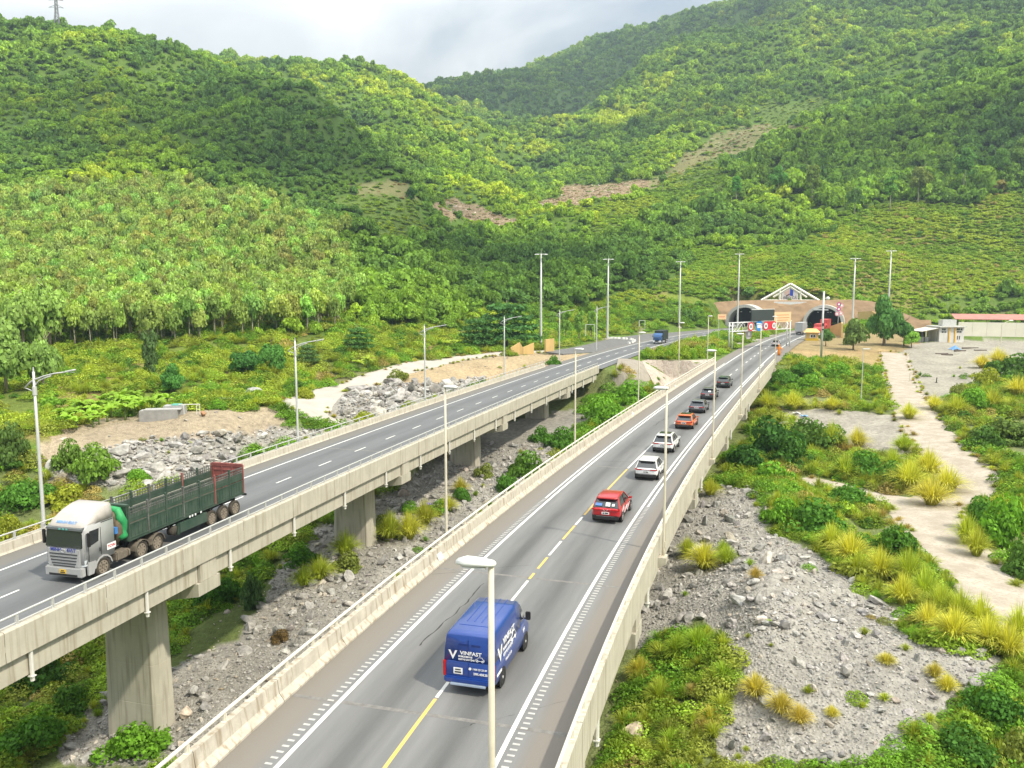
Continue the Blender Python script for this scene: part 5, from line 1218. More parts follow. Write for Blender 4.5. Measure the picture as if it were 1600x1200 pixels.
# ---------------------------------------------------------------- street lamps
M_POLE = paint('lamp_pole_grey', (0.60, 0.60, 0.585), rough=0.5, metal=0.2, var=0.05)
M_POLEC = paint('lamp_pole_cream', (0.62, 0.56, 0.44), rough=0.6, var=0.07)
M_HEAD = paint('lamp_head_white', (0.74, 0.74, 0.72), rough=0.4, var=0.03)
M_LENS = paint('lamp_glass', (0.55, 0.56, 0.55), rough=0.2, var=0.03)
def curved_lamp(H=10.6, reach=2.3):
    """galvanised pole with a long arched arm over the road, a short one behind and a spike"""
    r = empty('street_lamp')
    MB().use(M_POLE).tube([(0, 0, 0), (0, 0, 0.5), (0, 0, H * .6), (0, 0, H)], [0.15, 0.115, 0.095, 0.07], 10).build('pole', r, True)
    MB().use(M_POLE).box((0, 0, 0.02), (0.5, 0.5, 0.04)).box((0.13, 0, 0.8), (0.04, 0.14, 0.4)).tube([(0, 0, H * 0.865), (0, 0, H * 0.915)], 0.13, 10).build('base_plate', r)
    MB().use(M_POLE).tube([(0, 0, H - .02), (0, 0, H + 0.28)], [0.05, 0.03], 8).build('spike', r)
    a = MB().use(M_POLE)
    a.tube([(0.0, 0, H * 0.90), (0.10, 0, H * 0.925), (0.35, 0, H * 0.948), (0.8, 0, H * 0.966), (1.3, 0, H * 0.980)], 0.04, 7)
    a.tube([(-0.75, 0, H * 0.905), (-0.3, 0, H * 0.938), (0, 0, H * 0.953), (0.7, 0, H * 0.975), (1.5, 0, H * 0.993), (reach, 0, H * 1.004)], [0.04, 0.05, 0.055, 0.05, 0.045, 0.04], 7)
    a.tube([(0, 0, H * 0.885), (-0.22, 0, H * 0.890), (-0.55, 0, H * 0.9), (-0.78, 0, H * 0.906)], 0.03, 6)
    a.build('arm', r, True)
    h = MB().use(M_HEAD).loft([[(x, -w, z - .05), (x, w, z - .05), (x, w, z + t_), (x, -w, z + t_)] for x, w, z, t_ in ((reach - .05, .08, H * 1.003, .03), (reach + .2, .16, H * 1.008, .05), (reach + .75, .13, H * 1.020, .03))])
    hd = h.build('lamp_head', r, bevel=0.02); MB().use(M_LENS).box((reach + .42, 0, H * 1.012 - .075), (0.5, 0.2, 0.02)).build('lens', hd)
    return r
cl0 = curved_lamp()
CL_LBL = ['tall curved-arm street lamp beside the truck, first of its row', 'curved-arm street lamp above the pale track on the left', 'curved-arm street lamp behind the grey boulder heap', 'curved-arm street lamp against the dark spreading tree', 'curved-arm street lamp by the bush at the end of the railing', 'curved-arm street lamp at the lay-by, last of its row']
for i, (px, py) in enumerate([(70, 818), (466, 681), (664.4, 624), (788, 584), (874, 566), (932, 551)]):
    o = cl0 if i == 0 else copy_tree(cl0)
    t, off = WL.near(*at(px, py, 0.3)[:2]); off = -2.62
    t = s_of(WL, off, px, 0)
    p = WL.p(t, off); o.location = (p[0], p[1], -0.30 if t < S_L_END else -0.15); o.rotation_euler = (0, 0, WL.head(t))
    tag(o, CL_LBL[i], 'street lamp', 'curved-arm lamps along the far bridge')
    if t < S_L_END:
        MB().use(M_CONC).box((0, 0, -0.28), (0.62, 0.9, 0.5), top=1.0).build('lamp_bracket', br_L, loc=(p[0] - 0.0, p[1], -0.33), rot=(0, 0, WL.head(t)))
def flat_lamp(H=9.9, head=0.74):
    """cream pole with one flat white lantern reaching over the road (local -X)"""
    r = empty('street_lamp')
    MB().use(M_POLEC).tube([(0, 0, 0), (0, 0, 0.4), (0, 0, H * .5), (0, 0, H)], [0.10, 0.085, 0.075, 0.062], 10).build('pole', r, True)
    MB().use(M_POLEC).box((0, 0, 0.02), (0.42, 0.42, 0.04)).box((0.09, 0, 0.7), (0.04, 0.12, 0.34)).build('base_plate', r)
    rings = []
    for x, w, z0, z1 in ((0.10, 0.06, -.02, .05), (0.04, 0.10, -.03, .08), (-0.25, 0.14, -.04, .11), (-head * .75, 0.15, -.05, .12), (-head - .02, 0.10, -.03, .06)):
        rings.append([(x, -w, H + z0), (x, w, H + z0), (x, w * 1.02, H + (z0 + z1) * .5), (x, w * .7, H + z1), (x, -w * .7, H + z1), (x, -w * 1.02, H + (z0 + z1) * .5)])
    h = MB().use(M_HEAD).loft(rings).build('lamp_head', r, True, bevel=0.012)
    MB().use(M_LENS).box((-head * .5, 0, H - .075), (head * .7, 0.22, 0.03)).build('lens', h)
    return r
fl0 = flat_lamp()
FR = [(765, 1500, 'nearest cream street lamp, its white lantern over the blue van'), (1036.5, 880, 'cream street lamp standing in front of the white cars'), (1113, 715, 'cream street lamp beside the dark convoy cars, right-hand parapet'), (1157, 650, 'thin street lamp on the right-hand parapet ahead of the convoy'), (1186, 606, 'thin street lamp near the end of the right-hand parapet'), (1210.5, 578, 'thin street lamp at the very end of the right-hand parapet')]
FLb = [(698, 832, 'cream street lamp between the bridges, in front of a far pier'), (898, 690, 'slim street lamp between the bridges, in front of the far bridge end'), (997, 625, 'slim street lamp in front of the hatched embankment between the bridges'), (1060, 583, 'slim street lamp over the green hedge of the island'), (1105, 562, 'slim street lamp at the end of the left parapet of the car bridge')]
for k_, (lst, sgn, off) in enumerate(((FR, 1, R_IN_R + 0.86), (FLb, -1, R_IN_L - 0.80))):
    for i, (px, py, lb) in enumerate(lst):
        if k_ == 0 and i == 0: t = s_of(WR, off, 766.5, 0)
        else: t = s_of(WR, off, px, 0)
        o = fl0 if (k_ == 0 and i == 0) else copy_tree(fl0)
        p = WR.p(t, off)
        if k_ == 0 and i == 0: p = np.array([-0.44, 17.0, 0.0])
        o.location = (p[0], p[1], -0.25); o.rotation_euler = (0, 0, WR.head(t) + (0 if sgn > 0 else math.pi)); tag(o, lb, 'street lamp', 'flat-lantern lamps along the car bridge')
        if t < S_R_END - 0.5: MB().use(M_CONC_W).loft([[(x, y, z) for x, z in ((-.25 * sgn, -.65), (.22 * sgn, -.36), (.22 * sgn, 0.0), (-.25 * sgn, 0.0))] for y in (-.38, .38)]).build('lamp_bracket', br_R, loc=(p[0], p[1], -0.25), rot=(0, 0, WR.head(t)))

# ---------------------------------------------------------------- high floodlight masts
def mast(H):
    r = empty('floodlight_mast')
    MB().use(M_POLE).tube([(0, 0, 0), (0, 0, 0.8), (0, 0, H * .5), (0, 0, H)], [0.40, 0.36, 0.27, 0.15], 12).build('pole', r, True)
    MB().use(M_CONC).box((0, 0, 0.1), (1.5, 1.5, 0.5)).build('foot', r)
    k = MB().use(M_POLE)
    k.tube([(1.0 * math.cos(t), 1.0 * math.sin(t), H - .1) for t in np.linspace(0, 2 * math.pi, 17)], 0.06, 6)
    for t in np.linspace(0, 2 * math.pi, 5)[:-1]: k.tube([(0, 0, H - .1), (math.cos(t), math.sin(t), H - .1)], 0.05, 5)
    k.build('ring', r, True)
    MB().use(M_POLE).tube([(0, 0, H), (0, 0, H + 1.0)], 0.04, 6).build('lightning_rod', r)
    for t in np.linspace(0, 2 * math.pi, 9)[:-1]:
        MB().use(M_HEAD).box((1.35 * math.cos(t), 1.35 * math.sin(t), H - .12), (0.62, 0.42, 0.16), rz=t, top=0.8).build('floodlight', r)
    return r
MS = [(845, 396, 542, 'tallest floodlight mast, in front of the dark woods left of the others'), (949, 404, 528, 'floodlight mast at the edge of the lay-by asphalt'), (1061, 408, 517, 'floodlight mast beside the far road, behind the dark box truck'), (1152, 396, 513, 'floodlight mast in front of the arch of the tunnel behind the gantry'), (1331, 403, 500, 'floodlight mast just right of the open tunnel'), (1386, 391, 478, 'floodlight mast rising behind the tall round green tree')]
for i, (px, yt, yb_, lb) in enumerate(MS):
    z0 = -0.15
    if i == 4: p = at_d(px, 520, 268)
    elif i == 5: p = at_d(px, 520, 275)
    else: p = at(px, yb_, z0)
    z0 = ground1(p[0], p[1]); top = at_d(px, yt, p[1])[2]
    m = mast(top - z0); m.location = (p[0], p[1], z0 - .1); tag(m, lb, 'floodlight mast', 'floodlight masts round the tunnel forecourt')
# lamp post with a white ball beside it, in front of the open tunnel
p = at(1283, 558, -0.6); z0 = ground1(p[0], p[1]); H = at_d(1286, 455, p[1])[2] - z0
cp = empty('camera_post', (p[0], p[1], z0), 0, 'thick grey post with a white globe near its top, before the open tunnel', 'camera post')
MB().use(M_POLE).tube([(0, 0, 0), (0, 0, H)], [0.26, 0.19], 12).build('pole', cp, True)
MB().use(M_POLE).tube([(0, 0, H - 1.6), (0.85, 0, H - 1.6)], 0.05, 6).build('arm', cp)
bm = bmesh.new(); bmesh.ops.create_icosphere(bm, subdivisions=2, radius=0.42); me = bpy.data.meshes.new('globe'); bm.to_mesh(me); bm.free(); me.materials.append(M_HEAD); link('globe', me, cp, (0.95, 0, H - 1.6))
MB().use(M_TRIM).box((0, -0.3, H * .52), (0.4, 0.3, 0.6)).box((0, -.28, H * .45), (.3, .3, .3)).build('cabinet', cp)
MB().use(M_CONC).box((0, 0, 0), (1.4, 1.4, 0.5)).build('foot', cp)

# ---------------------------------------------------------------- gantry with signs
M_GAN = paint('gantry_white', (0.70, 0.70, 0.68), rough=0.5, metal=0.1, var=0.05)
pa, pb = at(1141, 548, -0.1), at(1231, 541.5, -0.1); v_ = pb - pa; gl = float(np.hypot(v_[0], v_[1])); grz = math.atan2(v_[1], v_[0])
gt = empty('sign_gantry', tuple(pa), grz, 'white gantry over the road with round signs and a black display', 'sign gantry')
zt = at_d(1141, 504.5, pa[1])[2] + 0.1; zb_ = zt - 2.1
for x in (0, gl):
    for yy in (-.45, .45): MB().use(M_GAN).tube([(x, yy, 0), (x, yy, zt)], 0.16, 8).build('post', gt, True)
for yy in (-.45, .45):
    for zz in (zt, zb_): MB().use(M_GAN).tube([(-.4, yy, zz), (gl + .4, yy, zz)], 0.11, 6).build('chord', gt, True)
    n = 12
    for i in range(n):
        x0, x1 = gl * i / n, gl * (i + 1) / n
        MB().use(M_GAN).tube([(x0, yy, zb_ if i % 2 else zt), (x1, yy, zt if i % 2 else zb_)], 0.06, 5, False).tube([(x1, yy, zb_), (x1, yy, zt)], 0.05, 5, False).build('web', gt)
def g_x(px): return gl * (px - 1141) / 90.0
gm = gl / 90.0
M_SRED = paint('sign_red', (0.62, 0.03, 0.05), rough=0.4, var=0.03); M_SBLUE = paint('sign_blue', (0.03, 0.22, 0.60), rough=0.4, var=0.03); M_SPEACH = paint('sign_peach', (0.80, 0.52, 0.30), rough=0.6, var=0.04); M_LED = paint('display_black', (0.045, 0.055, 0.058), rough=0.4)
def gsign(px, kind, zc=None):
    zc = zc if zc else (zt + zb_) / 2
    x = g_x(px)
    if kind == 'panel':
        s = MB().use(M_LED).box((x, -.75, zt + 1.65), (gm * 35, 0.35, 2.7)); s.use(M_GAN).box((x, -.76, zt + 3.06), (gm * 35.4, .4, .12)).box((x, -.6, zt + .3), (gm * 34, .12, .12)); s.build('display_panel', gt)
    elif kind == 'text':
        MB().use(M_SPEACH).box((x, -.7, zt + 1.0), (gm * 27, 0.12, 2.5)).build('text_board', gt)
        for q, ln in ((1.5, 20), (0.8, 22), (.2, 18)): MB().use(paint('sign_print', (0.45, 0.2, 0.08))).box((x, -.765, zt + q), (gm * ln, 0.01, 0.16)).build('print_line', gt)
    elif kind == 'blue':
        s = MB().use(M_SBLUE).disc((x, -.72, zc + .1), gm * 5.2, 'y', 22, .08).build('round_sign', gt)
        MB().use(M_WHITE).box((x - .2, -.78, zc - .05), (gm * 5.0, .02, .75)).box((x + gm * 3.1, -.78, zc - .2), (gm * 1.6, .02, .5)).build('lorry_symbol', s)
    else:
        s = MB().use(M_SRED).disc((x, -.72, zc), gm * 4.3, 'y', 22, .08).build('round_sign', gt); MB().use(M_WHITE).disc((x, -.77, zc), gm * 2.9, 'y', 20, .03).build('sign_face', s)
        MB().use(M_INK).box((x - .25, -.79, zc), (.3, .01, .7)).box((x + .28, -.79, zc), (.34, .01, .7)).build('sign_number', s)
gsign(1184.5, 'panel'); gsign(1216.5, 'text'); gsign(1180, 'blue')
for px in (1167, 1190, 1203): gsign(px, 'red')
MB().use(M_SRED).box((g_x(1196.5), -.68, (zt + zb_) / 2 + .1), (gm * 14, .06, 2.0)).build('sign_board', gt)
MB().use(paint('grey_sign_back', (0.45, 0.43, 0.44), rough=0.5)).disc((g_x(1171), .7, zb_ - .9), gm * 5.0, 'y', 18, .06).build('round_sign_back', gt)

# orange flagman dummy at the roadside, arms out
M_ORG = paint('orange_raincoat', (0.85, 0.26, 0.02), rough=0.6, var=0.1); M_SKIN = paint('dummy_skin', (0.45, 0.28, 0.18), rough=0.6)
p = at(1217, 556, -0.1)
fd = empty('flagman_dummy', (p[0], p[1], -0.15), R(-25), 'orange figure of a flagman standing at the roadside beyond the convoy', 'flagman dummy')
s_ = 1.42
b = MB().use(M_ORG)
b.loft([[(w * math.cos(t) * s_, d_ * math.sin(t) * s_, z * s_) for t in np.linspace(0, 2 * math.pi, 13)[:-1]] for w, d_, z in ((.24, .16, .12), (.25, .17, .5), (.23, .16, .85), (.21, .14, 1.05), (.26, .15, 1.32), (.24, .13, 1.42), (.10, .09, 1.52))])
b.build('raincoat', fd, True)
for sg in (-1, 1): MB().use(M_ORG).tube([(sg * .22 * s_, 0, 1.40 * s_), (sg * .46 * s_, -.05, 1.15 * s_), (sg * .52 * s_, -.16, 0.92 * s_)], [.09 * s_, .075 * s_, .055 * s_], 8).build('sleeve', fd, True); MB().use(M_SKIN).tube([(sg * .52 * s_, -.16, .92 * s_), (sg * .53 * s_, -.20, .80 * s_)], [.045 * s_, .03 * s_], 7).build('hand', fd, True); MB().use(M_TRIM).box((sg * .12 * s_, -.05, .07), (.14 * s_, .34 * s_, .14)).build('boot', fd)
bm = bmesh.new(); bmesh.ops.create_icosphere(bm, subdivisions=2, radius=.125 * s_); me = bpy.data.meshes.new('head'); bm.to_mesh(me); bm.free(); me.materials.append(M_SKIN); link('head', me, fd, (0, 0, 1.63 * s_), scale=(1, 1, 1.15))
MB().use(M_ORG).loft([[(w * math.cos(t) * s_, w * math.sin(t) * s_, z * s_) for t in np.linspace(0, 2 * math.pi, 13)[:-1]] for w, z in ((.19, 1.68), (.145, 1.70), (.12, 1.79), (.04, 1.83))]).build('hat', fd, True)
MB().use(M_CONC).box((0, 0, 0.02), (1.1, 1.1, 0.2)).build('foot', fd)

# ---------------------------------------------------------------- tunnel front
M_CLAY = paint('sprayed_clay_wall', (0.43, 0.285, 0.175), rough=0.95, var=0.14, scale=0.25, bump=0.6, bscale=1.2, col2=(0.34, 0.235, 0.15), spec=0.1)
M_ARCH = paint('portal_concrete', (0.52, 0.50, 0.46), rough=0.85, var=0.08)
M_BLACK = paint('tunnel_dark_lining', (0.035, 0.035, 0.033), rough=0.9)
pl_, pr_ = at_d(1166, 512, 308), at_d(1287, 513, 302)
for q in (pl_, pr_): q[2] = -0.16
def portal(px, p, way_h, label, lean=0.0):
    t = empty('tunnel_portal', tuple(p), way_h, label, 'tunnel portal', 'tunnel mouths')
    Ri, Ro = 5.9, 7.0; zc = 2.2
    def ring(r_, y, n=24): return [(-r_, y, -.5)] + [(-r_ * math.cos(a), y, zc + r_ * 0.93 * math.sin(a)) for a in np.linspace(0, math.pi, n)] + [(r_, y, -.5)]
    mb = MB().use(M_ARCH); rings = [ring(Ri, -3.0), ring(Ro, -3.0), ring(Ro, 4.0), ring(Ri, 4.0)]
    n = len(rings[0])
    V = [q for r_ in rings for q in r_]; F = []
    for k in range(4):
        for j in range(n - 1): F.append((k * n + j, k * n + j + 1, ((k + 1) % 4) * n + j + 1, ((k + 1) % 4) * n + j))
    mb.add(V, F); mb.build('arch', t)
    mb = MB().use(M_BLACK); a, b_, c = ring(Ri + .05, -2.8), ring(Ri + .05, 5.2), None
    n = len(a); mb.add(a + b_, [(j, n + j, n + j + 1, j + 1) for j in range(n - 1)] + [tuple(range(n, 2 * n))]); mb.build('dark_lining', t)  # black tube and end face paint in the dark depth of the tunnel
    for x in (-2.2, 1.2, 2.1): MB().use(paint('tunnel_lamp', (0.8, 0.8, 0.76), rough=0.4)).box((x, 0.5, 6.0), (0.55, 0.4, 0.25)).build('tunnel_lamp', t)
    return t
hd = R(-28)
tl_ = portal(1166, pl_, R(-30), 'tunnel mouth behind the gantry, half hidden by the black display')
tr_ = portal(1287, pr_, R(-24), 'open tunnel mouth with red trucks before it and no display in front')
MB().use(M_POLE).box((-1.0, -3.3, 7.0), (5.0, 0.5, 0.5)).build('signal_bar', tr_)
MB().use(M_LENS).box((-1.0, -3.58, 7.0), (4.6, 0.06, 0.22)).build('signal_face', tr_)
# the sprayed wall, cut round the two mouths; it leans back and its top edge runs as in the photograph
wl = empty('portal_wall', (0, 0, 0), 0, 'orange-brown sprayed earth wall around both tunnel mouths', 'retaining wall')
ux = np.array([pr_[0] - pl_[0], pr_[1] - pl_[1]]); U_len = float(np.hypot(*ux)); ux = ux / U_len; uy = np.array([-ux[1], ux[0]])
def wtop(px): return np.interp(px, [1068, 1085, 1100, 1120, 1150, 1190, 1250, 1300, 1335, 1365, 1390, 1440], [503, 489, 478, 472, 470, 469, 469, 469, 468, 471, 479, 500])
nu, nv = 150, 26
us = np.linspace(-30, U_len + 36, nu); VV = np.linspace(0, 1, nv)
gx = np.empty((nv, nu, 3)); keep = np.ones((nv - 1, nu - 1), bool)
for j, u_ in enumerate(us):
    b0 = np.array([pl_[0], pl_[1]]) + ux * u_ + uy * 0.2
    px_, _ = project(b0[0], b0[1], 5.0)
    zt_ = max(at_d(px_, wtop(px_), b0[1] + 2)[2], 0.3)
    for i, v2 in enumerate(VV):
        z_ = -0.6 + (zt_ + 0.6) * v2; back_ = 0.30 * z_
        nz = (fbm(u_ / 3.0, z_ / 2.0, 77, 3) - .5) * 0.5
        q = b0 + uy * (back_ + nz); gx[i, j] = (q[0], q[1], z_)
for i in range(nv - 1):
    for j in range(nu - 1):
        u_ = (us[j] + us[j + 1]) / 2; z_ = (gx[i, j, 2] + gx[i + 1, j, 2]) / 2
        for uc in (0.0, U_len):
            if math.hypot(u_ - uc, max(0, (z_ - 2.2) / .93)) < 6.45: keep[i, j] = False
ii_, jj_ = np.nonzero(keep)
F_ = np.stack([ii_ * nu + jj_, ii_ * nu + jj_ + 1, (ii_ + 1) * nu + jj_ + 1, (ii_ + 1) * nu + jj_], -1)
n0 = nu * nv; Vw = gx.reshape(-1, 3)
Vb = Vw + np.concatenate([uy * 1.2, [0]])
e_c = {}
for f in F_:
    for a, b_ in zip(f, np.roll(f, -1)):
        e_c[(min(a, b_), max(a, b_))] = e_c.get((min(a, b_), max(a, b_)), []) + [(a, b_)]
rim_f = [(b_, a, a + n0, b_ + n0) for k, v3 in e_c.items() if len(v3) == 1 for a, b_ in v3]
link('wall', fast_mesh('wall', np.concatenate([Vw, Vb]), np.concatenate([F_, F_[:, ::-1] + n0, np.array(rim_f)]), [M_CLAY], False), wl)
# white roof-truss sign on the wall
M_TRUSS = paint('truss_white', (0.76, 0.74, 0.66), rough=0.5, var=0.04)
cen = np.array([pl_[0], pl_[1]]) + ux * U_len * ((1235 - 1166) / (1287 - 1166)) + uy * 4.2
dpt = cen[1]; pxm = dpt / FOC
zbase = at_d(1235, 469.5, dpt)[2]; zap = at_d(1235, 443.5, dpt)[2]; hw_ = 42 * pxm * 1.02; hh_ = zap - zbase
ts = empty('truss_sign', (cen[0], cen[1], zbase), math.atan2(ux[1], ux[0]), 'white triangular truss sign on top of the wall between the tunnels', 'sign')
def beam(a, b_, w=.42): return MB().use(M_TRUSS).tube([(a[0], a[2] if len(a) > 2 else 0, a[1]), (b_[0], b_[2] if len(b_) > 2 else 0, b_[1])], w * .72, 4)
for a, b_, w in (((-hw_, 0), (0, hh_), .6), ((hw_, 0), (0, hh_), .6), ((-hw_, 0), (hw_, 0), .45), ((-hw_ * .36, 0), (-hw_ * .36, hh_ * .60), .5), ((hw_ * .36, 0), (hw_ * .36, hh_ * .60), .5), ((-hw_ * .58, hh_ * .2), (0, hh_ * .82), .5), ((hw_ * .58, hh_ * .2), (0, hh_ * .82), .5)): beam(a, b_, w).build('beam', ts)
bd = MB().use(paint('emblem_board', (0.62, 0.57, 0.55), rough=0.6)).add([(x * hw_, y, z * hh_) for y in (-.1, .1) for x, z in ((-.30, .04), (.28, .04), (.28, .48), (0, .74), (-.30, .48))], [(0, 1, 2, 3, 4), (9, 8, 7, 6, 5), (0, 5, 6, 1), (1, 6, 7, 2), (2, 7, 8, 3), (3, 8, 9, 4), (4, 9, 5, 0)]).build('emblem_board', ts)
def flatp(name, pts, mat, y=-.14): MB().use(mat).add([(x * hw_, y, z * hh_) for x, z in pts] + [(x * hw_, y + .04, z * hh_) for x, z in pts], [tuple(range(len(pts))), tuple(reversed(range(len(pts), 2 * len(pts))))] + [(i, (i + 1) % len(pts), len(pts) + (i + 1) % len(pts), len(pts) + i) for i in range(len(pts))]).build(name, ts)
flatp('emblem_blue', [(-.01, .30), (.10, .26), (.10, .62), (.0, .70), (-.01, .66)], paint('emblem_blue', (0.02, 0.06, 0.42), rough=0.5))
flatp('emblem_pink', [(-.20, .34), (-.02, .44), (-.02, .68), (-.20, .52)], paint('emblem_pink', (0.62, 0.42, 0.36), rough=0.5))
flatp('emblem_dark', [(-.14, .26), (-.02, .32), (-.02, .42), (-.14, .32)], paint('emblem_dark', (0.16, 0.05, 0.06), rough=0.5))
stick(text_mesh('ĐÈO CẢ', 1.35, paint('emblem_grey_letters', (0.16, 0.16, 0.18), rough=0.5), bold=0.02, sx=.95), ts, (0, -.18, hh_ * .16), (math.pi / 2, 0, 0))
MB().use(paint('name_plate', (0.70, 0.69, 0.68), rough=0.5, var=0.08, scale=1.5)).box((0, -1.2, -1.0), (hw_ * 1.12, 0.3, 1.15)).build('name_plate', ts)
# yellow walls right of the open tunnel
M_YW = paint('yellow_wall', (0.62, 0.43, 0.17), rough=0.8, var=0.08, scale=.4, streak=(0.5, 0.33, 0.12))
def wall_px(name, pix, thick, mat, label, cat, z0=-.4, cap=None, group=None):
    """a free standing wall through points (px, depth, height above the plane of the road)"""
    P = [(at_d(px, 500, d_)[0], d_, h_) for px, d_, h_ in pix]
    r = empty(name, (P[0][0], P[0][1], 0), 0, label, cat, group)
    for a, b_ in zip(P[:-1], P[1:]):
        v = np.array([b_[0] - a[0], b_[1] - a[1]]); n_ = np.array([v[1], -v[0]]) / np.hypot(*v) * thick / 2
        o_ = np.array(P[0][:2])
        q = [(a[0] + n_[0], a[1] + n_[1]), (b_[0] + n_[0], b_[1] + n_[1]), (b_[0] - n_[0], b_[1] - n_[1]), (a[0] - n_[0], a[1] - n_[1])]
        zs = (a[2], b_[2], b_[2], a[2])
        MB().use(mat).hexa([(x - o_[0], y - o_[1], z0) for x, y in q] + [(x - o_[0], y - o_[1], z) for (x, y), z in zip(q, zs)]).build('wall_panel', r)
    return r
wall_px('yellow_wall', [(1340, 296, 6.2), (1362, 293, 6.6), (1400, 288, 1.8)], 0.6, M_YW, 'tall sloping yellow wall behind the round green tree', 'wall')
wall_px('yellow_wall', [(1299, 262, 2.8), (1316, 258, 4.2), (1316.5, 250, 4.2)], 0.5, M_YW, 'short yellow wall end between two trees by the open tunnel', 'wall')
wall_px('yellow_wall', [(1372, 276, 2.4), (1412, 274, 2.0)], 0.5, M_YW, 'low yellow wall right of the round green tree', 'wall')
# yellow booth
p = at(1268, 532, -.2); z0 = -0.2
bt = empty('kiosk', (p[0], p[1], z0), R(-15), 'small yellow booth with a white window beside the road by the tunnel', 'kiosk')
MB().use(M_YW).box((0, 0, 1.2), (3.2, 2.4, 2.4)).build('wall', bt)
MB().use(paint('booth_roof', (0.80, 0.55, 0.20), rough=0.6)).box((0, 0, 2.9), (4.6, 3.6, 1.0), top=.55).build('roof', bt)
w_ = MB().use(M_WHITE).box((.2, -1.22, 1.35), (1.6, .06, .9)).build('window_frame', bt); MB().use(M_GLASS).box((-.1, -1.26, 1.35), (.55, .04, .7)).box((.6, -1.26, 1.35), (.55, .04, .7)).build('pane', w_)
MB().use(paint('booth_plinth', (0.62, 0.42, 0.02), rough=0.7)).box((0, 0, .3), (3.5, 2.7, .6)).build('plinth', bt)
# pink round signs on a post by the right tunnel
M_MAG = paint('sign_magenta', (0.55, 0.06, 0.30), rough=0.5); M_PINK = paint('sign_pink', (0.75, 0.35, 0.42), rough=0.5)
p = at_d(1309, 512, 280); z0 = ground1(p[0], p[1])
sp = empty('sign_post', (p[0], p[1], z0), 0, 'post with a cluster of pink and magenta round signs at the open tunnel', 'sign post')
MB().use(M_POLE).tube([(0, 0, 0), (0, 0, 9.5)], .08, 6).build('post', sp)
for x, z, m_ in ((0.0, 9.2, M_MAG), (.9, 8.8, M_PINK), (0.0, 7.6, M_MAG), (-.5, 6.0, M_PINK), (.8, 6.2, M_PINK)):
    d_ = MB().use(m_).disc((x, -.1, z), .72, 'y', 16, .06).build('round_sign', sp); MB().use(M_WHITE).disc((x, -.15, z), .36, 'y', 14, .03).build('sign_face', d_)
# sign boards left of the left tunnel
for px, yb2, d_, w2, h2, mt, lb in ((1127, 542, 200, 13, 8, M_SPEACH, 'pale orange board on a thin post left of the gantry'),):
    p = at(px, 530, -.15); s2 = p[1] / FOC
    bb = empty('notice_board', (p[0], p[1], -.15), 0, lb, 'notice board')
    zc = at_d(px, 495, p[1])[2]
    MB().use(M_POLE).tube([(-.9 * 1.0, 0, 0), (-.9, 0, zc)], .07, 6).build('post', bb)
    MB().use(mt).box((0, -.1, zc + .15), (w2 * s2, .1, h2 * s2)).build('board', bb)
    MB().use(M_SRED).box((0, -.16, zc + .15), (w2 * s2 * .7, .01, .14)).build('print_line', bb)
p = at(1094, 512, 0); mr = empty('road_mirror', (p[0], p[1], -.15), 0, 'round grey traffic mirror on a post beside the far road', 'traffic mirror')
MB().use(M_POLE).tube([(0, 0, 0), (0, 0, 3.6)], .09, 6).build('post', mr); MB().use(M_POLE).disc((0, -.1, 4.0), .8, 'y', 18, .1).build('mirror', mr)

# ---------------------------------------------------------------- lay-by: height frames, white blocks, yellow wall, tyres
def frame_gate(px, yb3, wpx, hpx, lb):
    p = at(px, yb3, -.15); s2 = p[1] / FOC
    r = empty('height_gauge_frame', (p[0], p[1], -.15), R(-20), lb, 'height frame', 'height frames of the lay-by')
    for x in (0, wpx * s2): MB().use(M_GAN).tube([(x, 0, 0), (x, 0, hpx * s2)], .11 if x == 0 else .07, 6).build('post', r)
    MB().use(M_GAN).tube([(0, 0, hpx * s2), (wpx * s2, 0, hpx * s2)], .07, 6).build('crossbar', r)
    MB().use(M_GAN).tube([(-.3, 0, 0), (0, 0, 1.6), (.3, 0, 0)], .06, 5).build('brace', r)
frame_gate(915, 531, 14, 24, 'white goalpost frame at the shaded end of the lay-by')
frame_gate(998.5, 520, 9, 19, 'white goalpost frame at the sunlit end of the lay-by')
wbm = MB().use(M_LINE).box((0, 0, .25), (1.15, .5, .5), top=.8).mesh('barrier_block')
for i, (px, py) in enumerate([(953, 529), (957.5, 529), (962, 529.1), (966.5, 529.3), (974, 529.8), (978.5, 530.2), (986, 531), (989, 532), (992, 533.2), (988, 535.5), (982.5, 537), (989.5, 534.2)]):
    p = at(px, py, -.02); tag(link('barrier_block', wbm, None, (p[0], p[1], -.02), (0, 0, R(i * 12 - 8))), 'white painted concrete block in the curved row on the lay-by', 'barrier block', 'white blocks on the lay-by')
wall_px('yellow_wall', [(798, 192, 1.2), (812, 193, 2.4), (817, 193, 1.2), (834, 194, 2.2)], .4, M_YW, 'broken yellow wall under the dark spreading tree', 'wall')
wall_px('yellow_wall', [(852, 196, 2.8), (858, 197, 2.9), (866, 197.5, 3.0)], .4, M_YW, 'upright yellow wall piece right of the tallest mast', 'wall')
tym, rmm = wheel_mesh(.55, .3, M_RIM_D, M_TYRE, 4)
for i, px in enumerate((848, 853, 859)): p = at(px, 541, .3); tag(link('tyre', tym, None, (p[0], p[1], ground1(p[0], p[1]) + .5), (0, 0, R(80 + i * 9))), 'old black tyre in the row of three at the foot of the tallest mast', 'tyre', 'tyres by the mast')

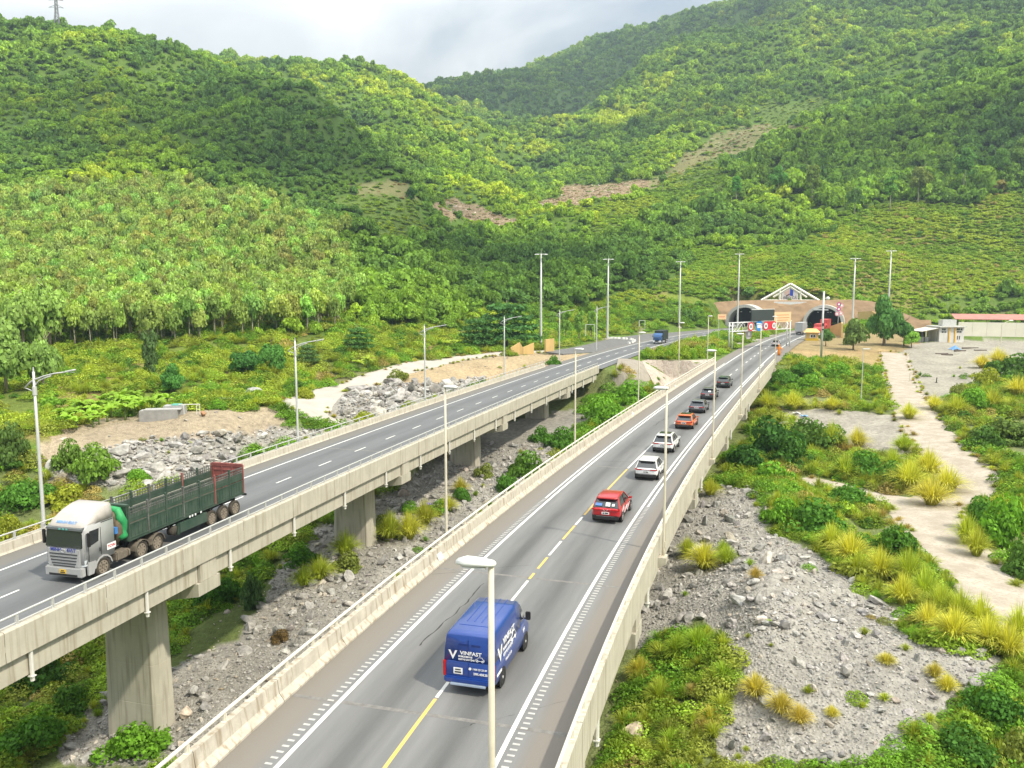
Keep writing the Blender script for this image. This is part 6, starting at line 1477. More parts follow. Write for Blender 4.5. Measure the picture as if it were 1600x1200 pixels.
# ---------------------------------------------------------------- buildings at the right
p = at(1486, 536.5, -.4); z0 = ground1(p[0], p[1]) - .1; s2 = p[1] / FOC
gh = empty('guard_house', (p[0], p[1], z0), R(4), 'small white guard house with two yellow columns and a flat roof', 'guard house')
M_WW = paint('white_wall', (0.68, 0.67, 0.63), rough=0.85, var=0.12, scale=.6, streak=(0.5, 0.48, 0.44))
W_ = 41 * s2; H_ = 25 * s2
MB().use(M_WW).box((0, 3, H_ / 2), (W_ * .98, 6, H_)).build('wall', gh)
MB().use(paint('flat_roof', (0.55, 0.54, 0.5), rough=0.8)).box((0, 2.7, H_ + .1), (W_ * 1.06, 7, .22)).build('roof', gh)
for x in (-W_ * .10, W_ * .13): MB().use(paint('yellow_column', (0.80, 0.50, 0.10), rough=0.6)).box((x, -.12, H_ / 2), (.36, .3, H_)).build('column', gh)
for x in (-W_ * .36, -W_ * .28, W_ * .22, W_ * .29, W_ * .38): MB().use(M_GLASS).box((x, -.03, H_ * .86), (.42, .08, .5)).build('window', gh)
for x in (-W_ * .36, -W_ * .26, W_ * .24, W_ * .34): MB().use(M_GLASS).box((x, -.03, H_ * .70), (.5, .08, .35)).build('window', gh)
for x in (W_ * .24, W_ * .32): MB().use(M_GLASS).box((x, -.03, H_ * .34), (.2, .08, 1.0)).build('window', gh)
MB().use(M_WW).box((W_ * .01, -.04, H_ * .32), (1.3, .06, H_ * .6)).build('door', gh)
MB().use(paint('water_tank', (0.66, 0.66, 0.64), rough=0.4, metal=.3)).box((W_ * .02, 2.5, H_ + 1.1), (4.0, 2.0, 1.7)).build('roof_tank', gh)
sh = empty('open_shed', (p[0] - W_ * .86, p[1] + 1.0, z0), R(4), 'open shed with a pale sheet roof leaning on the guard house', 'shed')
MB().use(paint('pale_sheet_roof', (0.66, 0.62, 0.54), rough=0.7)).hexa([(-W_ * .34, -1.5, H_ * .72), (W_ * .36, -1.5, H_ * .93), (W_ * .36, 5, H_ * .93), (-W_ * .34, 5, H_ * .72), (-W_ * .34, -1.5, H_ * .72 + .12), (W_ * .36, -1.5, H_ * .93 + .12), (W_ * .36, 5, H_ * .93 + .12), (-W_ * .34, 5, H_ * .72 + .12)]).build('roof', sh)
for x in (-W_ * .3, -.2, W_ * .3): MB().use(M_TGREY).tube([(x, -1.2, 0), (x, -1.2, H_ * .75)], .07, 6).build('post', sh)
MB().use(paint('shed_back', (0.12, 0.11, 0.10), rough=.9)).box((0, 4.8, H_ * .4), (W_ * .62, .1, H_ * .8)).build('back_wall', sh)
for x in (-1.2, .4): MB().use(paint('machine_grey', (0.4, 0.4, 0.38))).box((x, 1, .9), (1.1, .8, 1.4)).build('crate', sh)
# long cream wall with a red roof behind
p0, p1 = at_d(1496, 531, 262), at_d(1680, 531, 252)
lw = empty('long_shed', (p0[0], p0[1], -.3), math.atan2(p1[1] - p0[1], p1[0] - p0[0]), 'long cream wall with a faded red sheet roof behind it', 'shed')
ll = float(np.hypot(*(p1 - p0)[:2])); s3 = 258 / FOC
for i in range(8): MB().use(paint('cream_wall', (0.78, 0.74, 0.61), rough=.85, var=.06, scale=.3)).box((ll * (i + .5) / 8, 0, 22 * s3 / 2), (ll / 8 - .05, .25, 22 * s3)).build('wall_panel', lw)
MB().use(paint('faded_red_roof', (0.50, 0.21, 0.17), rough=.75, var=.12, scale=.5)).hexa([(-.8, .8, 26.0 * s3), (ll + .5, .8, 26.0 * s3), (ll + .5, 9, 33 * s3), (-.8, 9, 33 * s3), (-.8, .8, 26.0 * s3 + .15), (ll + .5, .8, 26.0 * s3 + .15), (ll + .5, 9, 33 * s3 + .15), (-.8, 9, 33 * s3 + .15)]).build('roof', lw)
for i in range(9): MB().use(M_TGREY).tube([(ll * i / 8, 1.2, 0), (ll * i / 8, 1.2, 26 * s3)], .1, 6).build('post', lw)
# slim lamp in front of it
p = at_d(1563, 545, 235); z0 = ground1(p[0], p[1]); H = at_d(1563, 508, p[1])[2] - z0
o = empty('street_lamp', (p[0], p[1], z0), 0, 'slim lamp with a small white arm before the cream wall', 'street lamp')
MB().use(M_POLEC).tube([(0, 0, 0), (0, 0, H)], [.12, .08], 8).build('pole', o); MB().use(M_POLEC).tube([(0, 0, H), (1.0, 0, H + .8), (2.0, 0, H + 1.2)], .06, 6).build('arm', o); MB().use(M_HEAD).box((2.5, 0, H + 1.35), (1.1, .5, .25), top=.7).build('lamp_head', o)
# thin post in the weeds
p = at(1346, 612, -3.0); z0 = ground1(p[0], p[1]); H = at_d(1345, 545, p[1])[2] - z0
o = empty('street_lamp', (p[0], p[1], z0), 0, 'thin pale pole standing in the weeds right of the car bridge', 'pole')
MB().use(M_POLE).tube([(0, 0, 0), (0, 0, H)], [.09, .06], 8).build('pole', o); MB().use(M_HEAD).box((.5, 0, H), (1.2, .35, .14)).build('lamp_head', o)
# blue sheet and timber scraps before the guard house
tb_ = MB().use(paint('blue_sheet_plastic', (0.12, 0.30, 0.62), rough=.5, var=.15))
p = at(1492, 544, -.5); rng = np.random.default_rng(5)
V = []; n = 9
for j in range(n):
    for i in range(n): V.append(((i / (n - 1) - .5) * 2.6, (j / (n - 1) - .5) * 2.2, 1.0 * math.exp(-((i - 4) ** 2 + (j - 4) ** 2) / 9.0) + rng.normal(0, .10)))
tb_.add(V, [(j * n + i, j * n + i + 1, (j + 1) * n + i + 1, (j + 1) * n + i) for j in range(n - 1) for i in range(n - 1)])
tag(tb_.build('tarpaulin', None, False, loc=(p[0], p[1], ground1(p[0], p[1]) + .1)), 'crumpled blue plastic sheet on the ground before the guard house', 'tarpaulin')
for i, (px, py, ln, a) in enumerate([(1472, 547, 3.4, .2), (1480, 548.5, 2.6, -.3), (1500, 546, 3.0, .1), (1516, 543, 4.2, .02), (1532, 545.5, 3.0, -.08)]):
    p = at(px, py, -.5); tag(MB().use(paint('grey_timber', (0.20, 0.16, 0.13), rough=.9, var=.3)).box((0, 0, .12), (ln, .45, .35)).box((.3, .5, .1), (ln * .7, .3, .25)).build('timber', None, loc=(p[0], p[1], ground1(p[0], p[1])), rot=(0, 0, a)), 'dark weathered timber lying in the litter before the guard house', 'timber', 'timber scraps before the guard house')
# two small posts on the apron, one leaning pale, one dark
for px, py, hgt, c_, lb in ((1421, 597, 1.9, M_POLEC, 'pale leaning bollard on the edge of the concrete track'), (1463, 598, 1.0, M_TRIM, 'short black post standing on the bare apron')):
    q = hit(px, py); tag(MB().use(c_).tube([(0, 0, -.2), (.06, 0, hgt)], [.11, .08], 7).box((0, 0, 0), (.4, .4, .12)).build('bollard', None, loc=tuple(q)), lb, 'bollard')

# ---------------------------------------------------------------- concrete blocks, big boulder and pipe frame beyond the rock fill
q = hit(265, 652)
for i, (px, py, sx, hgt, cc, lb) in enumerate([(250, 655, 4.6, 1.2, (0.34, 0.33, 0.31), 'long grey concrete box beside the banana plants'), (274, 648, 2.6, 1.3, (0.40, 0.40, 0.39), 'grey concrete box with a green hatch, at the end of the rock fill')]):
    q = hit(px, py); r = empty('concrete_box', tuple(q), R(10), lb, 'concrete box'); mm = paint('block_concrete_%d' % i, cc, rough=.9, var=.15, scale=1.0)
    MB().use(mm).box((0, 0, hgt / 2 - .2), (sx, 1.6, hgt + .3)).build('box', r, bevel=.04); MB().use(paint('hatch_green' if i else 'block_cap', (0.12, 0.42, 0.34) if i else (0.42, 0.41, 0.39), rough=.6)).box((sx * .1, 0, hgt + .02), (sx * (.45 if i else .96), 1.0 if i else 1.5, .12)).build('lid', r)
pf = empty('pipe_frame', tuple(hit(300, 648)), R(5), 'thin white pipe frame beside the brown boulder', 'frame')
for x in (-1.0, 0.6, 1.0): MB().use(M_PVC).tube([(x, 0, -.2), (x, 0, 1.3)], .05, 6).build('post', pf)
MB().use(M_PVC).tube([(-1.6, 0, 1.3), (1.05, 0, 1.3)], .05, 6).build('crossbar', pf)

# ---------------------------------------------------------------- power pylon on the ridge
d_ = 575.0; b0 = at_d(90, 46, d_); z0 = ground1(b0[0], d_) - 1
py_ = empty('power_pylon', (b0[0], b0[1], z0), R(10), 'lattice power pylon on the ridge at the top left', 'pylon')
Ht = at_d(88, -22, d_)[2] - z0; k = d_ / FOC
M_PYL = paint('weathered_pylon_steel', (0.22, 0.225, 0.23), rough=.6)
def wd(h): return np.interp(h / Ht, [0, .45, 1], [4.6 * k * 1.1, 2.3 * k, 1.2 * k])
lv = np.linspace(0, Ht, 12)
for sx in (-1, 1):
    for sy in (-1, 1):
        g_ = MB().use(M_PYL).tube([(sx * wd(h) / 2 * 1.6, sy * wd(h) / 2 * 1.6, h) for h in lv], .20, 4); g_.build('leg', py_)
br = MB().use(M_PYL)
for h0, h1 in zip(lv[:-1], lv[1:]):
    a, c_ = wd(h0) * .8, wd(h1) * .8
    for (x0, y0, x1, y1) in ((-1, -1, 1, -1), (1, -1, 1, 1), (1, 1, -1, 1), (-1, 1, -1, -1)):
        br.tube([(x0 * a, y0 * a, h0), (x1 * c_, y1 * c_, h1)], .13, 3, False).tube([(x1 * a, y1 * a, h0), (x0 * c_, y0 * c_, h1)], .13, 3, False)
ob = br.build('lattice', py_); tag(ob, kind='stuff')
for f_ in (.52, .68, .84):
    am = MB().use(M_PYL); hh = Ht * f_
    for sg in (-1, 1): am.tube([(sg * .6, 0, hh + .4), (sg * 10.5 * k, 0, hh)], .16, 4).tube([(sg * .6, 0, hh + 1.8), (sg * 10.5 * k, 0, hh)], .13, 4)
    am.build('cross_arm', py_)
# ---------------------------------------------------------------- foliage prototypes
LEAF_I = leafmat('leaves_scattered', True, 0.36)
LEAF_O = leafmat('leaves', False, 0.36)
M_BARK = paint('bark', (0.30, 0.245, 0.18), rough=0.95, var=0.2, scale=3)
M_BARK_P = paint('pale_bark', (0.46, 0.41, 0.32), rough=0.95, var=0.2, scale=2)
def cards(P, Nn, size, rng, stretch=1.5, droop=0.0):
    """leaf-sized quads at P that face roughly along Nn"""
    n = len(P); Nn = Nn + rng.normal(0, 0.45, (n, 3)); Nn /= np.linalg.norm(Nn, axis=1)[:, None]
    t = rng.normal(0, 1, (n, 3)); t[:, 2] -= droop; t -= Nn * (t * Nn).sum(1)[:, None]; t /= np.linalg.norm(t, axis=1)[:, None] + 1e-9
    b = np.cross(Nn, t); sz = (size * rng.uniform(0.6, 1.4, n))[:, None]
    a = t * sz * stretch * .5; c = b * sz * .5
    V = np.stack([P - a * 0.9, P + c - a * .1, P + a, P - c - a * .1], 1).reshape(-1, 3)   # a leaf-like kite
    return V, np.arange(4 * n).reshape(-1, 4)
def blob_points(n, lobes, rng, squash=0.85, inner=0.25):
    """points and outward directions on a heap of lobes (centre, radius)"""
    w = np.array([r * r for _, r in lobes]); k = rng.choice(len(lobes), n, p=w / w.sum())
    d = rng.normal(0, 1, (n, 3)); d /= np.linalg.norm(d, axis=1)[:, None]
    d[:, 2] = np.where(d[:, 2] < -0.35, -d[:, 2] * .6, d[:, 2])
    C = np.array([l[0] for l in lobes])[k]; Rr = np.array([l[1] for l in lobes])[k]
    rad = Rr * (1 - inner * rng.random(n) ** 2)
    P = C + d * rad[:, None] * [1, 1, squash]
    return P, d
def leaf_mesh(name, V, F, mat, rng, clump=None):
    n = len(F)
    lv = rng.random(n) if clump is None else np.clip(0.5 * rng.random(n) + 0.5 * clump, 0, 1)
    return fast_mesh(name, V, F, [mat], False, {'lv': ('FACE', 'FLOAT', lv)})
def crown(seed, n, size, nl=7, spread=0.62, rl=(0.34, 0.55), zc=(0.25, 0.85), mat=None, name='crown', tall=1.0, squash=.85, core=True):
    rng = np.random.default_rng(seed)
    lobes = [(np.array([0, 0, 0.5 * tall]), 0.55)]
    for i in range(nl):
        a = rng.uniform(0, 2 * math.pi); q = spread * math.sqrt(rng.random())
        lobes.append((np.array([q * math.cos(a), q * math.sin(a), rng.uniform(*zc) * tall * (1 - .35 * q)]), rng.uniform(*rl)))
    P, d = blob_points(n, lobes, rng, squash)
    V, F = cards(P, d, size, rng)
    return leaf_mesh(name, V, F, mat or LEAF_I, rng)
def spread_tree_crown(seed, n, size, layers=4, mat=None):
    rng = np.random.default_rng(seed); P = []; D = []
    for l in range(layers):
        z = 0.25 + 0.75 * l / max(1, layers - 1); rad = 1.0 * (1 - .62 * (l / layers) ** 1.4)
        m = int(n / layers * (1.2 - .4 * l / layers)); a = rng.uniform(0, 2 * math.pi, m); arms = 7
        a = np.round(a / (2 * math.pi) * arms) / arms * 2 * math.pi + rng.normal(0, .22, m) + l
        q = rad * np.sqrt(rng.random(m)); P.append(np.stack([q * np.cos(a), q * np.sin(a), z + rng.normal(0, .045, m) - .10 * q], -1)); D.append(np.stack([.3 * np.cos(a), .3 * np.sin(a), np.ones(m)], -1))
    P = np.concatenate(P); D = np.concatenate(D); V, F = cards(P, D, size, rng)
    return leaf_mesh('crown', V, F, mat or LEAF_O, rng)
def tuft_mesh(seed, n=130, mat=None, lean=0.75, w=0.03, name='grass_tuft'):
    rng = np.random.default_rng(seed); V = []; F = []
    for i in range(n):
        a = rng.uniform(0, 2 * math.pi); q = rng.random() ** .7; r0 = .18 * rng.random(); L_ = rng.uniform(.65, 1.1)
        dx, dy = math.cos(a), math.sin(a); px_, py_ = -dy * w, dx * w; b = len(V)
        for k, f in enumerate((0, .4, .75, 1.0)):
            out = r0 + lean * q * f ** 1.35 * .95; z = L_ * (f - .70 * q * f ** 2.2); ww = (1, .9, .6, .08)[k]
            x, y = dx * out, dy * out; V += [(x + px_ * ww, y + py_ * ww, z), (x - px_ * ww, y - py_ * ww, z)]
        F += [(b + 2 * k, b + 2 * k + 1, b + 2 * k + 3, b + 2 * k + 2) for k in range(3)]
    lv = np.repeat(rng.random(n), 3) * np.tile([.62, .85, 1.0], n)
    return fast_mesh(name, V, np.array(F), [mat or LEAF_I], False, {'lv': ('FACE', 'FLOAT', lv)})
def weed_mesh(seed, n=150, size=.26, mat=None, name='weeds', zr=.45):
    rng = np.random.default_rng(seed); a = rng.uniform(0, 2 * math.pi, n); q = np.sqrt(rng.random(n))
    P = np.stack([q * np.cos(a), q * np.sin(a), zr * (1 - q * q) * rng.random(n) + .06], -1); D = np.stack([.5 * np.cos(a), .5 * np.sin(a), np.ones(n)], -1)
    V, F = cards(P, D, size, rng); return leaf_mesh(name, V, F, mat or LEAF_I, rng)
def rock_mesh(seed, mat, sub=1, name='rock', flat=.72):
    rng = np.random.default_rng(seed); bm = bmesh.new(); bmesh.ops.create_icosphere(bm, subdivisions=sub, radius=.5)
    pl = [(Vector(rng.normal(0, 1, 3)).normalized(), rng.uniform(.22, .36)) for _ in range(13)]
    for v in bm.verts:
        for nrm, dd in pl:
            e_ = v.co.dot(nrm) - dd
            if e_ > 0: v.co -= nrm * e_
        v.co += Vector(rng.normal(0, .018, 3))
    sc = Vector((rng.uniform(.9, 1.35), rng.uniform(.75, 1.1), rng.uniform(.55, .85) * flat / .72))
    for v in bm.verts: v.co = Vector((v.co.x * sc.x, v.co.y * sc.y, v.co.z * sc.z))
    me = bpy.data.meshes.new(name); bm.to_mesh(me); bm.free(); me.materials.append(mat); return me
def rockmat(name, instancer):
    m, nt = nmat(name); N = nt.nodes.new; K = nt.links.new
    out = N('ShaderNodeOutputMaterial'); b = N('ShaderNodeBsdfPrincipled'); K(b.outputs[0], out.inputs[0]); b.inputs['Roughness'].default_value = .9; b.inputs['Specular IOR Level'].default_value = .2
    if instancer: a = N('ShaderNodeAttribute'); a.attribute_type = 'INSTANCER'; a.attribute_name = 'tint'; c = a.outputs['Color']
    else: c = N('ShaderNodeObjectInfo').outputs['Color']
    tc = N('ShaderNodeTexCoord'); n = N('ShaderNodeTexNoise'); n.inputs['Scale'].default_value = 4.0; n.inputs['Detail'].default_value = 6; K(tc.outputs['Object'], n.inputs[0])
    r = N('ShaderNodeMapRange'); r.inputs[1].default_value = .3; r.inputs[2].default_value = .7; r.inputs[3].default_value = .6; r.inputs[4].default_value = 1.3; K(n.outputs[0], r.inputs[0])
    s_ = N('ShaderNodeVectorMath'); s_.operation = 'SCALE'; K(c, s_.inputs[0]); K(r.outputs[0], s_.inputs['Scale']); K(s_.outputs[0], b.inputs['Base Color'])
    bp = N('ShaderNodeBump'); bp.inputs['Strength'].default_value = .5; bp.inputs['Distance'].default_value = .06; K(n.outputs[0], bp.inputs['Height']); K(bp.outputs[0], b.inputs['Normal'])
    return m
ROCK_I, ROCK_O = rockmat('rock_scattered', True), rockmat('rock_surface', False)

def scatter(name, label, meshes, P, rot, scl, tint, idx=None):
    """one object of kind stuff: its points carry instances of the meshes"""
    n = len(P)
    if n == 0: return None
    c = bpy.data.collections.new(name + '_sources')
    for i, m in enumerate(meshes): c.objects.link(bpy.data.objects.new('%s_source_%02d' % (name, i), m))
    me = bpy.data.meshes.new(name); me.vertices.add(n); me.vertices.foreach_set('co', np.asarray(P, np.float32).ravel())
    def at_(nm, typ, arr):
        a = me.attributes.new(nm, typ, 'POINT'); a.data.foreach_set({'FLOAT_VECTOR': 'vector', 'FLOAT_COLOR': 'color'}.get(typ, 'value'), np.asarray(arr, np.int32 if typ == 'INT' else np.float32).ravel())
    at_('spin', 'FLOAT_VECTOR', rot); at_('size', 'FLOAT_VECTOR', scl)
    at_('tint', 'FLOAT_COLOR', np.concatenate([tint, np.ones((n, 1))], 1)); at_('which', 'INT', RNG.integers(0, len(meshes), n) if idx is None else idx)
    ng = bpy.data.node_groups.new(name + '_nodes', 'GeometryNodeTree')
    ng.interface.new_socket('Geometry', in_out='INPUT', socket_type='NodeSocketGeometry'); ng.interface.new_socket('Geometry', in_out='OUTPUT', socket_type='NodeSocketGeometry')
    gi, go = ng.nodes.new('NodeGroupInput'), ng.nodes.new('NodeGroupOutput')
    ci = ng.nodes.new('GeometryNodeCollectionInfo'); ci.inputs['Collection'].default_value = c; ci.inputs['Separate Children'].default_value = True; ci.inputs['Reset Children'].default_value = True
    ip = ng.nodes.new('GeometryNodeInstanceOnPoints'); ip.inputs['Pick Instance'].default_value = True
    def na(nm, typ): q = ng.nodes.new('GeometryNodeInputNamedAttribute'); q.data_type = typ; q.inputs[0].default_value = nm; return next(o for o in q.outputs if o.enabled)
    er = ng.nodes.new('FunctionNodeEulerToRotation'); ng.links.new(na('spin', 'FLOAT_VECTOR'), er.inputs[0])
    l_ = ng.links.new; l_(gi.outputs[0], ip.inputs['Points']); l_(ci.outputs[0], ip.inputs['Instance']); l_(er.outputs[0], ip.inputs['Rotation']); l_(na('size', 'FLOAT_VECTOR'), ip.inputs['Scale']); l_(na('which', 'INT'), ip.inputs['Instance Index']); l_(ip.outputs[0], go.inputs[0])
    o = link(name, me); md = o.modifiers.new('scatter', 'NODES'); md.node_group = ng
    tag(o, label, kind='stuff'); return o
def rand_spin(n, tilt=.12): return np.stack([RNG.normal(0, tilt, n), RNG.normal(0, tilt, n), RNG.uniform(0, 2 * math.pi, n)], -1)
def spray(px0, px1, d0, d1, step, jit=.9):
    """jittered ground points in a wedge of the view, step metres apart"""
    xs = []; d = d0
    a0, a1 = math.atan((px0 - 800) / FOC), math.atan((px1 - 800) / FOC)
    D = []; A = []
    while d < d1:
        k = max(1, int((a1 - a0) * d / step)); A.append(np.linspace(a0, a1, k, endpoint=False) + RNG.uniform(0, step / d, k)); D.append(d + RNG.uniform(-.5, .5, k) * step * jit); d += step
    A = np.concatenate(A); D = np.concatenate(D)
    x, y = D * np.sin(A), D * np.cos(A); z = ground(x, y); return np.stack([x, y, z], -1)
def clear_of_works(P, m=1.5):
    """True where no road, bridge, track or building stands"""
    x, y = P[:, 0], P[:, 1]; ok = np.ones(len(P), bool)
    for w, W, s1, s2 in ((WR, 6.8, S_R_END, S_R_TUN), (WL, 6.8, S_L_END, S_L_TUN)):
        t, o = w.near(x, y); ok &= ~((t > s1 - 1) & (o > -3.2 - m) & (o < W + 3.2 + m) & (t < s2 + 3))
    ok &= track_dist(x, y) > .25 + .6 * max(0, m - .5)
    px, py = project(x, y, P[:, 2])
    ok &= ~in_poly(px, py, [(840, 552), (900, 538), (960, 524), (1010, 518), (1092, 511), (1150, 508), (1150, 520), (1080, 526), (1010, 538), (930, 553)])
    ok &= ~in_poly(px, py, [(1430, 512), (1610, 508), (1610, 545), (1430, 545)])
    # the portal wall and the forecourt
    rel = np.stack([x - pl_[0], y - pl_[1]], -1); u_ = rel @ ux; v_ = rel @ uy
    ok &= ~((u_ > -12) & (u_ < U_len + 14) & (v_ > -14) & (v_ < 5.0)) & ~((u_ > -32) & (u_ < U_len + 38) & (v_ > -1.5) & (v_ < 4.0))
    return ok
# ---------------------------------------------------------------- forest on the hills
CROWN_FAR = [crown(100 + i, 420, .22, nl=9) for i in range(7)]
CROWN_MID = [crown(200 + i, 750, .165, nl=11, rl=(.26, .46)) for i in range(6)]
SHRUB_MID = [crown(300 + i, 420, .17, nl=9, rl=(.25, .42), zc=(.1, .45), spread=.8, tall=.8) for i in range(5)]
def hill_tint(P, px, py, mk):
    x, y = P[:, 0], P[:, 1]; n = len(P)
    a = fbm(x / 55, y / 55, 61, 4); b = fbm(x / 16, y / 16, 62, 3); r = RNG.random(n)
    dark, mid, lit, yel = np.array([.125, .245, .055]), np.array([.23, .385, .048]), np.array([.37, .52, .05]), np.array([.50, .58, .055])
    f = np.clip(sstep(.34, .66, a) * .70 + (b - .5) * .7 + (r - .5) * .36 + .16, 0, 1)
    f = np.where(mk['shadow_wood'], f * .60, f)  # shade on the upper left slope and far mountain put into the tint
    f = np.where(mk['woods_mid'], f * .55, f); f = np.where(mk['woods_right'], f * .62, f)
    f = np.where(mk['bright'], np.clip(f + .38, 0, 1.15), f)  # sunlight on these ridge bands put into the tint
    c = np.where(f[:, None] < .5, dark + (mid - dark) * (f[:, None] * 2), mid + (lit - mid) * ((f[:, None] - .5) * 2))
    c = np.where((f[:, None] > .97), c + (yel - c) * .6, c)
    far = sstep(600, 1500, np.hypot(x, y))[:, None]
    return c * RNG.uniform(.8, 1.2, (n, 1)) * (1 - .12 * far)
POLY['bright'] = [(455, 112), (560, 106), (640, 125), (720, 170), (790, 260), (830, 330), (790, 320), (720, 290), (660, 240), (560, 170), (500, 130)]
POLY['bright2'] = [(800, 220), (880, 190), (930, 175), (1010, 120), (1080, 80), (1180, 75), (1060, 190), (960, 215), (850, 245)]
POLY['far_dark'] = [(690, 130), (830, 118), (960, 62), (1100, 22), (1250, 0), (1150, 60), (1040, 110), (940, 170), (800, 205), (740, 170)]  # shaded far mountain, painted with darker leaves
hp = []
for d0, d1, st in ((165, 260, 3.0), (260, 420, 3.5), (420, 700, 4.6), (700, 1100, 6.4), (1100, 1850, 9.2)):
    hp.append(np.concatenate([spray(-110, 1720, d0, d1, st), np.full((0, 3), 0.)]))
hp.append(spray(850, 1700, 285, 560, 1.9)); hp.append(spray(480, 1320, 300, 620, 3.2)); n_ex = len(hp[-1]) + len(hp[-2])
P = np.concatenate(hp); extra = np.arange(len(P)) >= len(P) - n_ex; dd = np.hypot(P[:, 0], P[:, 1])
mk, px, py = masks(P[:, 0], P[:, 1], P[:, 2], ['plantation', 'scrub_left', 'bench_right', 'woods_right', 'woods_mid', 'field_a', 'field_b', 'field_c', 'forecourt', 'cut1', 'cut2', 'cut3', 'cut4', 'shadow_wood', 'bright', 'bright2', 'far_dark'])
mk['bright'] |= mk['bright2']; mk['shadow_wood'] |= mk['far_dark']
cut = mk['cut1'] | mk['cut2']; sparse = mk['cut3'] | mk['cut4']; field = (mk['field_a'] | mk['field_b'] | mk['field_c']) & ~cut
r = RNG.random(len(P))
# line of sight: leave out what the ridges hide well behind them
def seen(P, margin=14):
    A = np.arctan2(P[:, 0], P[:, 1]); D = np.hypot(P[:, 0], P[:, 1]); el = (P[:, 2] + margin - CAMH) / D
    bins = np.clip(((A + .62) / 1.24 * 620).astype(int), 0, 619); rb = np.linspace(150, 1900, 240)
    a_ = (np.arange(620) + .5) / 620 * 1.24 - .62
    Z = np.stack([(ground(q * np.sin(a_), q * np.cos(a_)) - CAMH) / q for q in rb], 0); M = np.maximum.accumulate(Z, 0)
    k = np.clip(np.searchsorted(rb, D) - 2, 0, 239); return el > M[k, bins]
low = P[:, 2] < 1.0
ok = clear_of_works(P, 3) & ~mk['forecourt'] & ~low & seen(P) & ~cut & ~mk['plantation'] & ~(mk['scrub_left'] & (r > .30)) & ~(sparse & (r > .10)) & ~(field & (r > .55)) & ~(extra & ~(mk['bench_right'] | field)) & ~((dd < 330) & (P[:, 2] < 3.5) & (r > .4))
P, dd, px, py, r = P[ok], dd[ok], px[ok], py[ok], r[ok]; mk = {k: v[ok] for k, v in mk.items()}; field = field[ok]; sparse = sparse[ok]; extra = extra[ok]
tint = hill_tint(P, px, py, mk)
glade = fbm(P[:, 0] / 24, P[:, 1] / 24, 71, 3) > .60
n = len(P)
base = np.interp(dd, [170, 300, 500, 900, 1500], [1.8, 2.2, 2.75, 3.9, 5.7]) * np.clip(np.exp(RNG.normal(0, .34, n)), .5, 1.75) * (0.75 + .5 * fbm(P[:, 0] / 40, P[:, 1] / 40, 66, 2))
big = mk['woods_mid'] | mk['woods_right']; base = np.where(big, base * 1.45, base); base = np.where(glade & ~big, base * .72, base); tint = np.where((glade & ~big)[:, None], tint * .6 + np.array([.26, .42, .04]) * .4, tint)
shr = (mk['bench_right'] & ~big) | field | mk['scrub_left'] | sparse; base = np.where(shr, base * .60, base); base = np.where(extra, RNG.uniform(1.0, 2.3, n), base)
ol = shr & (RNG.random(n) < .88); pt_ = fbm(P[:, 0] / 18, P[:, 1] / 18, 73, 3)[:, None]; tint[ol] = ((np.array([.22, .36, .04]) + (np.array([.37, .47, .055]) - np.array([.22, .36, .04])) * sstep(.35, .65, pt_)) * RNG.uniform(.88, 1.10, (n, 1)))[ol]; bro = mk['bench_right'] & (RNG.random(n) < .025); tint[bro] = np.array([.38, .33, .12])
sc3 = base[:, None] * np.stack([RNG.uniform(.85, 1.15, n), RNG.uniform(.85, 1.15, n), RNG.uniform(.7, 1.65, n) * np.where(shr, .50, 1)], -1)
P[:, 2] += base * np.where(big, .25, -.12)
near = dd < 430
print('hill crowns', n, near.sum())
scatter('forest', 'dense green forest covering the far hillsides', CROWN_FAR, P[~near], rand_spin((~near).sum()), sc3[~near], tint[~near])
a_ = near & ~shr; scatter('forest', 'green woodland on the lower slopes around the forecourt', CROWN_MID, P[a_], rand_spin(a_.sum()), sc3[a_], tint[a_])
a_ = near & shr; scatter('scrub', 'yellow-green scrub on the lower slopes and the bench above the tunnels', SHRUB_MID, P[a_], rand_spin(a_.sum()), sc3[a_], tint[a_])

# ---------------------------------------------------------------- plantation: slender trees with pale trunks and light crowns
PL_CROWN = [crown(400 + i, 1100, .125, nl=9, rl=(.28, .46), spread=.60, zc=(.15, .85), mat=LEAF_O, tall=1.0) for i in range(6)]
PL_CROWN_I = [crown(400 + i, 650, .16, nl=9, rl=(.28, .46), spread=.60, zc=(.15, .85), tall=1.0) for i in range(6)]
def trunk_mesh(seed, H=1.0, r0=.014, nb=4, mat=None, lean=.04, b0=.5):
    rng = np.random.default_rng(seed); mb = MB().use(mat or M_BARK_P); lx, ly = rng.normal(0, lean, 2)
    pts = [(lx * f * f, ly * f * f, H * f) for f in (-.03, .25, .5, .75, 1.0)]; mb.tube(pts, [r0 * 1.5, r0, r0 * .8, r0 * .6, r0 * .3], 6)
    for i in range(nb):
        f = rng.uniform(b0, .9); a = rng.uniform(0, 6.28); l_ = rng.uniform(.10, .22) * H
        p0 = Vector((lx * f * f, ly * f * f, H * f)); mb.tube([p0, p0 + Vector((math.cos(a) * l_ * .6, math.sin(a) * l_ * .6, l_ * .5)), p0 + Vector((math.cos(a) * l_, math.sin(a) * l_, l_ * 1.1))], [r0 * .5, r0 * .35, r0 * .15], 4)
    return mb.mesh('trunk', True)
PL_TRUNK = [trunk_mesh(500 + i) for i in range(5)]
P = np.concatenate([spray(-90, 620, 166, 235, 3.1), spray(-90, 620, 235, 420, 3.7)])
mk, px, py = masks(P[:, 0], P[:, 1], P[:, 2], ['plantation'])
P = P[mk['plantation'] & seen(P, 10) & (P[:, 2] > .5)]; d_ = np.hypot(P[:, 0], P[:, 1]); P = P[np.argsort(d_)]; n = len(P)
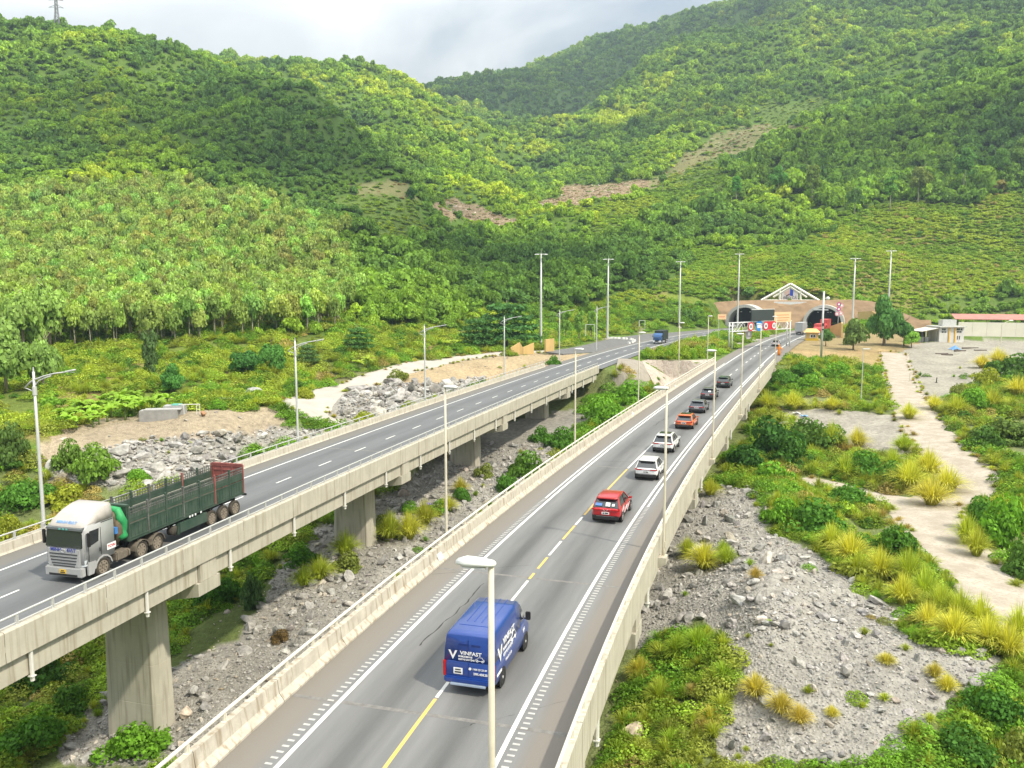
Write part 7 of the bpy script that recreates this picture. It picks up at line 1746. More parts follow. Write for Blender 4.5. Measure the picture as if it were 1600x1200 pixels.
H = RNG.uniform(7.6, 10.6, n); tt = np.array([.33, .46, .11]) * RNG.uniform(.68, 1.2, (n, 1)) * (1 + RNG.normal(0, .08, (n, 3)))
pxp, pyp = project(P[:, 0], P[:, 1], P[:, 2])
n_ind = 290
WORDS = ['at the lower edge of the plantation', 'inside the left-hand plantation']
for i in range(min(n, n_ind)):
    t = empty('plantation_tree', tuple(P[i]), RNG.uniform(0, 6.28), 'slender tree with a light green crown ' + WORDS[0 if i < 110 else 1], 'tree', 'plantation trees on the left hillside')
    link('trunk', PL_TRUNK[i % 5], t, scale=(H[i] * .8,) * 3)
    c = link('crown', PL_CROWN[i % 6], t, (0, 0, H[i] * .34), scale=(H[i] * .27 * RNG.uniform(.85, 1.2), H[i] * .27 * RNG.uniform(.85, 1.2), H[i] * .54)); c.color = (*tt[i], 1)
if n > n_ind:
    Q = P[n_ind:].copy(); h_ = H[n_ind:]; Q[:, 2] += h_ * .36
    scatter('forest', 'upper part of the light green plantation on the left hillside', PL_CROWN_I, Q, rand_spin(len(Q), .05), np.stack([h_ * .28, h_ * .28, h_ * .52], -1), tt[n_ind:])
print('plantation', n)

# ---------------------------------------------------------------- single trees that stand out
BIG_CROWN = [crown(600 + i, 4200, .092, nl=15, rl=(.24, .42), spread=.68, zc=(.1, .95), mat=LEAF_O) for i in range(4)]
TALL_CROWN = [crown(620 + i, 2600, .10, nl=14, rl=(.22, .36), spread=.42, zc=(.05, 1.3), mat=LEAF_O, tall=1.3) for i in range(3)]
FLAT_CROWN = [spread_tree_crown(640 + i, 3600, .075) for i in range(2)]
TRUNK = [trunk_mesh(520 + i, 1.0, .022, 6, M_BARK, .03, .3) for i in range(3)]
def tree(px, py_base, h_px, w_px, tint_, label, kind='round', trunk_f=.25, name='tree', d=None, group=None, pale=False):
    if d: p = at_d(px, py_base, d); p[2] = ground1(p[0], p[1])
    else: p = hit(px, py_base)
    s = p[1] / FOC; Hh, Ww = h_px * s, w_px * s
    t = empty(name, tuple(p), RNG.uniform(0, 6.28), label, 'tree', group)
    tm = PL_TRUNK[RNG.integers(0, 5)] if pale else TRUNK[RNG.integers(0, 3)]
    link('trunk', tm, t, scale=(Hh * .92,) * 3)
    cm = {'round': BIG_CROWN, 'tall': TALL_CROWN, 'flat': FLAT_CROWN}[kind]
    c = link('crown', cm[RNG.integers(0, len(cm))], t, (0, 0, Hh * trunk_f), scale=(Ww * .52, Ww * .52, Hh * (1 - trunk_f) / (1.28 if kind != 'tall' else 1.62))); c.color = (*[min(.9, 2.7 * q) for q in tint_], 1)
    return t
DK, MD, LT = (.026, .062, .017), (.05, .10, .022), (.10, .17, .028)
tree(1333, 547, 56, 46, (.062, .095, .026), 'round dark tree with red-tinged leaves beside the camera post', trunk_f=.14)
tree(1381, 540, 82, 56, (.046, .105, .026), 'tall round deep green tree in front of the yellow walls', trunk_f=.13)
tree(1412, 540, 46, 34, (.040, .092, .024), 'dark green tree close behind the tall round tree', trunk_f=.12)
tree(1424, 543, 30, 30, (.11, .20, .03), 'small bright green tree beside the open shed', trunk_f=.15)
tree(1290, 541, 30, 26, (.05, .10, .025), 'small green tree beside the yellow booth', trunk_f=.25)
tree(792, 545, 82, 105, (.030, .075, .020), 'dark spreading tree with tiered branches at the lay-by', 'flat', .12)
tree(745, 545, 55, 60, (.034, .080, .020), 'dark tiered tree left of the big spreading tree', 'flat', .10)
for px_, w_, lb in ((884, 26, 'drooping light green tree in the row at the lay-by, beside the big tree'), (905, 24, 'light green tree in the row at the lay-by, in its middle'), (924, 22, 'light green tree in the row at the lay-by, by the white goalpost')): tree(px_, 533, 46, w_, (.085, .15, .028), lb, 'tall', .22)
for i, (px_, py_, h_, w_) in enumerate([(-20, 600, 130, 95), (40, 590, 120, 80), (80, 565, 110, 70), (12, 640, 110, 90), (70, 640, 90, 60)]):
    tree(px_, py_, h_, w_, [(.10, .15, .04), (.11, .165, .04), (.12, .18, .045), (.09, .14, .035), (.10, .155, .04)][i], ['feathery olive green tree at the left picture edge, highest of its clump', 'feathery olive green tree behind the first curved lamp', 'feathery tree where the plantation meets the clump on the left', 'big feathery tree low in the clump at the left picture edge', 'feathery tree right beside the first curved lamp'][i], 'round', .22, d=[140, 150, 160, 118, 122][i], group='feathery trees at the left edge')
tree(235, 585, 70, 40, (.045, .075, .025), 'dark narrow tree standing alone on the dry slope below the plantation', 'tall', .05)
tree(268, 612, 46, 44, (.04, .105, .022), 'round bright green bush-like tree above the banana plants', 'round', .05)
tree(385, 588, 48, 56, (.030, .080, .018), 'dense dark green tree on the slope behind the second lamp', 'round', .05)
tree(425, 580, 52, 50, (.045, .11, .022), 'mid green tree close to the dense dark one', 'round', .05)
tree(482, 570, 36, 36, (.05, .09, .03), 'small grey-green tree behind the second curved lamp', 'flat', .1)
tree(560, 550, 44, 50, (.04, .09, .022), 'flat-topped green tree below the end of the plantation', 'flat', .1)
for i, (px_, py_, h_) in enumerate([(965, 285, 30), (1035, 302, 34), (1104, 338, 44), (1150, 318, 40), (1120, 332, 40), (1268, 320, 60), (1215, 310, 50), (1390, 330, 52), (1434, 320, 62), (1505, 302, 68), (1560, 290, 60), (1283, 290, 54), (1335, 338, 46), (1475, 298, 56), (1590, 282, 64)]):
    tree(px_, py_, h_, h_ * .62, (.05 + .012 * (i % 3), .095 + .012 * (i % 4), .022), 'tall pale-trunked forest tree on the wooded right-hand slope', 'tall' if i % 2 else 'round', .42, group='tall trees on the right-hand slope', pale=True)
tree(644, 345, 22, 18, DK, 'lone dark tree standing in the cleared green field on the hillside', 'round', .1, d=372)
# ---------------------------------------------------------------- rocks and rubble
ROCKS_I = [rock_mesh(700 + i, ROCK_I, 1, 'rock') for i in range(8)]
ROCKS_O = [rock_mesh(720 + i, ROCK_O, 2, 'boulder') for i in range(10)]
POLY['river_left'] = [(0, 1200), (0, 1010), (160, 950), (300, 960), (420, 880), (520, 850), (600, 800), (700, 740), (830, 680), (960, 610), (900, 700), (760, 810), (640, 900), (420, 1080), (280, 1190), (240, 1200)]
rockpolys = ['rockpile', 'rubble_mid', 'rockslope_left', 'rockpile_left']
def pts_in(names, d0, d1, step, px0=-60, px1=1660, no=()):
    P = spray(px0, px1, d0, d1, step); mk, px, py = masks(P[:, 0], P[:, 1], P[:, 2], list(names) + list(no))
    m = np.any([mk[n] for n in names], 0)
    for n in no: m &= ~mk[n]
    return P[m]
def grey(n, base=(.345, .33, .305)): return np.array(base) * RNG.uniform(.62, 1.30, (n, 1)) + RNG.normal(0, .004, (n, 3)) + np.where(RNG.random((n, 1)) < .10, np.array([[.04, .015, -.015]]), 0)
near_p = ['rockpile', 'rubble_mid']
POLY['clod'] = [(1120, 900), (1190, 890), (1260, 960), (1280, 1000), (1200, 1010), (1130, 960)]
P1 = pts_in(near_p, 22, 60, .27); P2 = pts_in(near_p, 60, 118, .42)
P3 = pts_in(['rockslope_left', 'rockpile_left'], 70, 170, .52)
n1_, n2_, n3_ = len(P1), len(P2), len(P3); print('rubble', n1_, n2_, n3_)
size = np.concatenate([np.minimum(1.0, .125 * (1 - RNG.random(n1_)) ** -.40), np.minimum(1.3, .17 * (1 - RNG.random(n2_)) ** -.45), np.minimum(2.2, .42 * (1 - RNG.random(n3_)) ** -.36)])
P = np.concatenate([P1, P2, P3]); mk, px, py = masks(P[:, 0], P[:, 1], P[:, 2], ['rockpile_left', 'clod'])
size = np.where(mk['rockpile_left'], size * 1.35, size); size = np.where(mk['clod'], size * 1.3, size)
wan = (fbm(P[:, 0] / 5, P[:, 1] / 5, 91, 3) < .70) | (size > .4)
wan &= track_dist(P[:, 0], P[:, 1]) > .6
P, size = P[wan], size[wan]; d_ = np.hypot(P[:, 0], P[:, 1]); P[:, 2] += size * .12
sc3 = size[:, None] * np.stack([RNG.uniform(.8, 1.3, len(P)), RNG.uniform(.8, 1.2, len(P)), RNG.uniform(.7, 1.2, len(P))], -1)
spin = rand_spin(len(P), .45); tint = np.clip(grey(len(P)), .05, .6)
app = size / d_ * (RNG.uniform(.9, 1.1, len(P))); order = np.argsort(-app); big_i, rest = order[:280], order[280:]
pxr, pyr = project(P[:, 0], P[:, 1], P[:, 2])
for k, i in enumerate(big_i):
    o = link('boulder', ROCKS_O[k % 10], None, tuple(P[i]), tuple(spin[i]), tuple(sc3[i])); o.color = (*tint[i], 1)
    if pyr[i] < 720 and pxr[i] < 700: lb, g = ('angular grey boulder in the heap inside the bend of the gravel track', 'boulders in the track bend') if pxr[i] > 500 else ('grey rock on the rock slope behind the truck', 'rocks of the slope behind the truck')
    elif pxr[i] < 930: lb, g = ('grey rock in the rubble between the two bridges', 'rocks between the bridges')
    else: lb, g = ('grey rock in the rubble heap right of the car bridge', 'rocks of the rubble heap on the right')
    tag(o, lb, 'boulder', g)
scatter('rubble', 'grey broken rock and gravel heaps around the bridges', ROCKS_I, P[rest], spin[rest], sc3[rest], tint[rest])
# loose stones over the bare ground
Q = np.concatenate([pts_in(['river_left', 'weeds_right', 'bare_right', 'apron_right'], 24, 120, 1.3), pts_in(['platform', 'dry_left'], 90, 200, 1.4)]); m = len(Q); s_ = np.minimum(.8, .10 * (1 - RNG.random(m)) ** -.5)
scatter('gravel', 'loose stones lying over the bare ground', ROCKS_I, Q + [0, 0, .03], rand_spin(m, .4), s_[:, None] * RNG.uniform(.7, 1.3, (m, 3)), np.clip(grey(m, (.38, .34, .28)), .05, .6))
# stand-out boulders
def boulder(px, py, wpx, hpx, c, lb, seed=0):
    p = hit(px, py); s = p[1] / FOC
    o = link('boulder', ROCKS_O[seed % 10], None, (p[0], p[1], p[2] + hpx * s * .30), (0.1, 0.05, seed * 1.3), (wpx * s, wpx * s * .9, hpx * s * 1.25)); o.color = (*c, 1); tag(o, lb, 'boulder')
boulder(990, 1150, 50, 38, (.50, .41, .31), 'large flat tan boulder in the weeds at the foot of the car bridge', 3)
boulder(1041, 1148, 18, 14, (.40, .26, .13), 'small round brown boulder right of the large tan one', 1)
boulder(1322, 1060, 30, 34, (.36, .34, .31), 'pointed grey boulder alone on the gravel at the lower right', 2)
boulder(318, 650, 14, 12, (.36, .20, .11), 'brown boulder beside the thin pipe frame', 4)
boulder(1532, 1024, 24, 18, (.36, .34, .31), 'grey boulder among the yellow grass by the track branch', 5)
boulder(300, 1088, 28, 26, (.36, .35, .33), 'large grey boulder beside the nearest pier, left of a twin', 6)
boulder(322, 1100, 24, 24, (.40, .38, .35), 'large grey boulder beside the nearest pier, right of its twin', 7)
boulder(290, 1125, 26, 26, (.55, .46, .37), 'pale tan boulder at the foot of the nearest pier', 8)
boulder(1228, 668, 26, 12, (.55, .54, .52), 'pale rock half hidden in the bushes right of the convoy', 9)
boulder(395, 620, 40, 22, (.40, .39, .38), 'long grey rock outcrop among the grass left of the gravel track', 2)
boulder(352, 630, 22, 14, (.46, .44, .42), 'pale rock beside the grey outcrop left of the gravel track', 5)

# ---------------------------------------------------------------- weeds, shrubs and grass on the valley floor
WEED_I = [weed_mesh(800 + i, 520, .105, zr=.75) for i in range(5)]
TUFT_I = [tuft_mesh(820 + i, 170, lean=1.05, w=.02) for i in range(4)]
TUFT_O = [tuft_mesh(840 + i, 620, LEAF_O, 1.25, .013) for i in range(5)]
BUSH_O = [crown(860 + i, 2600, .082, nl=15, rl=(.22, .38), spread=.78, zc=(.05, .55), mat=LEAF_O, tall=.9, name='foliage') for i in range(6)]
BUSH_I = [crown(880 + i, 700, .12, nl=9, rl=(.25, .40), spread=.80, zc=(.05, .5), tall=.85) for i in range(5)]
GR, YG, OL, DR = np.array([.17, .33, .035]), np.array([.40, .46, .05]), np.array([.30, .35, .06]), np.array([.44, .36, .12])
POLY['field_right'] = [(1120, 745), (1130, 640), (1180, 600), (1215, 575), (1300, 560), (1400, 552), (1440, 545), (1620, 545), (1660, 700), (1660, 1220), (1390, 1200), (1440, 1140), (1500, 1080), (1545, 1030), (1440, 1010), (1390, 960), (1290, 880), (1205, 830), (1195, 765)]
POLY['greens_mid'] = [(905, 670), (918, 625), (980, 600), (1045, 592), (1010, 620), (940, 670), (900, 690)]
POLY['slope_stone'] = [(970, 562), (1110, 560), (1080, 600), (990, 595)]
ALL_BARE = ['rockpile', 'rubble_mid', 'rockslope_left', 'rockpile_left', 'platform', 'dry_left', 'dry_right', 'bare_right', 'apron_right', 'slope_stone', 'forecourt']
def open_ground(P, m=.4): return clear_of_works(P, m)
def mixed(n, cols, w):
    k = RNG.choice(len(cols), n, p=w); return np.array(cols)[k] * RNG.uniform(.65, 1.3, (n, 1))
# low cover everywhere it is green
P = np.concatenate([spray(-100, 1700, 17, 60, .70), spray(-100, 1700, 60, 120, 1.05), spray(-100, 1700, 120, 330, 1.7)])
mk, px, py = masks(P[:, 0], P[:, 1], P[:, 2], ALL_BARE + ['scrub_left', 'field_right', 'river_left', 'weeds_right', 'river_weeds', 'greens_mid', 'dry_strip'])
bare = np.any([mk[n] for n in ALL_BARE], 0); pat = fbm(P[:, 0] / 7, P[:, 1] / 7, 93, 4)
t_r, o_r = WR.near(P[:, 0], P[:, 1]); t_l, o_l = WL.near(P[:, 0], P[:, 1])
roof = ((o_l > -1) & (o_l < 6.5) & (t_l < S_L_END)) | ((o_r > -1) & (o_r < 7.5) & (t_r < S_R_END))      # dry shade under the decks
between = (o_r < 0) & (o_l > 0)
keepw = (~between | (pat > .52) | mk['greens_mid'] | mk['river_weeds']) & open_ground(P) & (P[:, 2] < 9) & ~roof & ((~bare & (pat > .36)) | (bare & (RNG.random(len(P)) < .07) & (pat > .54) & ~mk['forecourt'] & ~mk['slope_stone']) | mk['greens_mid'] | (mk['river_weeds'] & (pat > .36)))
P, pat = P[keepw], pat[keepw]; n = len(P); print('weeds', n); d_ = np.hypot(P[:, 0], P[:, 1]); mk = {k: v[keepw] for k, v in mk.items()}
hue = fbm(P[:, 0] / 11, P[:, 1] / 11, 95, 3) + RNG.normal(0, .10, n)
tint = np.where((hue < .5)[:, None], GR, np.where((hue < .66)[:, None], np.array([.28, .42, .045]), np.where((hue < .80)[:, None], OL, DR)))
tint = np.where(mk['scrub_left'][:, None] & (RNG.random((n, 1)) < .6), np.array([[.33, .42, .05]]), tint); tint = np.where(mk['greens_mid'][:, None], np.array([[.16, .34, .03]]), tint) * RNG.uniform(.6, 1.25, (n, 1))
isb = np.any([mk[q] for q in ALL_BARE], 0); s_ = np.interp(d_, [20, 60, 120, 300], [.75, .95, 1.35, 2.1]) * RNG.uniform(.55, 1.4, n) * np.where(isb, .55, 1)
k = RNG.random(n) < np.where(isb, .75, np.where(mk['field_right'] | mk['weeds_right'], .55, .30))
scatter('weeds', 'low leafy weeds covering the valley floor', WEED_I, P[~k], rand_spin((~k).sum()), s_[~k, None] * np.array([[1, 1, 1.0]]), tint[~k])
scatter('grass', 'rough grass growing between the weeds', TUFT_I, P[k], rand_spin(k.sum()), s_[k, None] * np.array([[.85, .85, 1.0]]), np.where(RNG.random((k.sum(), 1)) < .6, np.array([[.38, .45, .06]]) * RNG.uniform(.7, 1.2, (k.sum(), 1)), tint[k]))
# bushes of a middling size, one mass
P = np.concatenate([spray(-100, 1700, 24, 90, 3.0), spray(-100, 1700, 90, 330, 4.2)])
mk, px, py = masks(P[:, 0], P[:, 1], P[:, 2], ALL_BARE + ['scrub_left', 'field_right'])
t_r, o_r = WR.near(P[:, 0], P[:, 1]); t_l, o_l = WL.near(P[:, 0], P[:, 1])
off = ((o_l > -3.5) & (o_r < 0)) | ((o_r > -4.5) & (o_r < 11.5)) | ((o_r > -16) & (o_r < 0) & (t_r > S_R_END - 25)) | ((o_l < -2) & (o_l > -9) & (t_l < 70) & (RNG.random(len(P)) < .5))
keepb = open_ground(P, 2.0) & ~off & (P[:, 2] < 9) & ~np.any([mk[n] for n in ALL_BARE], 0) & (fbm(P[:, 0] / 16, P[:, 1] / 16, 97, 3) + RNG.normal(0, .08, len(P)) > .53)
P = P[keepb]; n = len(P); s_ = RNG.uniform(.7, 1.9, n) * np.interp(np.hypot(P[:, 0], P[:, 1]), [30, 200], [.8, 1.25])
scatter('shrubs', 'green shrubs dotted over the valley floor', BUSH_I, P - [0, 0, .15], rand_spin(n), s_[:, None] * RNG.uniform(.8, 1.2, (n, 3)), mixed(n, [GR, np.array([.09, .19, .03]), np.array([.22, .34, .04]), OL], [.35, .25, .28, .12]))

# ---- single bushes and grass tufts that stand out
def bush(px, py, wpx, hpx, c, lb, grp, seed):
    p = hit(px, py)
    if p is None: return
    s = p[1] / FOC
    o = link('bush', BUSH_O[seed % 6], None, (p[0], p[1], p[2] - .15), (0, 0, seed * 1.7), (wpx * s * .56, wpx * s * .50, hpx * s * 1.0)); o.color = (*c, 1); tag(o, lb, 'bush', grp)
def tuft(px, py, wpx, hpx, c, lb, grp, seed):
    p = hit(px, py)
    if p is None: return
    s = p[1] / FOC
    o = link('grass_tuft', TUFT_O[seed % 5], None, (p[0], p[1], p[2] - .05), (0, 0, seed * 2.1), (wpx * s * .60, wpx * s * .60, hpx * s * 1.35)); o.color = (*c, 1); tag(o, lb, 'grass tuft', grp)
dk, gr, br, ol_ = (.060, .155, .030), (.105, .25, .035), (.17, .36, .035), (.23, .28, .06)
B = [(1200, 712, 95, 72, dk, 'largest dark green bush against the right side of the car bridge'), (1262, 700, 100, 55, (.10, .19, .035), 'wide feathery bush right of the dark ones by the car bridge'), (1165, 735, 70, 50, dk, 'dark bush tucked under the parapet near the convoy'), (1235, 725, 70, 52, (.075, .18, .03), 'dark rounded bush in the middle of the thicket'), (1205, 755, 80, 42, br, 'bright green bush spilling onto the rubble heap'), (1150, 728, 60, 38, br, 'bright green bush nearest the bridge parapet'), (1300, 690, 70, 32, (.10, .20, .04), 'flat feathery bush beside the bare ground'), (1350, 745, 80, 48, gr, 'mid green bush between grass tufts left of the track'), (1395, 752, 56, 40, (.13, .27, .04), 'small bush on the track island'), (1272, 830, 105, 62, gr, 'big round bush at the left end of the concrete branch'), (1225, 815, 70, 48, br, 'bright bush between the rubble heap and the big round bush'), (1330, 790, 75, 42, gr, 'low bush above the big round one by the branch track'), (1400, 872, 95, 60, (.085, .20, .03), 'dark green bush among pale grasses beside the branch track'), (1345, 865, 60, 40, gr, 'green bush between two pale grass clumps'), (1570, 850, 95, 92, br, 'tall bright bush at the right edge below the track bend'), (1530, 830, 70, 66, gr, 'rounded bush left of the tall bright one at the right edge'), (1600, 900, 80, 70, (.11, .22, .04), 'bush cut by the right edge under the bright one'), (1550, 1130, 110, 70, (.075, .19, .03), 'wide dark bush in the lower right corner, above another'), (1500, 1180, 110, 62, (.085, .20, .035), 'wide dark bush at the bottom edge on the right'), (1590, 1190, 80, 66, ol_, 'yellowish bush in the lower right corner'), (1520, 640, 60, 40, br, 'bright bush right of the bare apron'), (1570, 690, 110, 46, (.13, .20, .045), 'feathery flat bush right of the concrete track'), (1540, 700, 60, 42, (.10, .20, .04), 'green bush beside the feathery flat one'), (1500, 620, 40, 26, ol_, 'small olive bush at the end of the bare apron'), (1590, 590, 80, 44, (.10, .20, .035), 'dark bush at the right edge before the long cream wall'), (1545, 600, 50, 30, YG * .8, 'yellow-green bush before the long cream wall'), (1222, 602, 60, 30, gr, 'low bush at the end of the car bridge'), (1265, 610, 60, 30, br, 'bright low bush in the weeds beyond the car bridge'), (1310, 590, 60, 28, br, 'bright green clump behind the thin pale pole'), (1255, 585, 44, 24, gr, 'green clump beside the camera post')]
for i, (px, py, w_, h_, c, lb) in enumerate(B): bush(px, py, w_, h_, c, lb, 'bushes right of the car bridge', i)
Bm = [(600, 838, 70, 40, ol_, 'olive bush at the foot of the second pier'), (825, 742, 70, 46, (.12, .24, .035), 'feathery green bush beside the third pier'), (790, 765, 40, 32, gr, 'small bush in front of the third pier'), (760, 745, 36, 26, ol_, 'olive bush on the rubble between the bridges'), (880, 700, 60, 40, gr, 'green bush in front of the fourth pier'), (940, 660, 80, 50, br, 'large bright bush below the far bridge end'), (985, 628, 70, 40, br, 'bright bush at the foot of the hatched embankment'), (845, 690, 40, 30, gr, 'dark bush beside the fourth pier'), (395, 950, 44, 70, (.10, .19, .07), 'blue-green sapling under the far bridge'), (330, 950, 90, 66, (.08, .20, .03), 'dense bush behind the nearest pier'), (210, 1180, 110, 62, br, 'bright bush at the foot of the nearest pier'), (60, 1170, 120, 70, gr, 'leafy bush in the lower left corner'), (110, 1110, 80, 50, (.09, .2, .03), 'dark bush left of the nearest pier'), (60, 1060, 110, 60, (.07, .16, .03), 'dark bush in the shade under the far bridge'), (470, 880, 60, 34, gr, 'bush under the far bridge between two piers'), (640, 800, 40, 22, br, 'small leafy plant on the rubble between bridges'), (690, 800, 46, 26, br, 'bright leafy plants on the rubble beside the lamp pole'), (720, 780, 36, 24, gr, 'green weeds clump right of the lamp pole'), (545, 890, 60, 34, ol_, 'olive clump before the second pier'), (440, 1000, 36, 22, (.20, .14, .06), 'dry brown shrub on the rubble between the bridges')]
for i, (px, py, w_, h_, c, lb) in enumerate(Bm): bush(px, py, w_, h_, c, lb, 'bushes between the bridges', i + 3)
Bl = [(150, 745, 80, 62, (.19, .33, .05), 'light green sapling bush before the rock slope'), (215, 752, 44, 24, br, 'small bright bush right of the sapling by the truck'), (110, 735, 60, 56, (.16, .27, .05), 'bush left of the light green sapling'), (20, 720, 60, 70, (.12, .20, .05), 'tall grey-green bush near the first curved lamp'), (40, 790, 90, 50, gr, 'leafy bush behind the railing left of the truck'), (110, 790, 70, 40, YG * .8, 'yellow-green bush behind the truck cab'), (15, 840, 60, 44, YG * .7, 'yellow bush at the left edge above the railing'), (475, 622, 34, 22, YG * .8, 'yellow-green clump at the bend of the gravel track'), (640, 655, 50, 34, (.28, .33, .06), 'yellow bush behind the third curved lamp'), (865, 570, 26, 18, gr, 'dark green bush at the foot of the fifth curved lamp'), (570, 663, 46, 24, YG * .8, 'yellow-green clump at the foot of the boulder heap'), (620, 595, 40, 22, ol_, 'dry olive clump on the boulder heap'), (340, 640, 26, 20, br, 'small bright shrub beside the rock outcrop')]
for i, (px, py, w_, h_, c, lb) in enumerate(Bl): bush(px, py, w_, h_, c, lb, 'bushes left of the far bridge', i + 1)
# the clipped green hedge on the island and the planting behind it
for i, (px, py) in enumerate([(1005, 561), (1018, 561), (1031, 561), (1044, 561), (1057, 561), (1070, 561), (1083, 560), (1094, 559), (1012, 557), (1030, 556), (1050, 555), (1072, 554), (1090, 553)]):
    bush(px, py, 22, 18, (.28, .40, .035) if i % 3 else (.20, .36, .03), 'bright yellow-green shrub in the hedge on the road island', 'hedge shrubs on the island', i)
for i, (px, py, c) in enumerate([(1128, 524.5, dk), (1140, 524.5, (.06, .14, .03)), (1152, 524.5, dk), (1163, 524.5, (.18, .08, .03)), (1172, 524.5, (.16, .09, .03)), (1108, 548, dk), (1114, 545, (.06, .13, .03)), (1135, 534.5, gr), (1148, 534, gr)]):
    bush(px, py, 15, 11, c, 'low dark shrub in the planting bed before the tunnels' if i != 3 and i != 4 else 'red-brown shrub in the planting bed before the tunnels', 'planting before the tunnels', i)
# pale grass clumps
T = [(1300, 702, 48, 38, .5), (1340, 700, 40, 30, 1.2), (1320, 748, 46, 36, .4), (1412, 705, 40, 26, .3), (1450, 745, 56, 40, 1), (1420, 765, 66, 44, .8), (1480, 770, 60, 38, 1), (1455, 790, 66, 42, 1.2), (1395, 735, 40, 32, .4), (1330, 878, 66, 46, 1), (1300, 860, 50, 40, .6), (1375, 905, 60, 48, .9), (1420, 910, 60, 50, .4), (1340, 905, 50, 44, .5), (1445, 940, 62, 50, .3), (1410, 945, 52, 46, .9), (1470, 965, 60, 50, .5), (1450, 985, 50, 44, 1.1), (1500, 975, 64, 52, .5), (1490, 1005, 70, 54, 1.0), (1530, 985, 62, 50, .7), (1545, 1015, 62, 54, .9), (1575, 1030, 62, 56, 1.0), (1590, 1000, 60, 52, .6), (1510, 850, 50, 46, .5), (1525, 870, 46, 44, .7), (1420, 655, 36, 24, .8), (1460, 640, 34, 22, 1.0), (1495, 650, 46, 30, .6), (1550, 640, 44, 30, .7), (1240, 640, 44, 26, .8), (1200, 640, 44, 26, .7), (1300, 640, 34, 20, .9), (1480, 1080, 36, 28, 1.2), (1460, 1060, 30, 24, 1.4), (1180, 905, 26, 20, 1.8), (1385, 1040, 30, 18, 1.3), (1100, 890, 60, 40, 1.0), (1135, 880, 40, 26, .3), (1075, 870, 36, 28, .6), (1215, 790, 30, 22, .5), (1110, 775, 36, 26, .8), (1130, 870, 30, 26, .2), (1220, 1115, 46, 36, 1.5), (1180, 1090, 50, 34, 1.4), (1250, 1130, 40, 30, 1.6), (1300, 1120, 24, 18, 1.3), (1090, 1020, 56, 40, .1), (1060, 1030, 50, 40, .2), (1000, 1060, 44, 34, 1.2), (1030, 1100, 50, 34, .4), (1110, 1130, 40, 26, 1.2), (575, 840, 46, 40, .3), (610, 845, 52, 44, .5), (640, 842, 50, 40, .9), (665, 820, 46, 34, .8), (700, 800, 34, 26, .9), (540, 870, 50, 40, .4), (500, 905, 50, 36, .5), (475, 915, 44, 30, .3), (720, 770, 30, 22, 1.2), (1560, 570, 40, 24, 1.2), (1590, 620, 50, 30, 1.1), (1535, 575, 36, 20, 1.3)]
for i, (px, py, w_, h_, t_) in enumerate(T):
    c = np.array([.30, .46, .045]) * (1 - min(1, t_)) + np.array([.62, .62, .10]) * min(1, t_) if t_ <= 1 else np.array([.62, .62, .10]) * (2 - t_) + np.array([.58, .43, .16]) * (t_ - 1)
    side = 'between the bridges' if px < 900 else ('beside the track' if px > 1290 and py < 1040 else 'on the rubble right of the car bridge')
    tuft(px, py, w_, h_, c * RNG.uniform(.9, 1.1), ('straw-coloured' if t_ > 1.1 else 'yellow' if t_ > .75 else 'yellow-green' if t_ > .35 else 'green') + ' grass tuft ' + side, 'grass tufts ' + side, i)
# banana plants by the concrete boxes: broad arching leaves on short stems
def banana(seed):
    rng = np.random.default_rng(seed); V = []; F = []
    for i in range(9):
        a = i * 2.4 + rng.normal(0, .2); L_ = rng.uniform(1.5, 2.1); up = rng.uniform(.75, 1.3); dx, dy = math.cos(a), math.sin(a); b = len(V)
        for k in range(6):
            f = k / 5; out = L_ * f * (1 - .25 * up); z = 1.3 + L_ * (up * f - (.55 + .2 * up) * f * f); w = .34 * math.sin(math.pi * min(.97, .12 + .86 * f)) + .02
            V += [(dx * out - dy * w, dy * out + dx * w, z - .10), (dx * out, dy * out, z), (dx * out + dy * w, dy * out - dx * w, z - .10)]
        for k in range(5):
            q = b + 3 * k; F += [(q, q + 1, q + 4, q + 3), (q + 1, q + 2, q + 5, q + 4)]
    return fast_mesh('leaves', V, np.array(F), [LEAF_O], False, {'lv': ('FACE', 'FLOAT', rng.random(len(F)) * .6 + .3)})
BAN = [banana(i) for i in range(4)]; stem = MB().use(paint('banana_stem', (0.16, 0.22, 0.06), rough=.7)).tube([(0, 0, -.2), (0, 0, 1.4)], [.14, .09], 7).mesh('stem', True)
k = 0
for px, py in [(105, 668), (120, 655), (138, 662), (150, 650), (168, 660), (180, 648), (196, 656), (205, 645), (222, 650), (232, 640), (245, 645), (250, 632), (262, 636), (130, 644), (160, 640), (214, 632), (190, 636), (95, 660), (112, 660), (145, 656), (155, 664), (175, 652), (184, 640), (200, 640), (222, 638), (238, 648), (126, 650), (172, 644), (210, 650), (146, 668), (120, 672)]:
    p = hit(px, py); r = empty('banana_plant', tuple(p), k * 1.9, 'bright banana plant in the clump on the left beyond the rock slope', 'banana plant', 'banana plants'); z_ = RNG.uniform(.75, 1.15)
    c = link('leaves', BAN[k % 4], r, scale=(z_,) * 3); c.color = (*(np.array([.25, .42, .045]) * RNG.uniform(.8, 1.2)), 1); link('stem', stem, r, scale=(z_,) * 3); k += 1
for px, py in [(715, 545), (725, 542), (735, 545), (700, 547), (560, 580), (575, 575)]:
    p = hit(px, py); r = empty('banana_plant', tuple(p), k * 1.9, 'yellow-green banana plant at the edge of the woods beside the gravel track', 'banana plant', 'banana plants'); c = link('leaves', BAN[k % 4], r, scale=(1.1,) * 3); c.color = (.32, .42, .05, 1); link('stem', stem, r, scale=(1.1,) * 3); k += 1
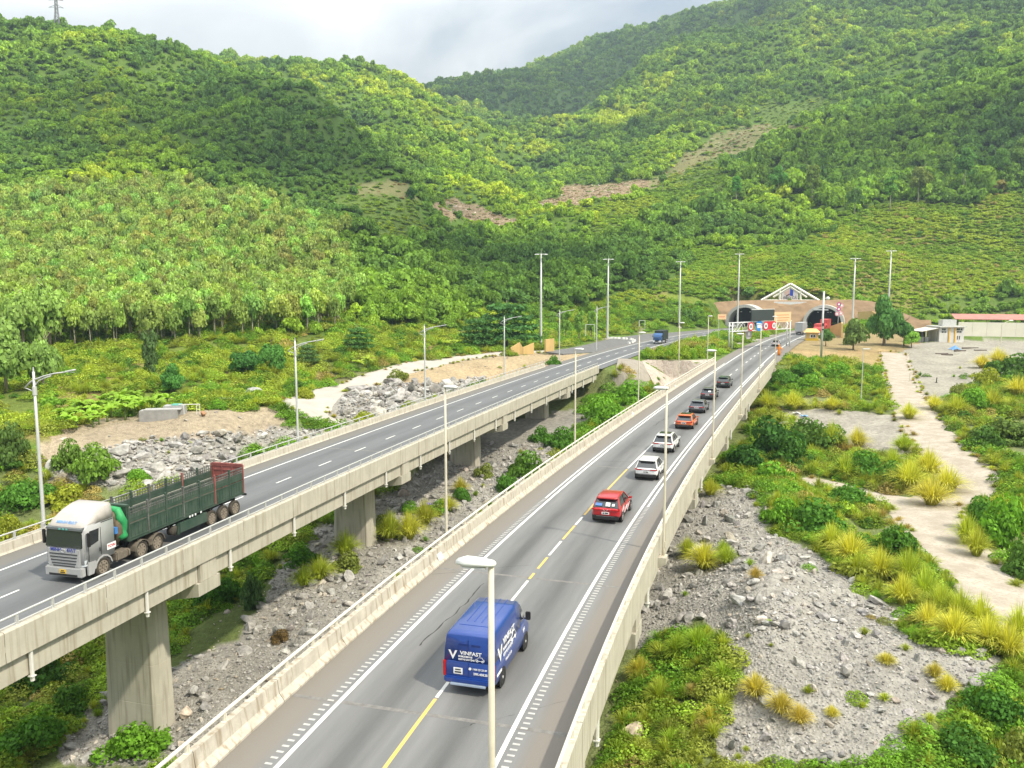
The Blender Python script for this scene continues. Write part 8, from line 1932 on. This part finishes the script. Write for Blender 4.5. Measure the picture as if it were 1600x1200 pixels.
# litter: white and violet rags caught in the rubble
for px, py, c, lb in ((667, 792, (.16, .10, .50), 'violet rag caught in the rubble between the bridges'), (1245, 648, (.75, .76, .78), 'white plastic litter at the edge of the bare ground'), (1257, 652, (.25, .45, .65), 'pale blue plastic litter at the edge of the bare ground')):
    p = hit(px, py); V = []; rng = np.random.default_rng(int(px)); n = 6
    for j in range(n):
        for i in range(n): V.append(((i / 5 - .5) * 1.1, (j / 5 - .5) * .9, .25 + rng.normal(0, .10)))
    tag(MB().use(paint('rag_%d' % px, c, rough=.8)).add(V, [(j * n + i, j * n + i + 1, (j + 1) * n + i + 1, (j + 1) * n + i) for j in range(n - 1) for i in range(n - 1)]).build('rag', None, loc=tuple(p)), lb, 'litter')

# ---- felled slopes: stumps, logs and pale stones
P = np.concatenate([spray(640, 840, 300, 620, 2.2), spray(820, 1280, 330, 760, 2.6)]); mk, px, py = masks(P[:, 0], P[:, 1], P[:, 2], ['cut1', 'cut2', 'cut3'])
m_ = (mk['cut1'] | mk['cut2'] | (mk['cut3'] & (RNG.random(len(P)) < .35))); P = P[m_]; n = len(P)
scatter('debris', 'felled trunks and pale stones on the cleared slopes', ROCKS_I, P, rand_spin(n, .3), RNG.uniform(.6, 2.2, (n, 1)) * np.stack([RNG.uniform(.6, 3.0, n), RNG.uniform(.5, 1.0, n), RNG.uniform(.4, .8, n)], -1), mixed(n, [np.array([.40, .29, .20]), np.array([.28, .20, .13]), np.array([.50, .42, .34]), np.array([.18, .22, .08])], [.4, .25, .2, .15]))
P = np.concatenate([spray(520, 840, 300, 620, 3.0), spray(820, 1300, 330, 800, 3.6)]); mk, px, py = masks(P[:, 0], P[:, 1], P[:, 2], ['cut1', 'cut2', 'cut3', 'cut4', 'field_a', 'field_b', 'field_c'])
m_ = np.where(mk['cut1'] | mk['cut2'], RNG.random(len(P)) < .22, np.where(mk['cut3'] | mk['cut4'], RNG.random(len(P)) < .5, mk['field_a'] | mk['field_b'] | mk['field_c'])); P = P[m_]; n = len(P); bar_ = (mk['cut1'] | mk['cut2'] | mk['cut3'] | mk['cut4'])[m_]
scatter('scrub', 'low regrowth on the cleared slopes', SHRUB_MID, P - [0, 0, .3], rand_spin(n), RNG.uniform(.8, 2.2, (n, 1)) * np.array([[1, 1, .6]]), np.where(bar_[:, None] & (RNG.random((n, 1)) < .5), np.array([[.36, .27, .15]]), np.array([[.22, .34, .06]])) * RNG.uniform(.7, 1.2, (n, 1)))

# grit, clods and grass creeping over the edges of the tracks
P = np.concatenate([spray(700, 1700, 40, 230, .9), spray(380, 900, 95, 210, 1.0)]); td = track_dist(P[:, 0], P[:, 1]); P = P[(td > -.9) & (td < .7) & (RNG.random(len(P)) < .55)]; n = len(P); h_ = RNG.random(n) < .55
scatter('gravel', 'grit and clods along the edges of the tracks', ROCKS_I, P[h_] + [0, 0, .05], rand_spin(h_.sum(), .4), RNG.uniform(.10, .38, (h_.sum(), 1)) * RNG.uniform(.6, 1.3, (h_.sum(), 3)), np.clip(grey(h_.sum(), (.36, .31, .24)), .05, .6))
scatter('grass', 'dry grass creeping over the edges of the tracks', TUFT_I, P[~h_], rand_spin((~h_).sum()), RNG.uniform(.35, .95, ((~h_).sum(), 1)) * np.array([[1, 1, .8]]), mixed((~h_).sum(), [OL, DR, YG], [.4, .35, .25]))
# ---------------------------------------------------------------- the damp air of the valley
m, nt = nmat('air'); N = nt.nodes.new
o_ = N('ShaderNodeOutputMaterial'); v_ = N('ShaderNodeVolumePrincipled'); v_.inputs['Color'].default_value = (0.68, 0.86, 1.0, 1); v_.inputs['Density'].default_value = 0.00018; v_.inputs['Anisotropy'].default_value = 0.25
nt.links.new(v_.outputs[0], o_.inputs['Volume'])
zlo, zhi = float(TV[:, 2].min()) - 1.0, float(TV[:, 2].max()) + 45.0
hz = MB().use(m).box((0, 0, (zlo + zhi) / 2), (4760, 4760, zhi - zlo)).build('haze'); tag(hz, 'thin pale haze filling the valley', kind='stuff')
print('haze', zlo, zhi)

# ---------------------------------------------------------------- CLOUDS: unseen, added overhead so that their shade lies in patches on the hills
m, nt = nmat('shade_cloud_body'); N = nt.nodes.new; K = nt.links.new
o_ = N('ShaderNodeOutputMaterial'); d_ = N('ShaderNodeBsdfDiffuse'); d_.inputs[0].default_value = (.85, .86, .88, 1); t_ = N('ShaderNodeBsdfTranslucent'); t_.inputs[0].default_value = (.85, .86, .88, 1); x_ = N('ShaderNodeBsdfTransparent')
a_ = N('ShaderNodeMixShader'); a_.inputs[0].default_value = .5; K(d_.outputs[0], a_.inputs[1]); K(t_.outputs[0], a_.inputs[2])
b_ = N('ShaderNodeMixShader'); b_.inputs[0].default_value = .46; K(x_.outputs[0], b_.inputs[1]); K(a_.outputs[0], b_.inputs[2]); K(b_.outputs[0], o_.inputs[0])
def shade_cloud(px, py, dist, rx_, ry_, rz_, seed, zc=1000.0):
    g = at_d(px, py, dist); k = (zc - g[2]) / SUN_DIR.z; c = (g[0] + SUN_DIR.x * k, g[1] + SUN_DIR.y * k, zc)
    rng = np.random.default_rng(seed); bm = bmesh.new()
    for i in range(16):
        s_ = rng.uniform(.28, .55); a = rng.uniform(0, 6.28); q = (1 - s_) * math.sqrt(rng.random())
        bmesh.ops.create_icosphere(bm, subdivisions=2, radius=s_, matrix=Matrix.Translation((q * math.cos(a), q * math.sin(a), rng.uniform(-.25, .35))))
    for v in bm.verts:
        v.co += v.co.normalized() * float(rng.normal(0, .02))
        v.co = Vector((v.co.x * rx_, v.co.y * ry_, max(v.co.z, -.35) * rz_))
    me = bpy.data.meshes.new('shade_cloud'); bm.to_mesh(me); bm.free(); me.materials.append(m)
    tag(link('shade_cloud', me, None, c), 'one of the unseen clouds added overhead to shade the hills', kind='stuff')
shade_cloud(430, 195, 440, 150, 105, 45, 1); shade_cloud(960, 130, 1400, 420, 300, 80, 2); shade_cloud(1430, 235, 520, 120, 85, 40, 3); shade_cloud(780, 400, 340, 70, 60, 30, 4); shade_cloud(1010, 215, 820, 110, 70, 40, 5); shade_cloud(60, 190, 460, 70, 60, 30, 6)

# ---------------------------------------------------------------- tell the members of small look-alike groups apart by their order in depth (ordinal words)
ORD = 'first second third fourth fifth sixth seventh eighth ninth tenth eleventh twelfth thirteenth fourteenth fifteenth sixteenth seventeenth eighteenth nineteenth twentieth'.split()
by = {}
for o in SC.objects:
    if o.parent is None and o.get('label') and o.get('category'): by.setdefault(o['label'], []).append(o)
for lb, os_ in by.items():
    if 2 <= len(os_) <= 20:
        os_.sort(key=lambda o: o.location.y)
        for i, o in enumerate(os_): o['label'] = ' '.join((lb + ', ' + ('nearest' if i == 0 else ORD[i] + ' nearest') + ' of these').split()[:16]) if len(lb.split()) <= 12 else lb
